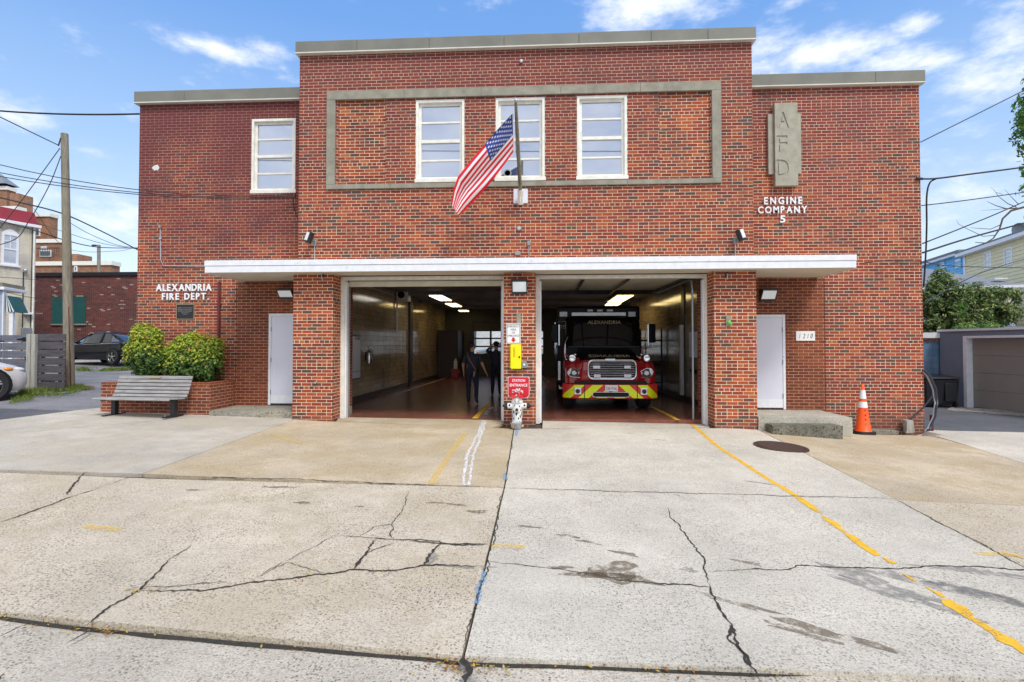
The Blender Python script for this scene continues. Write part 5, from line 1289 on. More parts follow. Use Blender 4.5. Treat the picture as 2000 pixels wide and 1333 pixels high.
# grille
a, b, c, d = rectP(1149, 1243, 704, 741, AY+.02)
mb = MB(); o_ = []
def rr(a, b, c, d, r, n=5):
    out = []
    for cx_, cz_, s0 in ((b-r, d-r, 0), (a+r, d-r, 90), (a+r, c+r, 180), (b-r, c+r, 270)):
        for i in range(n+1): q = R(s0+90*i/n); out.append((cx_+r*math.cos(q), cz_+r*math.sin(q)))
    return out
MB().prism(rr(a, b, c, d, .12), AY+.045, AY+.12).build('grille', 'black', am)
gr = MB(); o1 = rr(a, b, c, d, .12); gr.tube([(x, AY+.03, z) for x, z in o1+[o1[0]]], .022, 8, False); gr = gr.build('grille_frame', 'chrome', am, True)
for i in range(8):
    z = c+(d-c)*(i+.7)/8.4; e = .03 if i in (0, 7) else .0; MB().prismx([(AY+.02, z-.010), (AY+.0, z+.012), (AY+.045, z+.018), (AY+.045, z-.012)], a+.03+e, b-.03-e).build('grille_bar', 'chrome', gr)
for q in ((1158.5, 1172, 714.5, 720.5), (1219, 1232, 714.5, 720.5), (1160, 1173, 731.5, 738), (1219, 1233, 731.5, 738)): bl(*q, 'warning_light', 'lens_clear', AY+.0, .02, gr)
MB().prism(rr(xc-.13, xc+.11, d-.005, d+.035, .015, 3), AY+.0, AY+.03).build('badge', 'chrome', gr)
# head lamps
for px_, s in ((1117, -1), (1267, 1)):
    x, z = P(px_, 727, AY+.2); x = xc+s*.80; z = .90
    pts_ = [(-.22, .02), (-.16, .10), (-.05, .10), (.10, .02), (.20, -.07), (.18, -.11), (.02, -.12), (-.14, -.10), (-.2, -.05)]
    h = MB(); h.prism([(x+(p[0]*-s*-1)*1.0 if s < 0 else x-p[0], z+p[1]) for p in pts_], AY+.115, AY+.22); h = h.build('headlight', 'dark_metal', am, bevel=.012)
    for dx, rr_ in ((-.06, .07), (.075, .05)): MB().lathe([(rr_, 0), (rr_*.9, -.012), (rr_*.55, .01), (.0001, .012)], (x+(dx if s < 0 else -dx), AY+.11, z-.01), 18, 'Y').build('reflector', 'chrome', h, True)
    MB().prism([(x+(p[0] if s < 0 else -p[0]), z+p[1]) for p in [(-.215, .02), (-.16, .095), (-.12, .09), (-.15, -.03), (-.19, -.05)]], AY+.102, AY+.116).build('indicator', 'lens_clear', h)
    o1 = [(x+(p[0] if s < 0 else -p[0]), AY+.108, z+p[1]) for p in pts_]; MB().tube(o1+[o1[0]], .012, 5, False).build('bezel', 'chrome', h, True)
    # round fender lamps
    x, z = P(1117.5 if s < 0 else 1264, 700, AY+.25)
    l = MB().lathe([(.075, 0), (.08, -.05), (.062, -.055), (.055, -.02), (.0001, -.015)], (x, AY+.3, z), 20, 'Y').build('siren_speaker', 'chrome', am, True)
    MB().tube([(x, AY+.33, z-.03), (x, AY+.45, z-.12)], .03, 8).build('bracket', 'chrome', l, True)
    MB().ball((x-s*.09, AY+.5, z+.08), .04, 10).build('mirror', 'chrome', am, True)
    # side mirrors
    x = xc+s*1.28
    mm = MB().box(x-.09, x+.09, AY+1.5, AY+1.58, 1.62, 2.12).build('mirror', 'truck_black', am, bevel=.03)
    MB().tube([(x-s*.11, AY+1.49, 1.55), (x-s*.11, AY+1.49, 2.1)], .022, 8).build('mirror_trim', 'chrome', mm, True)
    MB().tube([(xc+s*.98, AY+1.75, 2.2), (x, AY+1.55, 2.16), (x, AY+1.55, 1.5), (xc+s*.98, AY+1.75, 1.45)], .014, 6).build('arm', 'chrome', mm, True)
MB().tube([(xc-1.0, AY+.62, 1.1), (xc-1.06, AY+.6, 1.3), (xc-1.05, AY+.6, 1.62), (xc-.98, AY+.7, 1.76)], .01, 6).build('marker_rod', 'chrome', am, True)
MB().box(xc-1.17, xc-1.10, AY+2.65, AY+2.70, .55, 1.1).build('kick_plate', 'steel', am, bevel=.005)
# bumper
bz0, bz1_ = .27, .63
def bump_path(u):   # front outline of the bumper
    x = (u*2-1)*1.13; return x, AY+max(0, abs(x)-.86)**1.6*1.6
mb = MB(); nu = 44; vs = []
for i in range(nu+1):
    x, y = bump_path(i/nu); vs += [(xc+x, y+.06, bz1_), (xc+x, y+.002, bz1_-.02), (xc+x, y, (bz0+bz1_)/2), (xc+x, y+.012, bz0+.03), (xc+x, y+.09, bz0)]
mb.add(vs, [(i*5+j, i*5+j+1, (i+1)*5+j+1, (i+1)*5+j) for i in range(nu) for j in range(4)]); bu = mb.build('bumper', 'chev_red', am, True)
def chev(poly, m='chev_yellow', off=.004):
    """poly in (x,z) clipped to the bumper face, follows its curve"""
    mb = MB(); zs_ = [bz0+.03+(bz1_-.05-bz0)*k/6 for k in range(7)]
    (xa0, xa1, xb0, xb1) = poly      # bottom left,right  top left,right
    rows = []
    for k in range(7):
        t_ = k/6; l, r_ = xa0+(xb0-xa0)*t_, xa1+(xb1-xa1)*t_; row = []
        for j in range(7):
            x = max(-1.125, min(1.125, l+(r_-l)*j/6)); y = AY+max(0, abs(x)-.86)**1.6*1.6; row.append((xc+x, y-off, zs_[k]))
        rows += row
    mb.add(rows, [(k*7+j, k*7+j+1, (k+1)*7+j+1, (k+1)*7+j) for k in range(6) for j in range(6)]); mb.build('reflective_stripe', m, bu)
Hh = .32
for s in (-1, 1):
    for x0 in (.95, .52, .09):
        w_ = .25
        l = [(s*(x0+w_+.0), s*x0, s*(x0-.34+w_), s*(x0-.34))] if True else None
        a0, a1, b0, b1 = l[0]
        if s*(b0) < .0 or s*b1 < 0:
            b1 = 0; b0 = max(0, s*b0)*s
        q = (a0, a1, b0, b1) if s < 0 else (a1, a0, b1, b0)
        chev(q)
for x in (-.62, .62): MB().box(xc+x-.008, xc+x+.008, AY-.008, AY+.02, bz0+.01, bz1_-.01).build('bumper_seam', 'black', bu)
mb = MB(); o1 = rr(xc-.43, xc+.43, .325, .44, .05); MB().prism(o1, AY-.010, AY+.02).build('air_intake', 'black', bu)
MB().tube([(x, AY-.012, z) for x, z in o1+[o1[0]]], .010, 6, False).build('intake_trim', 'chrome', bu, True)
for x in (-.78, .78):
    l = MB().box(xc+x-.085, xc+x+.085, AY-.02, AY+.03, .38, .54).build('fog_light', 'chrome', bu, bevel=.01)
    MB().lathe([(.055, 0), (.05, -.012), (.0001, -.016)], (xc+x, AY-.022, .46), 16, 'Y').build('lens', 'dark_metal', l, True)
MB().lathe([(.001, 0)], (0, 0, 0), 3) if False else None
npx = rectP(1182, 1207, 752.5, 764.5, AY-.02)
np_ = MB().box(*npx[:2], AY-.03, AY-.012, *npx[2:]).build('licence_plate', 'white_sign', bu, bevel=.004)
mb = MB(); w_ = npx[1]-npx[0]; h_2 = npx[3]-npx[2]; put_text(mb, '226-916L', npx[0]+w_*.07, npx[1]-w_*.07, npx[2]+h_2*.22, npx[3]-h_2*.28, AY-.03, .002, .0); mb.build('number', 'bronze_dark', np_)
MB().box(xc-.85, xc+.85, AY+.03, AY+.25, .60, .70).build('bumper_gap', 'black', am)
for s in (-1, 1):
    wheel(am, (xc+s*.93, AY+1.05, FL+.47), .47, .28, 'X', 6, s, 'chrome')
    wheel(am, (xc+s*.95, AY+5.2, FL+.47), .47, .4, 'X', 6, s, 'chrome')
MB().box(xc-.7, xc+.7, AY+.5, AY+6, .38, .6).build('chassis', 'black', am)
# second vehicle side glimpsed beyond: engine in the far part of the bay is too dark to read
# ------------------------------------------------------------------ interior fittings
def yw(x, px): # y on the side wall plane x seen at pixel column
    d = ray(px, 700); return x/d.x*d.y
def zpx(x, y, py):
    d = ray(0, 0); # solve height at known x,y
    fw = RM @ Vector((0, 0, -1)); up = RM @ Vector((0, 1, 0)); rel = Vector((x, y, 0))-Vector((CAM.x, CAM.y, 0))
    # (rel+z*k).up/(rel+z*k).fw = -(py-CYP)/F
    t_ = -(py-CYP)/F; k = Vector((0, 0, 1)); return CAM.z+(t_*rel.dot(fw)-rel.dot(up))/(k.dot(up)-t_*k.dot(fw))
xw = IX0+.03
ya, yb = yw(xw, 680.5), yw(xw, 703)
z0, z1 = zpx(xw, yb, 739.5), zpx(xw, yb, 656)
t = thing('wall_board', 'tall whiteboard with small magnets on the tiled left wall of the left bay', 'whiteboard', (xw, (ya+yb)/2, z0))
MB().box(xw-.02, xw+.02, ya, yb, z0, z1).build('frame', 'dark_metal', t); MB().box(xw+.02, xw+.026, ya+.03, yb-.03, z0+.03, z0+(z1-z0)*.17).build('panel', 'whiteboard', t); MB().box(xw+.02, xw+.026, ya+.03, yb-.03, z0+(z1-z0)*.18, z1-.03).build('panel', 'whiteboard', t)
for i in (.5, .68, .8): MB().box(xw+.026, xw+.03, ya+(yb-ya)*i, ya+(yb-ya)*i+.06, z1-.12, z1-.05).build('magnet', 'black', t)
ye = yw(xw, 714); ze = zpx(xw, ye, 711)
t = thing('fire_extinguisher', 'fire extinguisher with a silver body hanging on the left bay wall beside the whiteboard', 'fire extinguisher', (xw+.08, ye, ze))
MB().lathe([(.0001, 0), (.075, .005), (.08, .03), (.08, .34), (.05, .40), (.025, .42), (.025, .46), (.0001, .46)], (xw+.1, ye, ze), 16).build('tank', 'steel', t, True); MB().tube([(xw+.1, ye, ze+.46), (xw+.1, ye-.08, ze+.49)], .012, 6).build('handle', 'black', t); MB().tube([(xw+.1, ye+.02, ze+.45), (xw+.17, ye+.07, ze+.4), (xw+.18, ye+.08, ze+.2)], .01, 6).build('hose', 'black', t, True); MB().box(xw, xw+.03, ye-.06, ye+.06, ze+.1, ze+.35).build('bracket', 'dark_metal', t)
ys = yw(xw+.25, 787); zs_ = zpx(xw+.25, ys, 575)
t = thing('wall_heater', 'white box heater with a round fan high on the left bay wall', 'heater', (xw+.2, ys, zs_-.2))
MB().box(xw, xw+.42, ys, ys+.4, zs_-.24, zs_+.16).build('case', 'white_sign', t, bevel=.01); MB().lathe([(.13, 0), (.12, -.012), (.0001, -.012)], (xw+.17, ys, zs_-.02), 20, 'Y').build('fan_grille', 'black', t, True)
MB().box(xw, xw+.05, ys, ys+.05, zs_-1.3, zs_-.24).build('bracket', 'white_trim', t)
xr = IX1-.03; ya, yb = yw(xr, 1347.5), yw(xr, 1368); ya, yb = min(ya, yb), max(ya, yb)
t = thing('wall_board', 'blank whiteboard on the tiled right wall of the right bay', 'whiteboard', (xr, (ya+yb)/2, zpx(xr, yb, 700)))
ya -= .3
zA, zB = zpx(xr, yb, 700), zpx(xr, yb, 647)
MB().box(xr-.01, xr+.01, ya, yb, zA, zB).build('frame', 'dark_metal', t); MB().box(xr-.02, xr-.01, ya+.03, yb-.03, zA+.03, zB-.03).build('panel', 'whiteboard', t)
t = thing('hook_rail', 'dark rail with hooks below the blank whiteboard on the right bay wall', 'rail', (xr, (ya+yb)/2, zA-.3)); MB().box(xr-.03, xr, ya, yb, zA-.32, zA-.28).build('rail', 'dark_metal', t)
for i in range(3): MB().box(xr-.09, xr-.03, ya+.2+i*.35, ya+.26+i*.35, zA-.36, zA-.28).build('hook', 'black', t)
yv = yw(xr, 1336); t = MB().box(xr-.12, xr-.02, yv-.06, yv+.06, zpx(xr, yv, 772), zpx(xr, yv, 635)).build('wall_panel', 'stucco_white', bevel=.01); tag(t, 'tall white vertical trim panel on the right bay wall behind the whiteboard', 'wall panel')  # plain pale trim panel; it is no lamp and gives no light
MB().box(xr-.0, xr+.028, 15.6, 15.9, FL, IZ-.14).build('pilaster', 'base_dark', FS)
# gear racks along the right wall
rnd = random.Random(8)
t = thing('storage_rack', 'dark metal storage rack standing along the right bay wall behind the ambulance', 'rack', (3.5, 20, FL))
for x in (3.2, 3.9):
    for y in (18.2, 22): MB().box(x, x+.05, y, y+.05, FL, 2.1).build('post', 'dark_metal', t)
for z in (.3, 1.0, 1.7): MB().box(3.2, 3.95, 18.2, 22.05, z, z+.04).build('shelf', 'dark_metal', t)
# cabinets at the rear left
t = thing('metal_cabinet', 'dark metal cabinet against the rear left wall of the garage', 'cabinet', (-4.6, 27.5, FL))
MB().box(IX0+.03, -4.2, 26.6, 28.7, FL, 2.3).build('case', 'base_dark', t, bevel=.01)
for i in range(3): MB().box(-4.199, -4.18, 26.65+i*.68, 27.28+i*.68, .1, 2.2).build('door', 'dark_metal', t)
t = thing('bottle_crate', 'red and white supplies stacked beside the dark cabinet at the garage rear', 'supplies', (-4.0, 25.6, FL))
MB().box(-4.3, -3.9, 25.2, 25.8, FL, .45).build('crate', 'truck_red', t, bevel=.02); MB().lathe([(.0001, .45), (.09, .45), (.09, .8), (.04, .86), (.04, .92), (.0001, .92)], (-4.1, 25.4, 0), 12).build('bottle', 'stucco_white', t, True)
def lightfix(x0, x1, y0, y1, m, label):
    t = thing('ceiling_light', label, 'ceiling light', ((x0+x1)/2, (y0+y1)/2, IZ-.2), 'fluorescent lights on the garage ceiling')
    mb = MB(); mb.box(x0-.02, x1+.02, y0-.02, y1+.02, IZ-.13, IZ-.10); mb.build('housing', 'stucco_white', t)
    k = 3
    for i in range(k): MB().box(x0+(x1-x0)*(i+.15)/k, x0+(x1-x0)*(i+.85)/k, y0, y1, IZ-.16, IZ-.135).build('tube', m, t)
    for s in (y0+.1, y1-.1): MB().tube([((x0+x1)/2, s, IZ-.1), ((x0+x1)/2, s, IZ)], .008, 4).build('hanger', 'dark_metal', t)
for i, (pxa, pya, pxb, pyb) in enumerate([(849, 577, 860, 589), (879, 593, 886, 600.5), (903, 606.5, 911, 609.5)]):
    hh = IZ-.15-CAM.z; 
    def onceil(px, py):
        d = ray(px, py); t_ = (IZ-.15-CAM.z)/d.z; return d.x*t_, d.y*t_
    x, y = onceil(pxa, pya); x2, y2 = onceil(pxb, pyb)
    lightfix(x-.26, x+.22, y+.2, max(y2-.3, y+1.0), 'fluoro' if i else 'fluoro_white', 'fluorescent ceiling light in the left bay, %s from the door' % ('nearest', 'second', 'farthest')[i])
for i, (pxa, pya, pyb) in enumerate([(1222, 578, 591), (1200, 593.5, 597)]):
    x, y = onceil(pxa, pya); x2, y2 = onceil(pxa, pyb); lightfix(x-.3, x+.3, y, y2, 'fluoro', 'fluorescent ceiling light above the ambulance, the %s one' % ('nearer' if i == 0 else 'farther'))
x, y = onceil(1062, 617); lightfix(x-.5, x+.5, y, y+1.2, 'fluoro', 'fluorescent ceiling light seen just right of the centre pillar')
# hose coil on right side high
t = thing('hose_reel', 'dark hose reel hanging near the ceiling at the right side of the right bay', 'hose reel', (3.75, 13.2, 2.7)); MB().lathe([(.09, 0), (.22, .01), (.22, .03), (.1, .04), (.1, .16), (.22, .17), (.22, .19), (.09, .2)], (3.7, 13.0, 2.85), 20, 'X').build('drum', 'dark_metal', t, True)
MB().tube([(3.75, 13.0, 2.7), (3.82, 13.2, 1.9), (3.92, 13.6, 1.5)], .014, 6).build('hose', 'black', t, True)
# floor markings inside
def fstrip(pts, w, m, name='road_marking'):
    mb = MB(); pts = [Vector(p) for p in pts]; k = len(pts); vs = []
    for i, p in enumerate(pts):
        d = (pts[min(i+1, k-1)]-pts[max(i-1, 0)]).normalized(); nr = Vector((-d.y, d.x)); vs += [(*(p+nr*w/2), FL+.004), (*(p-nr*w/2), FL+.004)]
    mb.add(vs, [(2*i, 2*i+1, 2*i+3, 2*i+2) for i in range(k-1)]); struct(mb.build(name, m))
def GF(px, py): d = ray(px, py); t_ = (FL-CAM.z)/d.z; return (d.x*t_, d.y*t_)
fstrip([GF(927, 818), GF(955, 790)], .12, 'line_yellow'); fstrip([GF(1325, 821.5), GF(1308, 812), GF(1268, 793)], .10, 'line_yellow')
fstrip([(IX0+.5, 17), (IX0+.5, 27)], .05, 'chalk_white')
rnd = random.Random(6)
for px_, py_ in ((960, 797), (957, 799), (952, 805), (950, 808), (949, 809.5)): x, y = GF(px_, py_); fstrip([(x-.04, y), (x+.04, y+.02)], .05, 'chalk_white')
# ------------------------------------------------------------------ people
def person(label, J, loc, rz, s, matf, hairc=None, extra=None):
    """J: dict name -> (pos, (rx, ry)); E: bones"""
    root = thing('person', label, 'person', (0, 0, 0))
    names = list(J); idx = {n_: i for i, n_ in enumerate(names)}
    E = [('pelvis', 'belly'), ('belly', 'chest'), ('chest', 'neckb'), ('neckb', 'neck'), ('neck', 'head1'), ('head1', 'head2'), ('head2', 'head3'), ('head1', 'nose')]
    for q in 'LR':
        E += [('chest', 'sh'+q), ('sh'+q, 'el'+q), ('el'+q, 'wr'+q), ('wr'+q, 'pa'+q), ('pelvis', 'hi'+q), ('hi'+q, 'kn'+q), ('kn'+q, 'an'+q), ('an'+q, 'ba'+q), ('ba'+q, 'to'+q), ('head1', 'ear'+q)]
        for f_ in range(5): E += [('pa'+q, 'f%d%s' % (f_, q)), ('f%d%s' % (f_, q), 'g%d%s' % (f_, q))]
    me = bpy.data.meshes.new('body'); me.from_pydata([J[n_][0] for n_ in names], [(idx[a], idx[b]) for a, b in E], []); me.update()
    o = bpy.data.objects.new('tmp', me); COL.objects.link(o)
    md = o.modifiers.new('s', 'SKIN'); md.use_smooth_shade = True; md.branch_smoothing = .4
    sv = me.skin_vertices[0].data
    for i, n_ in enumerate(names): sv[i].radius = J[n_][1]; sv[i].use_root = (n_ == 'pelvis')
    ss = o.modifiers.new('u', 'SUBSURF'); ss.levels = 1; ss.render_levels = 1
    dg = bpy.context.evaluated_depsgraph_get(); dg.update(); m2 = bpy.data.meshes.new_from_object(o.evaluated_get(dg)); bpy.data.objects.remove(o)
    b = bpy.data.objects.new('body', m2); COL.objects.link(b); b.parent = root; OFF[b.name] = Vector((0, 0, 0))
    m2.materials.clear()
    ML = ['navy_cloth', 'navy_trousers', 'skin', 'shoe', 'bronze_dark']
    for m_ in ML: m2.materials.append(MATS[m_])
    mp_ = {'pelvis': 1, 'belly': 0, 'chest': 0, 'neckb': 0, 'neck': 2, 'head1': 2, 'head2': 2, 'head3': 2, 'nose': 2}
    for q in 'LR': mp_.update({'sh'+q: 0, 'el'+q: 2, 'wr'+q: 2, 'pa'+q: 2, 'hi'+q: 1, 'kn'+q: 1, 'an'+q: 3, 'ba'+q: 3, 'to'+q: 3, 'ear'+q: 2}); mp_.update({'%s%d%s' % (c_, f_, q): 2 for c_ in 'fg' for f_ in range(5)})
    pts_ = [(Vector(J[n_][0]), mp_[n_]) for n_ in names]
    for q in 'LR':
        a_, b_ = Vector(J['sh'+q][0]), Vector(J['el'+q][0]); pts_ += [(a_*.5+b_*.5, 0), (a_*.2+b_*.8, 0)]
        a_, b_ = Vector(J['kn'+q][0]), Vector(J['an'+q][0]); pts_ += [(a_*.5+b_*.5, 1), (a_*.2+b_*.8, 1)]
        a_, b_ = Vector(J['hi'+q][0]), Vector(J['kn'+q][0]); pts_ += [(a_*.5+b_*.5, 1)]
    for p in m2.polygons:
        c_ = p.center; p.material_index = min(pts_, key=lambda t_: (t_[0]-c_).length_squared)[1]; p.use_smooth = True
    h = Vector(J['head2'][0]); h1 = Vector(J['head1'][0]); fwd = (Vector(J['nose'][0])-h1).normalized()
    mb = MB(); mb.ball((0, 0, 0), 1, 14)
    mb.v = [tuple(h-fwd*.022+Vector((v[0]*.093, v[1]*.098, v[2]*.095+.012))) for v in mb.v if True]
    hair = mb.build('hair', hairc or 'hair', root, True)
    if extra: extra(root)
    root.scale = (s, s, s); place(root, loc, rz); return root
def base_pose():
    J = {'pelvis': ((0, 0, .95), (.15, .115)), 'belly': ((0, 0, 1.08), (.155, .125)), 'chest': ((0, 0, 1.28), (.165, .12)), 'neckb': ((0, 0, 1.44), (.075, .07)), 'neck': ((0, .01, 1.50), (.055, .055)),
         'head1': ((0, .03, 1.58), (.07, .08)), 'head2': ((0, .02, 1.67), (.078, .09)), 'head3': ((0, .01, 1.73), (.05, .06)), 'nose': ((0, .125, 1.61), (.014, .018))}
    for q, s in (('L', -1), ('R', 1)):
        J['ear'+q] = ((s*.088, .02, 1.61), (.012, .022))
        J['sh'+q] = ((s*.17, 0, 1.39), (.075, .07)); J['el'+q] = ((s*.25, -.02, 1.13), (.052, .052)); J['wr'+q] = ((s*.27, .05, .90), (.03, .026)); J['pa'+q] = ((s*.275, .07, .83), (.034, .018))
        J['hi'+q] = ((s*.095, 0, .88), (.105, .105)); J['kn'+q] = ((s*.11, .02, .50), (.072, .075)); J['an'+q] = ((s*.12, -.02, .11), (.052, .055)); J['ba'+q] = ((s*.125, .05, .055), (.045, .045)); J['to'+q] = ((s*.14, .17, .04), (.042, .032))
        hand(J, q, s)
    return J
def hand(J, q, s, dirv=None, side=None):
    p = Vector(J['pa'+q][0]); w_ = Vector(J['wr'+q][0]); d = (p-w_).normalized(); sd = Vector((0, 1, 0)); sd = (sd-d*sd.dot(d)).normalized()
    nr = d.cross(sd)*(-s)
    for f_ in range(4):
        o_ = (f_-1.5)*.019; L1 = (.045, .052, .048, .036)[f_]
        a = p+sd*o_*-1+d*L1+d*.02; b = a+d*L1*.7+nr*.018; J['f%d%s' % (f_, q)] = (tuple(a), (.009, .009)); J['g%d%s' % (f_, q)] = (tuple(b), (.0075, .0075))
    a = p+sd*.04+d*.005; b = a+d*.035+sd*.012; J['f4'+q] = (tuple(a), (.0105, .0105)); J['g4'+q] = (tuple(b), (.009, .009))
# person walking away
J = base_pose()
J['knL'] = ((-.11, .06, .50), (.072, .075)); J['anL'] = ((-.11, .06, .11), (.052, .055)); J['baL'] = ((-.115, .13, .055), (.045, .045)); J['toL'] = ((-.12, .25, .04), (.042, .032))
J['knR'] = ((.12, .02, .52), (.072, .075)); J['anR'] = ((.13, -.16, .16), (.052, .055)); J['baR'] = ((.14, -.11, .08), (.045, .045)); J['toR'] = ((.17, .0, .035), (.042, .032))
J['elR'] = ((.29, -.05, 1.14), (.05, .05)); J['wrR'] = ((.38, .02, .92), (.03, .026)); J['paR'] = ((.41, .04, .86), (.034, .018)); hand(J, 'R', 1)
J['elL'] = ((-.26, -.0, 1.12), (.05, .05)); J['wrL'] = ((-.25, .1, .9), (.03, .026)); J['paL'] = ((-.25, .13, .83), (.034, .018)); hand(J, 'L', -1)
J['nose'] = ((.085, .085, 1.61), (.014, .018)); J['earR'] = ((.07, -.05, 1.61), (.012, .022)); J['earL'] = ((-.06, .08, 1.61), (.012, .022))
for k_ in ('pelvis', 'belly', 'chest'): J[k_] = (J[k_][0], (J[k_][1][0]*1.08, J[k_][1][1]*1.12))
def strap(root):
    MB().tube([(-.13, .0, 1.475), (-.12, -.115, 1.38), (-.04, -.15, 1.22), (.06, -.158, 1.05), (.12, -.145, .97)], [.014, .018, .018, .018, .016], 6).build('radio_strap', 'leather', root, True)
    MB().cbox((.08, -.16, .88), (.09, .05, .13), .1).build('belt_pouch', 'bronze_dark', root, bevel=.01); MB().tube([(.08, -.2, .93), (.06, -.2, .78)], .012, 6).build('key_clip', 'gold_leaf', root)
f1 = GF(922, 789)
person('firefighter in dark navy walking away with a diagonal brown strap across the back', J, (f1[0], f1[1], FL), .05, .95, None, None, strap)
J = base_pose()
for q, s in (('L', -1), ('R', 1)):
    J['el'+q] = ((s*.33, .05, 1.44), (.055, .055)); J['wr'+q] = ((s*.17, .1, 1.60), (.03, .026)); J['pa'+q] = ((s*.12, .09, 1.66), (.034, .018)); hand(J, q, s)
f2 = GF(969, 773)
person('person in dark clothes with hands raised to the head, partly behind the centre pillar', J, (f2[0], f2[1], FL), .0, .97, None)
# crouching person right of the pillar
J = base_pose()
dz = -.42
for k_ in list(J):
    p, r_ = J[k_]; 
    if k_[:2] in ('kn', 'an', 'ba', 'to'): continue
    fz = p[2]+dz; J[k_] = ((p[0], p[1]+(.35 if p[2] > 1.2 else .12 if p[2] > 1 else 0)-.1, fz-(.1 if p[2] > 1.2 else 0)), r_)
for q, s in (('L', -1), ('R', 1)):
    J['kn'+q] = ((s*.16, .32, .45), (.08, .08)); J['an'+q] = ((s*.16, -.02, .11), (.052, .055)); J['ba'+q] = ((s*.165, .05, .055), (.045, .045)); J['to'+q] = ((s*.17, .17, .04), (.042, .032))
    J['wr'+q] = ((s*.15, .42, .62), (.03, .026)); J['pa'+q] = ((s*.12, .46, .56), (.034, .018)); J['el'+q] = ((s*.25, .25, .72), (.05, .05)); hand(J, q, s)
f3 = GF(1039, 779)
person('person in dark clothes crouching by the ambulance, mostly hidden behind the centre pillar', J, (f3[0], f3[1], FL), -PI/2, .95, None)
# ------------------------------------------------------------------ background helpers
class Plane:
    """vertical wall plane through two ground points, left to right seen from the camera"""
    def __init__(s, a, b):
        s.a = Vector((a[0], a[1], 0)); s.u = (Vector((b[0], b[1], 0))-s.a).normalized(); s.n = Vector((s.u.y, -s.u.x, 0))  # towards the camera
    def hit(s, px, py):
        d = ray(px, py); t_ = (s.a-CAM).dot(s.n)/d.dot(s.n); p = CAM+d*t_; return ((p-s.a).dot(s.u), p.z)
    def box(s, mb, a0, a1, z0, z1, o0, o1):
        vs = []
        for z in (z0, z1):
            for o in (o0, o1):
                for a in (a0, a1):
                    p = s.a+s.u*a+s.n*o; vs.append((p.x, p.y, z))
        return mb.add(vs, [(0, 2, 3, 1), (4, 5, 7, 6), (0, 1, 5, 4), (2, 6, 7, 3), (0, 4, 6, 2), (1, 3, 7, 5)])
    def rect(s, px0, px1, py0, py1):
        a, z1 = s.hit(px0, py0); b, z0 = s.hit(px1, py1); return a, b, z0, z1
    def pt(s, a, z, o): p = s.a+s.u*a+s.n*o; return (p.x, p.y, z)
def win2(root, pl, a, b, z0, z1, fr='white_trim', gl='window_pale', sash=True, fw=.07, sill=True):
    mb = MB(); pl.box(mb, a, a+fw, z0, z1, 0, .05); pl.box(mb, b-fw, b, z0, z1, 0, .05); pl.box(mb, a+fw, b-fw, z1-fw, z1, 0, .05); pl.box(mb, a+fw, b-fw, z0, z0+fw, 0, .05)
    if sash: m_ = (z0+z1)/2; pl.box(mb, a+fw, b-fw, m_-.03, m_+.03, 0, .045)
    if sill: pl.box(mb, a-.06, b+.06, z0-.08, z0-.002, 0, .09)
    f = mb.build('window', fr, root)
    pl.box(MB(), a+fw*.9, b-fw*.9, z0+fw*.9, z1-fw*.9, .002, .02).build('pane', gl, f); return f
# ---- old dark brick building
Yo = 29.0
ob = thing('brick_building', 'low dark red brick building with a green boarded window behind the black sedan', 'building', (P(165, 600, Yo)[0], Yo, .6))
x0, x1 = PX(60, Yo), PX(300, Yo); zt_ = PZ(540, Yo, 170)
MB().box(x0, x1, Yo, Yo+9, .2, zt_).build('wall', 'brick_old', ob); MB().box(x0-.05, x1+.05, Yo-.08, Yo+9, zt_, zt_+.22).build('coping', 'dark_metal', ob, bevel=.02)
a, b, c, d = rectP(103, 168, 580, 633, Yo); mb = MB(); mb.box(a, (a+b)/2-.01, Yo-.05, Yo, c, d); mb.box((a+b)/2+.01, b, Yo-.05, Yo, c, d); w_ = mb.build('window', 'green_shutter', ob)
MB().box(a-.05, b+.05, Yo-.08, Yo-.001, c-.07, c-.003).build('sill', 'stone', w_)
# ---- cream painted house
A0, B0 = P3(-420, 675, 17.5), P3(66, 675, 24.5); pl = Plane(A0, B0); L1 = (Vector((B0.x, B0.y, 0))-pl.a).length
hs = thing('painted_house', 'cream painted brick house with a red roof edge at the left edge behind the fence', 'house', (B0.x-2, B0.y, .5))
zt_ = pl.hit(66, 446)[1]
mb = MB(); pl.box(mb, 0, L1, .2, zt_, -8, 0); mb.build('wall', 'brick_cream', hs)
mb = MB(); pl.box(mb, -.1, L1+.12, zt_, zt_+.14, -.1, .22); mb.build('gutter', 'white_trim', hs, bevel=.02)
rz = zt_+.14
mb = MB(); q = [pl.pt(0, rz, .1), pl.pt(L1+.05, rz, .1), pl.pt(L1+.05, rz, -8), pl.pt(0, rz, -8)]; r_ = [pl.pt(0, rz+.62, -.15), pl.pt(L1-.0, rz+.62, -.15), pl.pt(L1, rz+.62, -8), pl.pt(0, rz+.62, -8)]
mb.add(q+r_, [(0, 1, 5, 4), (1, 2, 6, 5), (2, 3, 7, 6), (3, 0, 4, 7), (4, 5, 6, 7)]); mb.build('roof', 'roof_red', hs)
a, b, z0, z1 = pl.rect(3, 35, 454, 520); z0 = pl.hit(20, 518)[1]; w_ = win2(hs, pl, a, b, z0, z1, fw=.09)
mb = MB(); m_ = (a+b)/2; pl.box(mb, m_-.015, m_+.015, (z0+z1)/2, z1-.05, .02, .035); pl.box(mb, a+.08, b-.08, z1-(z1-z0)*.25-.015, z1-(z1-z0)*.25+.015, .02, .033); mb.build('muntin', 'white_trim', w_)
mb = MB(); arc = []
n_ = 10
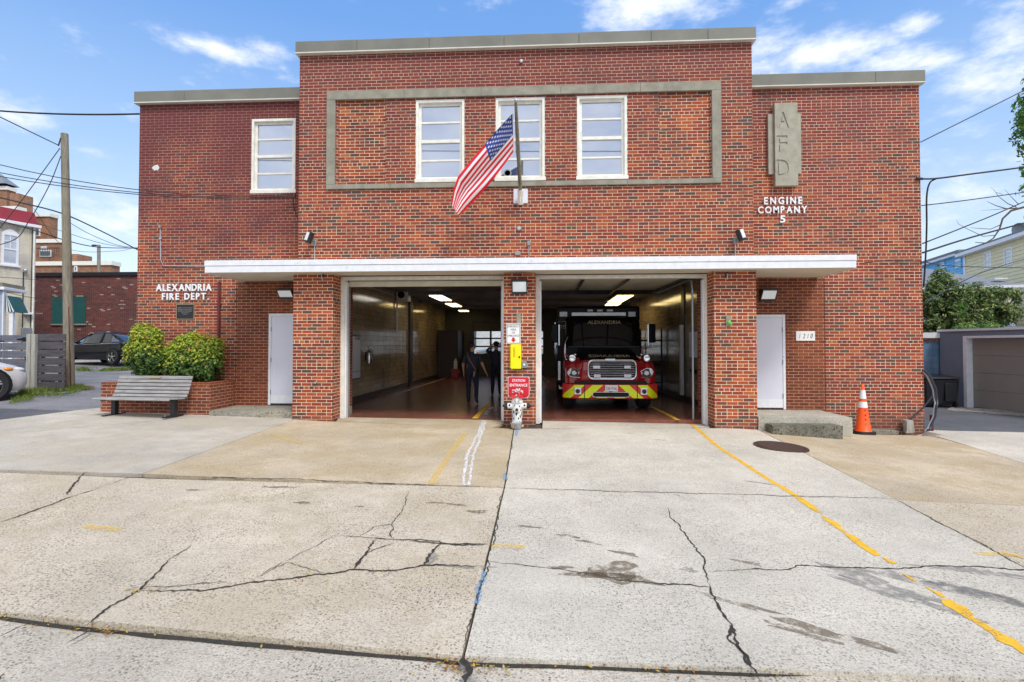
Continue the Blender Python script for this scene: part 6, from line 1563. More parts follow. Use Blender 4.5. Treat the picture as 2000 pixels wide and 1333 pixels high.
for i in range(n_):
    t0, t1 = i/n_, (i+1)/n_; h0, h1 = .2*math.sin(PI*t0), .2*math.sin(PI*t1); aa, bb = a+(b-a)*t0, a+(b-a)*t1
    mb.add([pl.pt(aa, z1, .04), pl.pt(bb, z1, .04), pl.pt(bb, z1+h1, .04), pl.pt(aa, z1+h0, .04)], [(0, 1, 2, 3)])
mb.build('arch_head', 'white_trim', w_)
for i, (pxx, m_, r2) in enumerate(((63.5, 'cream_trim', .04), (60, 'dark_metal', .018), (44, 'dark_metal', .022))):
    aa = pl.hit(pxx, 560)[0]; top = zt_ if i < 2 else pl.hit(44, 530)[1]
    MB().tube([pl.pt(aa, 1.0, .05), pl.pt(aa, top, .05)], r2, 6).build('downpipe' if i == 0 else 'cable', m_, hs, True)
aa, zz = pl.hit(47, 529); MB().ball(pl.pt(aa, zz, .1), .1, 10).build('meter_head', 'galvanised', hs, True)
aa, zz = pl.hit(52, 613); mb = MB(); pl.box(mb, aa-.15, aa+.15, zz-.05, zz+.05, 0, .25); mb.build('floodlight', 'white_sign', hs, bevel=.02)
aa, zz = pl.hit(50, 647); mb = MB(); pl.box(mb, aa-.2, aa+.2, zz-.3, zz+.15, 0, .15); mb.build('meter_box', 'grey_metal', hs, bevel=.02)
# porch with awning
pp = Plane(P3(-60, 675, 19.2), P3(12, 675, 19.6))
po = thing('porch', 'white porch corner with a green striped metal awning at the left edge', 'porch', pp.pt(0, .4, 0))
a1, zz = pp.hit(11, 567); mb = MB(); pp.box(mb, -2, a1, zz, zz+.12, -1.5, .1); mb.build('roof', 'white_trim', po, bevel=.02); mb = MB(); pp.box(mb, -2, a1-.08, zz+.13, zz+.28, -1.5, .05); mb.build('roof_cap', 'old_wood', po)
a0 = pp.hit(4, 600)[0]; mb = MB(); pp.box(mb, a0, a1-.06, .3, zz-.002, -.2, 0); mb.build('column', 'white_trim', po, bevel=.01)
mb = MB(); pp.box(mb, -2, a0-.003, .3, zz-.002, -.2, -.05); mb.build('siding', 'siding_grey', po)
ax, az = pp.hit(10, 577); bx_, bz_ = pp.hit(25, 609)
mb = MB(); mb.add([pp.pt(ax, az, -.1), pp.pt(bx_, bz_, -.1), pp.pt(bx_, bz_, -1.1), pp.pt(ax, az, -1.1), pp.pt(ax, bz_, -.1), pp.pt(ax, bz_, -1.1)], [(0, 1, 2, 3), (0, 4, 1), (3, 2, 5), (4, 5, 2, 1), (0, 3, 5, 4)]); aw = mb.build('awning', 'green_shutter', po)
mb = MB(); 
for i in (0, 2, 4): 
    t0, t1 = i/5+.02, (i+1)/5; mb.add([pp.pt(ax, az+.01, -.095), pp.pt(ax+(bx_-ax)*t0, bz_, -.095), pp.pt(ax+(bx_-ax)*t1, bz_, -.095)], [(0, 1, 2)])
mb.build('awning_stripe', 'white_trim', aw)
aa = pp.hit(17, 620)[0]; mb = MB(); pp.box(mb, aa-.06, aa+.06, .3, bz_, -.3, -.15); mb.build('post', 'white_trim', po)
# ---- tan apartment block far away
ap = thing('apartment_building', 'stepped tan brick apartment block with white cornices far behind at the left', 'building', P3(100, 675, 62))
def vol(px0_, px1_, pyt, Y, D=1.2, m='brick_tan', corn=True):
    x0, x1 = PX(px0_, Y), PX(px1_, Y); z = PZ(pyt, Y, (px0_+px1_)/2); w = MB().box(x0, x1, Y, Y+D, .5, z).build('wall', m, ap)
    if corn: MB().box(x0-.15, x1+.15, Y-.15, Y+D, z, z+.45).build('cornice', 'cream_trim', w)
    return w
vol(-90, 7, 372, 66); vol(-60, 27, 411, 63.5); MB().box(PX(13, 65), PX(30, 65), 65, 67, 10, PZ(378, 65, 20)).build('chimney', 'brick_tan', ap)
vol(30, 92, 424, 66); vol(50, 117, 475, 62); vol(58, 215, 519, 57)
Yt = 66.5; xa, xb = PX(-60, Yt), PX(18, Yt); z0 = PZ(363, Yt, 0); mb = MB(); mb.add([(xa, Yt-1, z0), (xb, Yt-1, z0), (xb, Yt+1, z0), (xa, Yt+1, z0), ((xa+xb)/2-1.2, Yt, z0+1.6), ((xa+xb)/2+1.0, Yt, z0+1.6)], [(0, 1, 5, 4), (1, 2, 5), (2, 3, 4, 5), (3, 0, 4)]); mb.build('roof', 'roof_grey', ap)
MB().box(PX(-60, Yt), PX(5, Yt), Yt, Yt+1, 5, z0).build('tower', 'brick_tan', ap)
for q, Y in (((70, 79, 446, 462), 66), ((79, 101, 489, 502), 62), ((146, 152, 520, 531), 57)):
    a, b, c, d = rectP(*q, Y); w_ = MB().box(a, b, Y-.1, Y, c, d).build('window', 'white_trim', ap); MB().box(a+.12, b-.12, Y-.13, Y-.101, c+.12, d-.12).build('pane', 'window_dark', w_)
a, b, c, d = rectP(81, 92, 482, 487, 62); MB().box(a, b, 61.9, 62, c, d).build('vent', 'white_trim', ap)
a, b, c, d = rectP(137, 151, 505, 512, 58); MB().box(a, b, 58, 60, c, d+.5).build('chimney', 'brick_tan', ap)
Yr = 61.8; z0 = PZ(502, Yr, 90); x0, x1 = PX(66, Yr), PX(116, Yr)
mb = MB(); mb.tube([(x0, Yr-.3, z0+1.0), (x1, Yr-.3, z0+1.0)], .05, 4)
for i in range(12): mb.tube([(x0+(x1-x0)*i/11, Yr-.3, z0), (x0+(x1-x0)*i/11, Yr-.3, z0+1.0)], .03, 4)
mb.build('railing', 'dark_metal', ap)
# ---- fence and gate
fy = G(100, 762).y; fz = g(P(100, 762, fy)[0], fy)
fn_ = thing('wooden_fence', 'dark horizontal board fence panel between the grey post and the utility pole', 'fence', (P(98, 760, fy)[0], fy, fz))
xa, xb = PX(71, fy, 700), PX(128, fy, 700); zA, zB = PZ(761, fy, 100), PZ(652, fy, 100); k = 7; ph = (zB-zA)/k
for i in range(k): MB().box(xa, xb, fy-.02, fy+.012, zA+ph*i+(.02 if i else 0), zA+ph*(i+1)-.012).build('board', 'fence_wood', fn_, bevel=.004)
MB().box(xa+.12, xa+.2, fy+.014, fy+.06, zA, zB-.02).build('post', 'fence_wood', fn_); MB().box(xb-.22, xb-.14, fy+.014, fy+.06, zA, zB-.02).build('post', 'fence_wood', fn_)
gp = thing('gate_post', 'thick pale grey wooden gate post at the left of the dark fence panel', 'post', (P(62, 760, fy)[0], fy, fz))
a, b, c, d = rectP(54, 70, 653, 768, fy-.06); MB().box(a, a+(b-a)*.5-.004, fy-.12, fy+.06, c, d).build('board', 'post_wood', gp, bevel=.006); MB().box(a+(b-a)*.5+.004, b, fy-.10, fy+.06, c, d-.005).build('board', 'post_wood', gp, bevel=.006)
gt = thing('wooden_gate', 'bluish grey slatted wooden gate with black strap hinges at the left edge', 'gate', (P(25, 760, fy)[0], fy, fz))
xc2, xd2 = PX(6, fy, 700), PX(54, fy, 700); 
for i in range(k): MB().box(xc2, xd2-.01, fy-.03, fy, zA+ph*i+(.02 if i else 0)-.03, zA+ph*(i+1)-.012-.03).build('board', 'gate_wood', gt, bevel=.004)
for zf in (.90, .08):
    zz = zA+(zB-zA)*zf; MB().box(xd2-.12, xd2+.0, fy-.05, fy-.032, zz-.05, zz+.05).build('hinge', 'black', gt); MB().prism([(xd2-.12, zz-.03), (xd2-.12, zz+.03), (xd2-.3, zz+.008), (xd2-.3, zz-.008)], fy-.045, fy-.032).build('strap', 'black', gt)
MB().tube([P3(49, 698, fy-.05), P3(56, 717, fy-.06)], .022, 6).build('handle', 'black', gt)
g2 = thing('wooden_gate', 'second grey slatted gate leaf cut by the left edge of the photo', 'gate', (P(-40, 760, fy)[0], fy, fz))
for i in range(k): MB().box(xc2-1.6, xc2-.03, fy-.03, fy, zA+ph*i+(.02 if i else 0)-.03, zA+ph*(i+1)-.012-.03).build('board', 'gate_wood', g2, bevel=.004)
zz = zA+(zB-zA)*.86; MB().prism([(xc2-.3, zz-.035), (xc2-.3, zz+.035), (xc2+.06, zz+.015), (xc2+.06, zz-.015)], fy-.05, fy-.032).build('strap', 'black', g2)
# ---- utility poles
pb = G(136, 757); Yp = pb.y
up = thing('utility_pole', 'tall weathered wooden utility pole beside the dark fence panel', 'utility pole', pb)
tp = P3(126, 262, Yp+.3); rb = 8.8/(F/Yp)
MB().tube([pb-Vector((0, 0, .3)), pb+(tp-pb)*.3, pb+(tp-pb)*.7, tp], [rb*1.12, rb*.98, rb*.84, rb*.75], 18).build('pole', 'old_wood', up, True)
MB().tube([P3(119, 270, Yp), P3(114, 285, Yp-.1)], .02, 6).build('bracket', 'dark_metal', up); MB().tube([P3(138, 757, Yp-rb*1.05), P3(134, 600, Yp-rb*1.0)], .012, 5).build('ground_wire', 'rust_red_pipe', up)
Y2 = 48; p1 = P3(193, 530, Y2); u2 = thing('utility_pole', 'small distant wooden pole rising behind the dark brick building', 'utility pole', P3(193, 600, Y2)); MB().tube([P3(193, 640, Y2), P3(193, 479, Y2)], .14, 10).build('pole', 'old_wood', u2, True)
MB().box(P3(190, 0, Y2).x-.05, P3(196, 0, Y2).x, Y2-.1, Y2+.1, P3(193, 481, Y2).z, P3(193, 480, Y2).z+.08).build('cap', 'dark_metal', u2)
# ---- wires
def wire(pts, label, r=.012, sag=.0, n=14, name='power_line', cat='wire', ext=False):
    pts = [P3(*p) for p in pts]; out = []
    if len(pts) == 2:
        for i in range(n+1): t_ = i/n; p = pts[0]*(1-t_)+pts[1]*t_; p.z -= sag*4*t_*(1-t_); out.append(p)
    else:
        m = len(pts)-1
        for i in range(m):     # catmull rom
            p0, p1, p2, p3 = pts[max(0, i-1)], pts[i], pts[i+1], pts[min(m, i+2)]
            for k_ in range(8):
                t_ = k_/8; out.append(.5*((2*p1)+(-p0+p2)*t_+(2*p0-5*p1+4*p2-p3)*t_*t_+(-p0+3*p1-3*p2+p3)*t_**3))
        out.append(pts[-1])
    if ext:      # runs on to the side wall of the station
        a_, b_ = out[-5], out[-1]; d_ = (b_-a_); k_ = (-9.3-b_.x)/max(d_.x, .05); e_ = Vector((-9.3, min(28, b_.y+d_.y*k_*.3), b_.z-.25)); m_ = (b_+e_)/2; m_.z -= .12; out += [m_, e_]
    o = MB().tube(out, r, 5).build(name, 'wire_black', None, True); tag(o, label, cat, 'overhead wires around the station'); return o
wire([(-120, 205, 13), (272, 223, 12.36)], 'thick black wire reaching the left wing wall just below its roof edge', .022, .1)
wire([(-120, 290, 10), (578, 379, 12.3)], 'thin wire crossing the left wing to its window, topmost of three parallel ones', .009, .35)
wire([(-120, 312, 10), (579, 383, 12.3)], 'thin wire crossing the left wing to its window, middle one of three parallel ones', .009, .28)
wire([(-120, 322, 9.9), (580, 386, 12.28)], 'thin wire crossing the left wing to its window, lowest of three parallel ones', .009, .25)
wire([(578, 379, 12.3), (573, 395, 12.32), (578, 420, 12.34), (584, 432, 11.48)], 'short slack wire hanging beside the left wing window', .01)
wire([(114, 284, Yp-.1), (60, 258, Yp-1), (-80, 190, Yp-3)], 'black wire rising from the utility pole top to the upper left', .014)
wire([(117, 290, Yp-.1), (70, 355, Yp-.6), (30, 408, Yp-1), (-60, 520, Yp-2)], 'black wire dropping steeply from the utility pole top, left one of two', .012)
wire([(119, 305, Yp-.1), (95, 365, Yp-.3), (55, 435, Yp-.5), (25, 470, Yp-.8), (-60, 490, Yp-1.5)], 'black wire dropping steeply from the utility pole top, right one of two', .012)
wire([(-60, 372, 15), (40, 396, 15), (120, 417, Yp+.2), (190, 448, 17), (268, 488, 20)], 'thick black wire passing behind the utility pole down to the station corner', .02, ext=True)
wire([(-60, 415, 16), (60, 448, 16), (125, 469, 17), (190, 483, 19), (262, 485, 22)], 'black wire sagging low behind the utility pole toward the distant pole', .016, ext=True)
wire([(120, 425, 17), (170, 455, 19), (225, 478, 21), (262, 484, 22)], 'thin wire just below the thick one between the pole and the station', .01, ext=True)
wire([(60, 432, 20), (130, 455, 20), (200, 476, 22), (262, 486, 24)], 'thin grey wire behind the utility pole over the pale sky', .01, ext=True)
wire([(66, 408, 20), (130, 485, 22), (225, 491, 24), (262, 484, 24)], 'thin wire hanging lowest in the gap between the pole and the station', .009, ext=True)
wire([(-20, 540, 16), (70, 547, 18), (130, 552, 20)], 'thin wire crossing the cream house wall level with the dark brick coping', .008)
wire([(-20, 563, 16), (70, 583, 18), (170, 592, 22)], 'thin wire crossing the cream house wall and the green boarded window', .008)
wire([(1798, 278, 12.3), (1990, 182, 14), (2100, 125, 15)], 'wire rising from the right wing wall to the tree at the upper right', .012)
wire([(1800, 350, 12.5), (1830, 349, 12.5), (1900, 340, 13), (2000, 327, 14), (2150, 305, 15)], 'thick wire leaving the right wing wall near its middle', .02)
wire([(1830, 349, 12.5), (1816, 358, 12.5), (1810, 385, 12.5), (1810, 440, 12.6), (1808, 500, 12.7), (1804, 560, 12.8)], 'black cable dropping straight down beside the right wall of the station', .018)
wire([(1800, 402, 12.5), (1900, 390, 14), (2100, 362, 16)], 'thin wire leaving the right wing wall below the thick one', .012)
wire([(1802, 476, 12.6), (1880, 445, 14), (1960, 412, 15.5), (2100, 350, 18)], 'black wire rising through the bare branches at the right', .016)
wire([(1802, 494, 12.6), (1890, 466, 14), (2000, 436, 16), (2150, 395, 18)], 'thick black wire passing just above the satellite dish', .022)
wire([(1680, 515, 11), (1740, 509, 12.3), (1803, 512, 12.4), (1880, 521, 14), (2100, 525, 18)], 'thin wire running from the canopy end across the right wing wall to the houses', .010)
wire([(1810, 590, 13), (1880, 550, 16), (1955, 520, 18), (2100, 480, 22)], 'wire climbing in front of the grey hip roof at the right', .013)
for i, (zw, yw_) in enumerate(((11.9, -4.2), (12.6, -4.6), (10.4, -3.9))):
    o = MB().tube([(x, yw_+.004*x*(i-1), zw-.5+.5*(x/30)**2+.02*x*(i-1)) for x in range(-30, 31, 3)], .022, 5).build('power_line', 'wire_black', None, True)
    tag(o, 'overhead wire across the street, reflected in the upper windows, %s of three' % ('middle', 'highest', 'lowest')[i], 'wire', 'overhead wires around the station')
o = wire([(1790, 349, 12.36), (1802, 350, 12.36)], 'small metal wire anchor bar on the right edge of the station wall', .03, name='wire_anchor', cat='anchor')
# ---- right side: garage, wall, bin
ga, gb = G(1886, 795), G(2000, 809); pg = Plane(ga, gb); zg0 = g(ga.x, ga.y)
gr_ = thing('garage', 'grey stucco garage with a taupe door at the right edge', 'garage', (gb.x, gb.y, zg0))
aL = pg.hit(1836, 700)[0]; aR = 7.0; zT = pg.hit(1920, 646)[1]; dz0, dz1 = zg0-.1, pg.hit(1890, 661)[1]; dA, dB = pg.hit(1889, 700)[0], 5.5
for q in ((aL, dA-.11, zg0-.3, zT), (dA-.11, dB, dz1+.07, zT), (dB, aR, zg0-.3, zT)):
    mb = MB(); pg.box(mb, q[0], q[1], q[2], q[3], -.25, 0); mb.build('wall', 'stucco_grey', gr_)
mb = MB(); pg.box(mb, aL, aL+.25, zg0-.3, zT, -6, -.252); mb.build('wall', 'stucco_grey', gr_)
mb = MB(); pg.box(mb, aL-.05, aR, zT+.002, zT+.07, -6, .05); mb.build('coping', 'white_trim', gr_)
mb = MB(); pg.box(mb, dA-.108, dA, zg0-.2, dz1+.068, -.2, .03); pg.box(mb, dA, dB, dz1, dz1+.068, -.2, .03); mb.build('door_frame', 'white_trim', gr_)
for i in range(4): mb = MB(); h_ = (dz1-zg0)/4; pg.box(mb, dA+.002, dB, zg0+h_*i+.004, zg0+h_*(i+1)-.004, -.24, -.18); mb.build('door_panel', 'garage_taupe', gr_, bevel=.006)
slab('sidewalk', [(ga.x-.4, ga.y-.0), (ga.x-1.2, ga.y-.9), (gb.x+2.5, gb.y-3.2), (gb.x+3, gb.y-1.2)], 'gravel_pale', h=.004, inset=0, n=6)
Yc2 = 18.6; cw_ = thing('block_wall', 'painted blue concrete block wall between the station and the grey garage', 'wall', (PX(1818, Yc2), Yc2, -.4))
x0, x1 = PX(1780, Yc2), PX(1838, Yc2); zt_ = PZ(668, Yc2, 1820); MB().box(x0, x1, Yc2, Yc2+.3, -.6, zt_).build('wall', 'block_blue', cw_); MB().box(x0, x1, Yc2-.02, Yc2+.3, zt_, zt_+.12).build('brick_course', 'brick_tan', cw_); MB().box(x0-.05, x1, Yc2-.1, Yc2+.4, zt_+.122, zt_+.3).build('coping', 'white_trim', cw_)
tb_ = G(1840, 796); bn2 = thing('wheeled_bin', 'black wheeled bin standing in front of the blue block wall', 'bin', (tb_.x, tb_.y, g(tb_.x, tb_.y)))
X, Y, Z = tb_.x, tb_.y+.35, g(tb_.x, tb_.y); s_ = F/tb_.y; hw = 30/s_; ht = 56/s_
mb = MB(); mb.add([(X-hw*.9, Y-.35, Z+.08), (X+hw*.9, Y-.35, Z+.08), (X+hw*.9, Y+.3, Z+.08), (X-hw*.9, Y+.3, Z+.08), (X-hw, Y-.42, Z+ht*.93), (X+hw, Y-.42, Z+ht*.93), (X+hw, Y+.36, Z+ht*.98), (X-hw, Y+.36, Z+ht*.98)], [(0, 1, 5, 4), (1, 2, 6, 5), (2, 3, 7, 6), (3, 0, 4, 7), (0, 3, 2, 1), (4, 5, 6, 7)]); mb.build('body', 'bin_plastic', bn2, bevel=.03)
mb = MB(); mb.add([(X-hw*1.05, Y-.46, Z+ht*.95), (X+hw*1.05, Y-.46, Z+ht*.95), (X+hw*1.05, Y+.4, Z+ht*1.02), (X-hw*1.05, Y+.4, Z+ht*1.02), (X-hw*1.02, Y-.44, Z+ht), (X+hw*1.02, Y-.44, Z+ht), (X+hw, Y+.38, Z+ht*1.07), (X-hw, Y+.38, Z+ht*1.07)], [(0, 1, 5, 4), (1, 2, 6, 5), (2, 3, 7, 6), (3, 0, 4, 7), (0, 3, 2, 1), (4, 5, 6, 7)]); mb.build('lid', 'bin_plastic', bn2, bevel=.015)
MB().box(X+hw*.1, X+hw*.8, Y-.44, Y-.40, Z+ht*.2, Z+ht*.8).build('panel', 'bin_plastic', bn2, bevel=.015)
for s in (-.5, .7): MB().lathe([(.0001, 0), (.1, 0), (.1, .06), (.0001, .06)], (X+hw*s, Y-.36, Z+.1), 16, 'X').build('wheel', 'black_rubber', bn2, True)
# ---- houses on the right
def siding(root, pl, a0, a1, z0, z1, m, D=-7, pitch=.2, name='wall'):
    mb = MB(); n = max(1, int((z1-z0)/pitch)); h = (z1-z0)/n
    vs = []
    for i in range(n):
        za, zb_ = z0+h*i, z0+h*(i+1)
        mb.add([pl.pt(a0, za, .03), pl.pt(a1, za, .03), pl.pt(a1, zb_, .0), pl.pt(a0, zb_, .0), pl.pt(a0, za, .0), pl.pt(a1, za, .0)], [(0, 1, 2, 3), (4, 5, 1, 0)])
    pl.box(mb, a0+.01, a1-.01, z0, z1-.01, D, -.005)
    return mb.build(name, m, root)
pa, pb_ = P3(1888, 675, 36), P3(2000, 675, 30); py_ = Plane(pa, pb_)
yh = thing('yellow_house', 'pale yellow clapboard house with two sash windows at the upper right', 'house', (pb_.x, pb_.y, 0))
zt_ = (py_.hit(1890, 497)[1]+py_.hit(1998, 469)[1])/2; siding(yh, py_, 0, 9, 0, zt_, 'siding_yellow')
mb = MB(); py_.box(mb, -.12, .14, 0, zt_, -.05, .06); mb.build('corner_trim', 'white_trim', yh)
mb = MB(); py_.box(mb, -.4, 9, zt_, zt_+.22, -.1, .4); mb.build('gutter', 'white_trim', yh, bevel=.03); mb = MB(); mb.add([py_.pt(-.4, zt_+.22, .38), py_.pt(9, zt_+.22, .38), py_.pt(9, zt_+.7, -7), py_.pt(-.4, zt_+.7, -7), py_.pt(-.4, zt_+.32, .38), py_.pt(9, zt_+.32, .38), py_.pt(9, zt_+.8, -7), py_.pt(-.4, zt_+.8, -7)], [(4, 5, 6, 7), (0, 1, 5, 4), (3, 0, 4, 7)]); mb.build('roof', 'roof_grey', yh)
for q in ((1923, 1938, 494, 524), (1962, 1979, 486, 517)): a, b, z0, z1 = py_.rect(*q); win2(yh, py_, a, b, z0, z1, fw=.09, sill=False)
a, z = py_.hit(1943, 477); MB().tube([py_.pt(a, z-.3, -.6), py_.pt(a, z+.35, -.6)], .1, 8).build('vent_pipe', 'dark_metal', yh)
a, z = py_.hit(1982, 464); ds = thing('satellite_dish', 'grey satellite dish on the roof of the yellow house', 'satellite dish', py_.pt(a, z-.1, -.3))
c_ = Vector(py_.pt(a, z+.35, -.2)); mb = MB(); mb.lathe([(.0001, .10), (.2, .085), (.36, .03), (.42, -.02), (.41, -.02), (.35, .015), (.19, .065), (.0001, .08)], c_, 22, 'Y'); mb.build('reflector', 'dish_grey', ds, True); MB().tube([c_+Vector((0, .08, 0)), c_+Vector((.02, .2, -.3)), c_+Vector((.02, .2, -.55))], .03, 6).build('mast', 'dark_metal', ds, True); MB().tube([c_+Vector((0, 0, -.4)), c_+Vector((0, -.4, -.25))], .018, 6).build('arm', 'dark_metal', ds, True); MB().box(c_.x-.05, c_.x+.05, c_.y-.48, c_.y-.38, c_.z-.3, c_.z-.18).build('receiver', 'white_sign', ds)
pa2 = P3(1795, 675, 43); pq = Plane(pa2, P3(1888, 675, 36.4)); Lb = pq.hit(1887, 600)[0]
bh = thing('blue_house', 'bright blue clapboard house attached left of the yellow house', 'house', (pa2.x, pa2.y, 0)); zt_ = (pq.hit(1885, 499)[1]+pq.hit(1810, 517)[1])/2
siding(bh, pq, 0, Lb, 0, zt_, 'siding_blue'); mb = MB(); pq.box(mb, -.3, Lb, zt_, zt_+.15, -.1, .35); mb.build('gutter', 'white_trim', bh); mb = MB(); pq.box(mb, -.3, Lb, zt_+.152, zt_+.3, -6, .38); mb.build('roof', 'roof_grey', bh)
for q in ((1834, 1847, 511, 528), (1863, 1879, 505, 524)): a, b, z0, z1 = pq.rect(*q); win2(bh, pq, a, b, z0, z1, fr='siding_blue', gl='window_pale', fw=.08, sill=False)
# lower house with hip roof
pe0, pe1 = P3(1770, 675, 29), P3(2040, 675, 27); ph_ = Plane(pe0, pe1); lh = thing('small_house', 'low yellow house with a grey hip roof behind the dark tree', 'house', (pe1.x, pe1.y, -.3))
aE = ph_.hit(1992, 560)[0]; zE = ph_.hit(1985, 558)[1]; siding(lh, ph_, 0, aE-.35, -.4+ (ph_.hit(1985, 612)[1]+.4)+.02, zE-.02, 'siding_yellow', -5)
siding(lh, ph_, 0, aE-.2, -.4, ph_.hit(1985, 612)[1], 'siding_grey', -5)
rA = ph_.hit(1900, 527); zr_ = PZ(526, 31.5, 1880)
mb = MB(); e0_, e1_, e2_, e3_ = ph_.pt(0, zE, .4), ph_.pt(aE+.0, zE, .4), ph_.pt(aE, zE, -6), ph_.pt(0, zE, -6); r0_, r1_ = ph_.pt(0, zr_, -2.8), ph_.pt(aE-3.1, zr_, -2.8)
mb.add([e0_, e1_, e2_, e3_, r0_, r1_], [(0, 1, 5, 4), (1, 2, 5), (2, 3, 4, 5), (0, 4, 3), (0, 3, 2, 1)]); mb.build('roof', 'roof_grey', lh); mb = MB(); ph_.box(mb, 0, aE+.02, zE-.13, zE-.004, .33, .45); mb.build('gutter', 'white_trim', lh)
mb = MB(); a_, z_ = ph_.hit(1958, 546); ph_.box(mb, a_-.3, a_+.2, z_, z_+.08, -.2, .0); mb.build('roof_vent', 'stucco_white', lh)
a, b, z0, z1 = ph_.rect(1997, 2012, 565, 602); 
# ---- building behind the station, seen through the rear door windows
rb_ = thing('white_building', 'pale building seen through the rear garage door windows', 'building', (-2, 44, 0)); MB().box(-16, 12, 44, 50, -.2, 4.6).build('wall', 'stucco_white', rb_)
for i in range(7): MB().box(-14+i*3.6, -12.6+i*3.6, 43.9, 44, 1.4, 2.8).build('window', 'window_dark', rb_)
# ------------------------------------------------------------------ vegetation
def crown(mb, blobs, n, size, rnd, newp=None, squash=1.0, shell=.55, up=.3, jit=.18, hole=-.33, hs=3.2):
    tot = sum(b[3]*b[4]*b[5] for b in blobs)
    for b in blobs:
        k = int(n*b[3]*b[4]*b[5]/tot)
        for _ in range(k):
            while True:
                d = Vector((rnd.gauss(0, 1), rnd.gauss(0, 1), rnd.gauss(0, 1)))
                if d.length > 1e-3: break
            d.normalize(); r_ = (shell+(1-shell)*rnd.random()**.6)*(1+jit*noise.noise(d*4.5+Vector(b[:3]))+jit*.5*noise.noise(d*11+Vector(b[:3])))
            p = Vector((b[0]+d.x*b[3]*r_, b[1]+d.y*b[4]*r_, b[2]+d.z*b[5]*r_))
            if noise.noise(p*hs) < hole: continue
            s = size*rnd.uniform(.6, 1.4)
            nrm = (d+Vector((rnd.uniform(-.8, .8), rnd.uniform(-.8, .8), rnd.uniform(-.4, .9)+up))).normalized()
            a_ = nrm.cross(Vector((rnd.uniform(-1, 1), rnd.uniform(-1, 1), rnd.uniform(-1, 1)))).normalized(); c_ = nrm.cross(a_)
            mb.cur = 1 if newp and rnd.random() < newp(p, d, r_) else 0
            mb.add([p-a_*s, p-c_*s*.42+nrm*s*.1, p+a_*s, p+c_*s*.42+nrm*s*.1], [(0, 1, 2, 3)])
def blobsP(lst, Y): 
    out = []
    for px_, py_, rx, rz, dy in lst:
        p = P3(px_, py_, Y+dy); s_ = F/(Y+dy); out.append((p.x, p.y, p.z, rx/s_, (rx+rz)/2/s_*.8, rz/s_))
    return out
FIXN[0] = False
rnd = random.Random(21)
def shrub(lst, label, n, Y=11.92, yb_=0):
    bl_ = blobsP(lst, Y); cx2 = sum(b[0] for b in bl_)/len(bl_); zt2 = max(b[2]+b[5] for b in bl_)
    root = thing('shrub', label, 'shrub', (cx2, Y, pz-.1), 'shrubs in the brick planter')
    mb = MB(); crown(mb, bl_, n, .036, rnd, lambda p, d, r_: max(0, min(.97, (p.z-(zt2-.75))/.5*.8+yb_+(.2 if d.x < 0 else -.05)+(.25*d.z)))*(1 if r_ > .75 else .45), up=.5, jit=.42); mb.build('foliage', ['leaf_dark', 'leaf_new'], root)
    for i in range(9):
        b = bl_[i % len(bl_)]; MB().tube([(cx2+rnd.uniform(-.1, .1), Y+rnd.uniform(-.05, .05), pz-.12), ((cx2+b[0])/2+rnd.uniform(-.05, .05), Y, (pz+b[2])/2), (b[0]+rnd.uniform(-.1, .1), b[1], b[2])], [.014, .011, .006], 5).build('stem', 'bark', root)
shrub([(285, 662, 30, 27, 0), (268, 690, 24, 32, -.05), (292, 700, 32, 36, -.1), (306, 702, 20, 26, 0), (290, 724, 30, 20, -.05), (275, 648, 18, 18, 0), (300, 655, 18, 16, 0)], 'left shrub in the brick planter, tall with bright yellow green tips', 15000, yb_=.25)
shrub([(352, 694, 30, 32, -.05), (374, 675, 30, 26, 0), (400, 690, 34, 34, .05), (360, 716, 42, 28, -.12), (402, 718, 32, 28, 0), (352, 668, 14, 14, 0), (420, 680, 18, 20, .05)], 'right shrub in the brick planter, wide and dark green below', 17000, yb_=.12)
tr = thing('dark_tree', 'dark green small tree above the grey garage roof at the right', 'tree', P3(1880, 720, 22.5))
TB = [(1835, 620, 42, 34, 0), (1845, 575, 34, 34, 0), (1838, 545, 16, 22, 0), (1885, 612, 46, 36, .3), (1905, 575, 26, 22, .3), (1925, 585, 34, 24, .5), (1955, 575, 34, 14, .6), (1980, 582, 16, 14, .6), (1945, 615, 40, 22, .4), (1970, 610, 24, 16, .6), (1820, 580, 22, 30, -.2), (1880, 640, 60, 14, 0), (1812, 635, 30, 22, -.2)]
mb = MB(); crown(mb, blobsP(TB, 22.5), 34000, .062, rnd, lambda p, d, r_: (.35+.4*d.z) if r_ > .85 else .1, jit=.5, hole=-.2, hs=2.2); mb.build('crown', ['leaf_tree', 'leaf_tip'], tr)
tp0 = P3(1875, 700, 22.6); mb = MB()
for b in blobsP(TB, 22.5): mb.tube([(tp0.x, tp0.y, -.3), (tp0.x+(b[0]-tp0.x)*.25, tp0.y, tp0.z+.2), (b[0], b[1], b[2])], [.13, .07, .02], 6)
FIXN[0] = True; mb.build('trunk', 'bark', tr, True); FIXN[0] = False
iv = thing('climbing_plant', 'bright green creeper along the top edge of the grey garage', 'plant', P3(1910, 645, 19)); mb = MB(); crown(mb, blobsP([(1890, 641, 26, 5, 0), (1930, 639, 26, 5, 0), (1880, 600, 8, 10, -.5)], 19.4), 1500, .06, rnd, None); mb.build('foliage', 'leaf_bright', iv)
rt = thing('leafy_tree', 'green leafy tree cut by the upper right edge of the photo', 'tree', (P(2130, 700, 15)[0], 15, g(12, 15)))
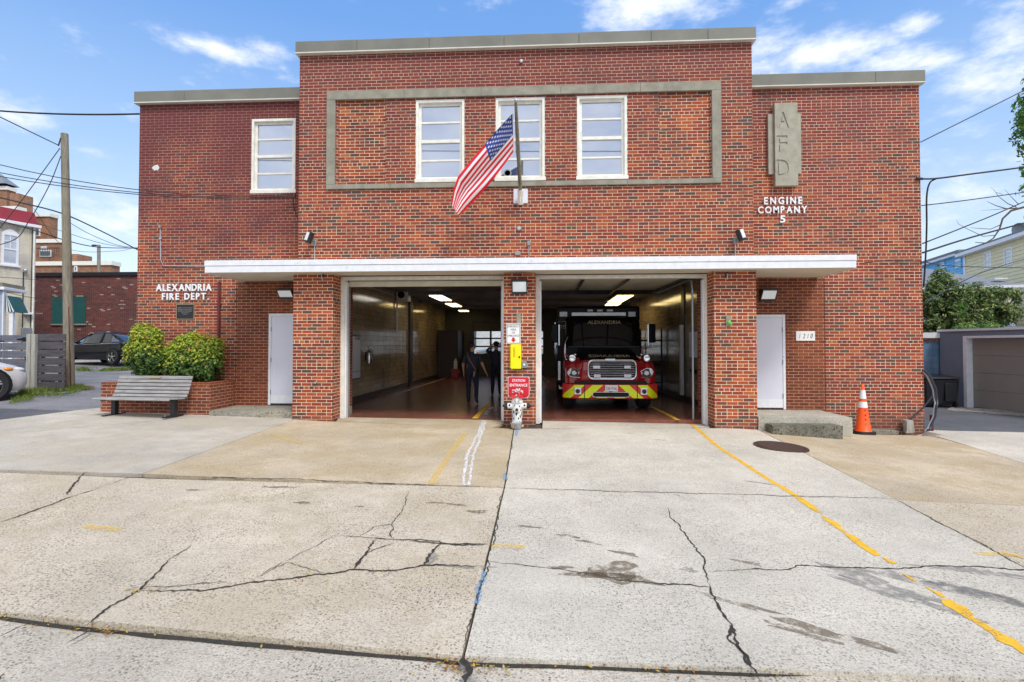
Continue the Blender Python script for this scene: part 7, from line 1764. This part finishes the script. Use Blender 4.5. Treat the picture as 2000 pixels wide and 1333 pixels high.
mb = MB(); crown(mb, blobsP([(2012, 210, 26, 40, 0), (2020, 270, 22, 30, 0), (2015, 330, 20, 24, 0), (2012, 368, 22, 18, 0), (2060, 240, 60, 90, .3), (2080, 340, 60, 60, .3), (2100, 150, 80, 60, .5), (2016, 425, 14, 12, 0)], 14.5), 9000, .07, rnd, None); mb.build('crown', 'leaf_bright', rt)
X0 = P(2130, 700, 15)[0]; FIXN[0] = True
MB().tube([(X0, 15, g(12, 15)-.2), (X0, 15, 3), (X0-.1, 14.9, 5.5), (X0-.3, 14.8, 8)], [.2, .17, .13, .08], 12).build('trunk', 'bark', rt, True)
def br(pts, r): MB().tube([P3(*p) for p in pts], [r*(1-.75*i/(len(pts)-1)) for i in range(len(pts))], 5).build('branch', 'bark', rt, True)
br([(2125, 420, 15), (2060, 398, 14.6), (2000, 405, 14.4), (1975, 412, 14.3), (1958, 428, 14.2), (1952, 448, 14.2), (1940, 466, 14.1), (1925, 475, 14.1), (1905, 474, 14)], .035)
br([(1990, 407, 14.4), (1965, 408, 14.2), (1945, 402, 14.1), (1928, 394, 14)], .018); br([(1985, 405, 14.4), (1968, 398, 14.2), (1950, 384, 14.1), (1942, 372, 14)], .012); br([(1990, 400, 14.4), (1975, 385, 14.3), (1962, 370, 14.2)], .010)
br([(1953, 440, 14.2), (1935, 448, 14.1), (1905, 446, 14), (1895, 445, 14)], .012); br([(1945, 460, 14.2), (1920, 462, 14), (1890, 448, 14), (1872, 438, 14), (1868, 430, 14)], .010); br([(1965, 408, 14.2), (1940, 410, 14.1), (1915, 412, 14)], .008); br([(1958, 380, 14.2), (1945, 376, 14.1), (1935, 366, 14)], .006)
FIXN[0] = False
# grass at the foot of the fence
mb = MB(); gl_ = [(15, 790), (60, 782), (110, 775), (150, 768), (178, 760)]; gh_ = [(40, 765), (70, 763), (110, 760), (140, 756), (160, 756)]
for i in range(5200):
    t_ = rnd.random()*3.999; k = int(t_); f = t_-k; s = rnd.random()**1.2
    a = Vector(gl_[k])*(1-f)+Vector(gl_[k+1])*f; b = Vector(gh_[k])*(1-f)+Vector(gh_[k+1])*f; q = a*s+b*(1-s); p = G(q.x, q.y)
    if noise.noise(p*2.5) < -.25*(1-s)-.05: continue
    h = rnd.uniform(.03, .10)*(1.6-s); a_ = rnd.uniform(0, 6.28); w = .008
    mb.add([p+Vector((math.cos(a_)*w, math.sin(a_)*w, 0)), p-Vector((math.cos(a_)*w, math.sin(a_)*w, 0)), p+Vector((rnd.gauss(0, .03), rnd.gauss(0, .03), h))], [(0, 1, 2)])
for i in range(2500):
    q = (rnd.uniform(150, 265), rnd.gauss(722+0, 1.2)); p = G(*q)
    if noise.noise(p*1.2) < -.05: continue
    a_ = rnd.uniform(0, 6.28); w = .02; mb.add([p+Vector((math.cos(a_)*w, math.sin(a_)*w, -.02)), p-Vector((math.cos(a_)*w, math.sin(a_)*w, .02)), p+Vector((rnd.gauss(0, .05), rnd.gauss(0, .05), rnd.uniform(.03, .1)))], [(0, 1, 2)])
tag(mb.build('grass', 'grass'), 'patchy green grass and weeds at the foot of the fence and along the gravel lot', 'grass', kind='stuff')
c_ = G(96, 758); wp = thing('weed_plant', 'leafy green weed growing at the foot of the dark fence panel', 'plant', c_); mb = MB()
for i in range(60):
    a_ = rnd.uniform(0, 6.28); L = rnd.uniform(.12, .28); d = Vector((math.cos(a_), math.sin(a_), 0)); s = Vector((-d.y, d.x, 0))*.028; z = rnd.uniform(.12, .3)
    b = c_+d*rnd.uniform(0, .05)+Vector((0, 0, rnd.uniform(0, .12))); mb.add([b, b+d*L*.5+s+Vector((0, 0, z*.6)), b+d*L+Vector((0, 0, z*.5)), b+d*L*.5-s+Vector((0, 0, z*.6))], [(0, 1, 2, 3)])
mb.build('foliage', 'leaf_bright', wp)
mb = MB()
for i in range(500):
    q = (rnd.uniform(145, 185), rnd.gauss(757, 2.2)); p = G(*q); leaf(mb, p+Vector((0, 0, .01)), rnd.uniform(.015, .035), rnd)
tag(mb.build('leaf_litter', 'leaf_litter_brown'), 'reddish brown leaf litter at the foot of the utility pole', 'leaves', kind='stuff')
FIXN[0] = True
# ------------------------------------------------------------------ camera, light, world
cd = bpy.data.cameras.new('camera'); cam = bpy.data.objects.new('camera', cd); COL.objects.link(cam)
cam.location = CAM; cam.rotation_euler = (R(90)+PIT, 0, YAW); cd.sensor_width = 36; cd.lens = 36*F/2000; cd.shift_y = -(666.5-CYP)/2000
cd.clip_end = 2000; cd.clip_start = .05; sc.camera = cam
SEL, SAZ = R(52), R(215)
w = bpy.data.worlds.new('World'); sc.world = w; w.use_nodes = True; n = w.node_tree; n.nodes.clear()
out = n.nodes.new('ShaderNodeOutputWorld'); bg = n.nodes.new('ShaderNodeBackground')
sky = n.nodes.new('ShaderNodeTexSky'); sky.sky_type = 'NISHITA'; sky.sun_disc = False; sky.sun_elevation = SEL; sky.air_density = 1.0; sky.dust_density = .6; sky.ozone_density = 2.5
SX, SY = .55, -.83   # horizontal direction towards the sun
sky.sun_rotation = math.atan2(SX, SY)
tc = N(n, 'TexCoord'); d0 = tc.outputs['Generated']
sp = N(n, 'SeparateXYZ'); n.links.new(d0, sp.inputs[0])
el = mth(n, 'MAXIMUM', sp.outputs[2], 0)
SB = 1/.12
def dirn(px, py): return ray(px, py).normalized()
wn = N(n, 'TexNoise'); wn.inputs['Scale'].default_value = 9; wn.inputs['Detail'].default_value = 7; wn.inputs['Roughness'].default_value = .62
mp = N(n, 'Mapping'); mp.inputs['Scale'].default_value = (1, 1, 2.2); n.links.new(d0, mp.inputs[0]); n.links.new(mp.outputs[0], wn.inputs['Vector'])
mask = None
CL = [((430, 92), .125, .022, .9), ((340, 84), .05, .018, .6), ((530, 98), .05, .02, .8), ((1310, 18), .14, .045, 1.0), ((1600, 108), .12, .042, 1.1), ((1740, 128), .10, .03, 1.0), ((1500, 80), .07, .04, .9), ((1975, 55), .05, .04, 1.15), ((1935, 170), .12, .045, 1.1), ((1790, 42), .04, .025, .9), ((60, 225), .11, .03, .9),
      ((190, 295), .05, .025, .8), ((1900, 320), .13, .03, .7), ((1900, 250), .06, .02, .4), ((1540, 10), .04, .015, .5), ((680, 2), .06, .012, .6), ((80, 370), .16, .04, .55), ((1880, 400), .18, .05, .5), ((220, 430), .12, .04, .5)]
for (p, rx, rz, s) in CL:
    c = dirn(*p); rt = Vector((c.y, -c.x, 0)).normalized(); up = rt.cross(c)
    vs = N(n, 'VectorMath', operation='SUBTRACT'); n.links.new(d0, vs.inputs[0]); vs.inputs[1].default_value = c
    def dt(v, r):
        q = N(n, 'VectorMath', operation='DOT_PRODUCT'); n.links.new(vs.outputs[0], q.inputs[0]); q.inputs[1].default_value = v/r; return q.outputs['Value']
    a, b, e = dt(rt, rx), dt(up, rz), dt(c, .5)
    l2 = mth(n, 'ADD', mth(n, 'ADD', mth(n, 'MULTIPLY', a, a), mth(n, 'MULTIPLY', b, b)), mth(n, 'MULTIPLY', e, e))
    m = mth(n, 'MULTIPLY', mth(n, 'SUBTRACT', 1, mth(n, 'SQRT', l2)), s*.85)
    mask = m if mask is None else mth(n, 'MAXIMUM', mask, m)
gen = mth(n, 'MULTIPLY', mth(n, 'LESS_THAN', sp.outputs[1], .15), 1.15)   # unseen cloud field behind the camera, added to whiten window reflections and ambient light
mask = mth(n, 'MAXIMUM', mask, gen)
cf = mth(n, 'ADD', mth(n, 'MULTIPLY', mth(n, 'SUBTRACT', wn.outputs[0], .5), 2.4), mask)
cl = stepn(n, cf, .08, 1.0)
cl = mth(n, 'MULTIPLY', cl, mth(n, 'MULTIPLY', mth(n, 'GREATER_THAN', mask, -.9), .92))
hz = stepn(n, el, .62, .02)
base = mixc(n, .62, sky.outputs[0], ramp(n, el, [(.0, (6.6, 7.0, 7.4)), (.12, (5.6, 6.5, 7.6)), (.30, (3.2, 4.8, 7.3)), (.5, (1.35, 3.1, 6.8)), (.8, (.9, 2.4, 6.2))]))
shade = ramp(n, wn.outputs[0], [(.35, (5.0, 5.6, 6.8)), (.62, (7.0, 7.2, 7.7))])
n.links.new(mixc(n, cl, base, shade), bg.inputs[0]); bg.inputs[1].default_value = .12
n.links.new(bg.outputs[0], out.inputs[0])
ld = bpy.data.lights.new('sun', 'SUN'); ld.energy = 1.9; ld.angle = R(16); ld.color = (1, .95, .86)
lo_ = bpy.data.objects.new('sun', ld); COL.objects.link(lo_); lo_.location = (20, -20, 30)
dv = Vector((SX*math.cos(SEL), SY*math.cos(SEL), math.sin(SEL))); lo_.rotation_euler = dv.to_track_quat('Z', 'Y').to_euler()
sc.view_settings.view_transform = 'Standard'; sc.view_settings.look = 'None'; sc.view_settings.exposure = .45; sc.view_settings.gamma = 1
sc.cycles.max_bounces = 8; sc.cycles.diffuse_bounces = 4; sc.cycles.glossy_bounces = 4; sc.cycles.transparent_max_bounces = 12; sc.cycles.sample_clamp_indirect = 8
sc.cycles.use_denoising = True
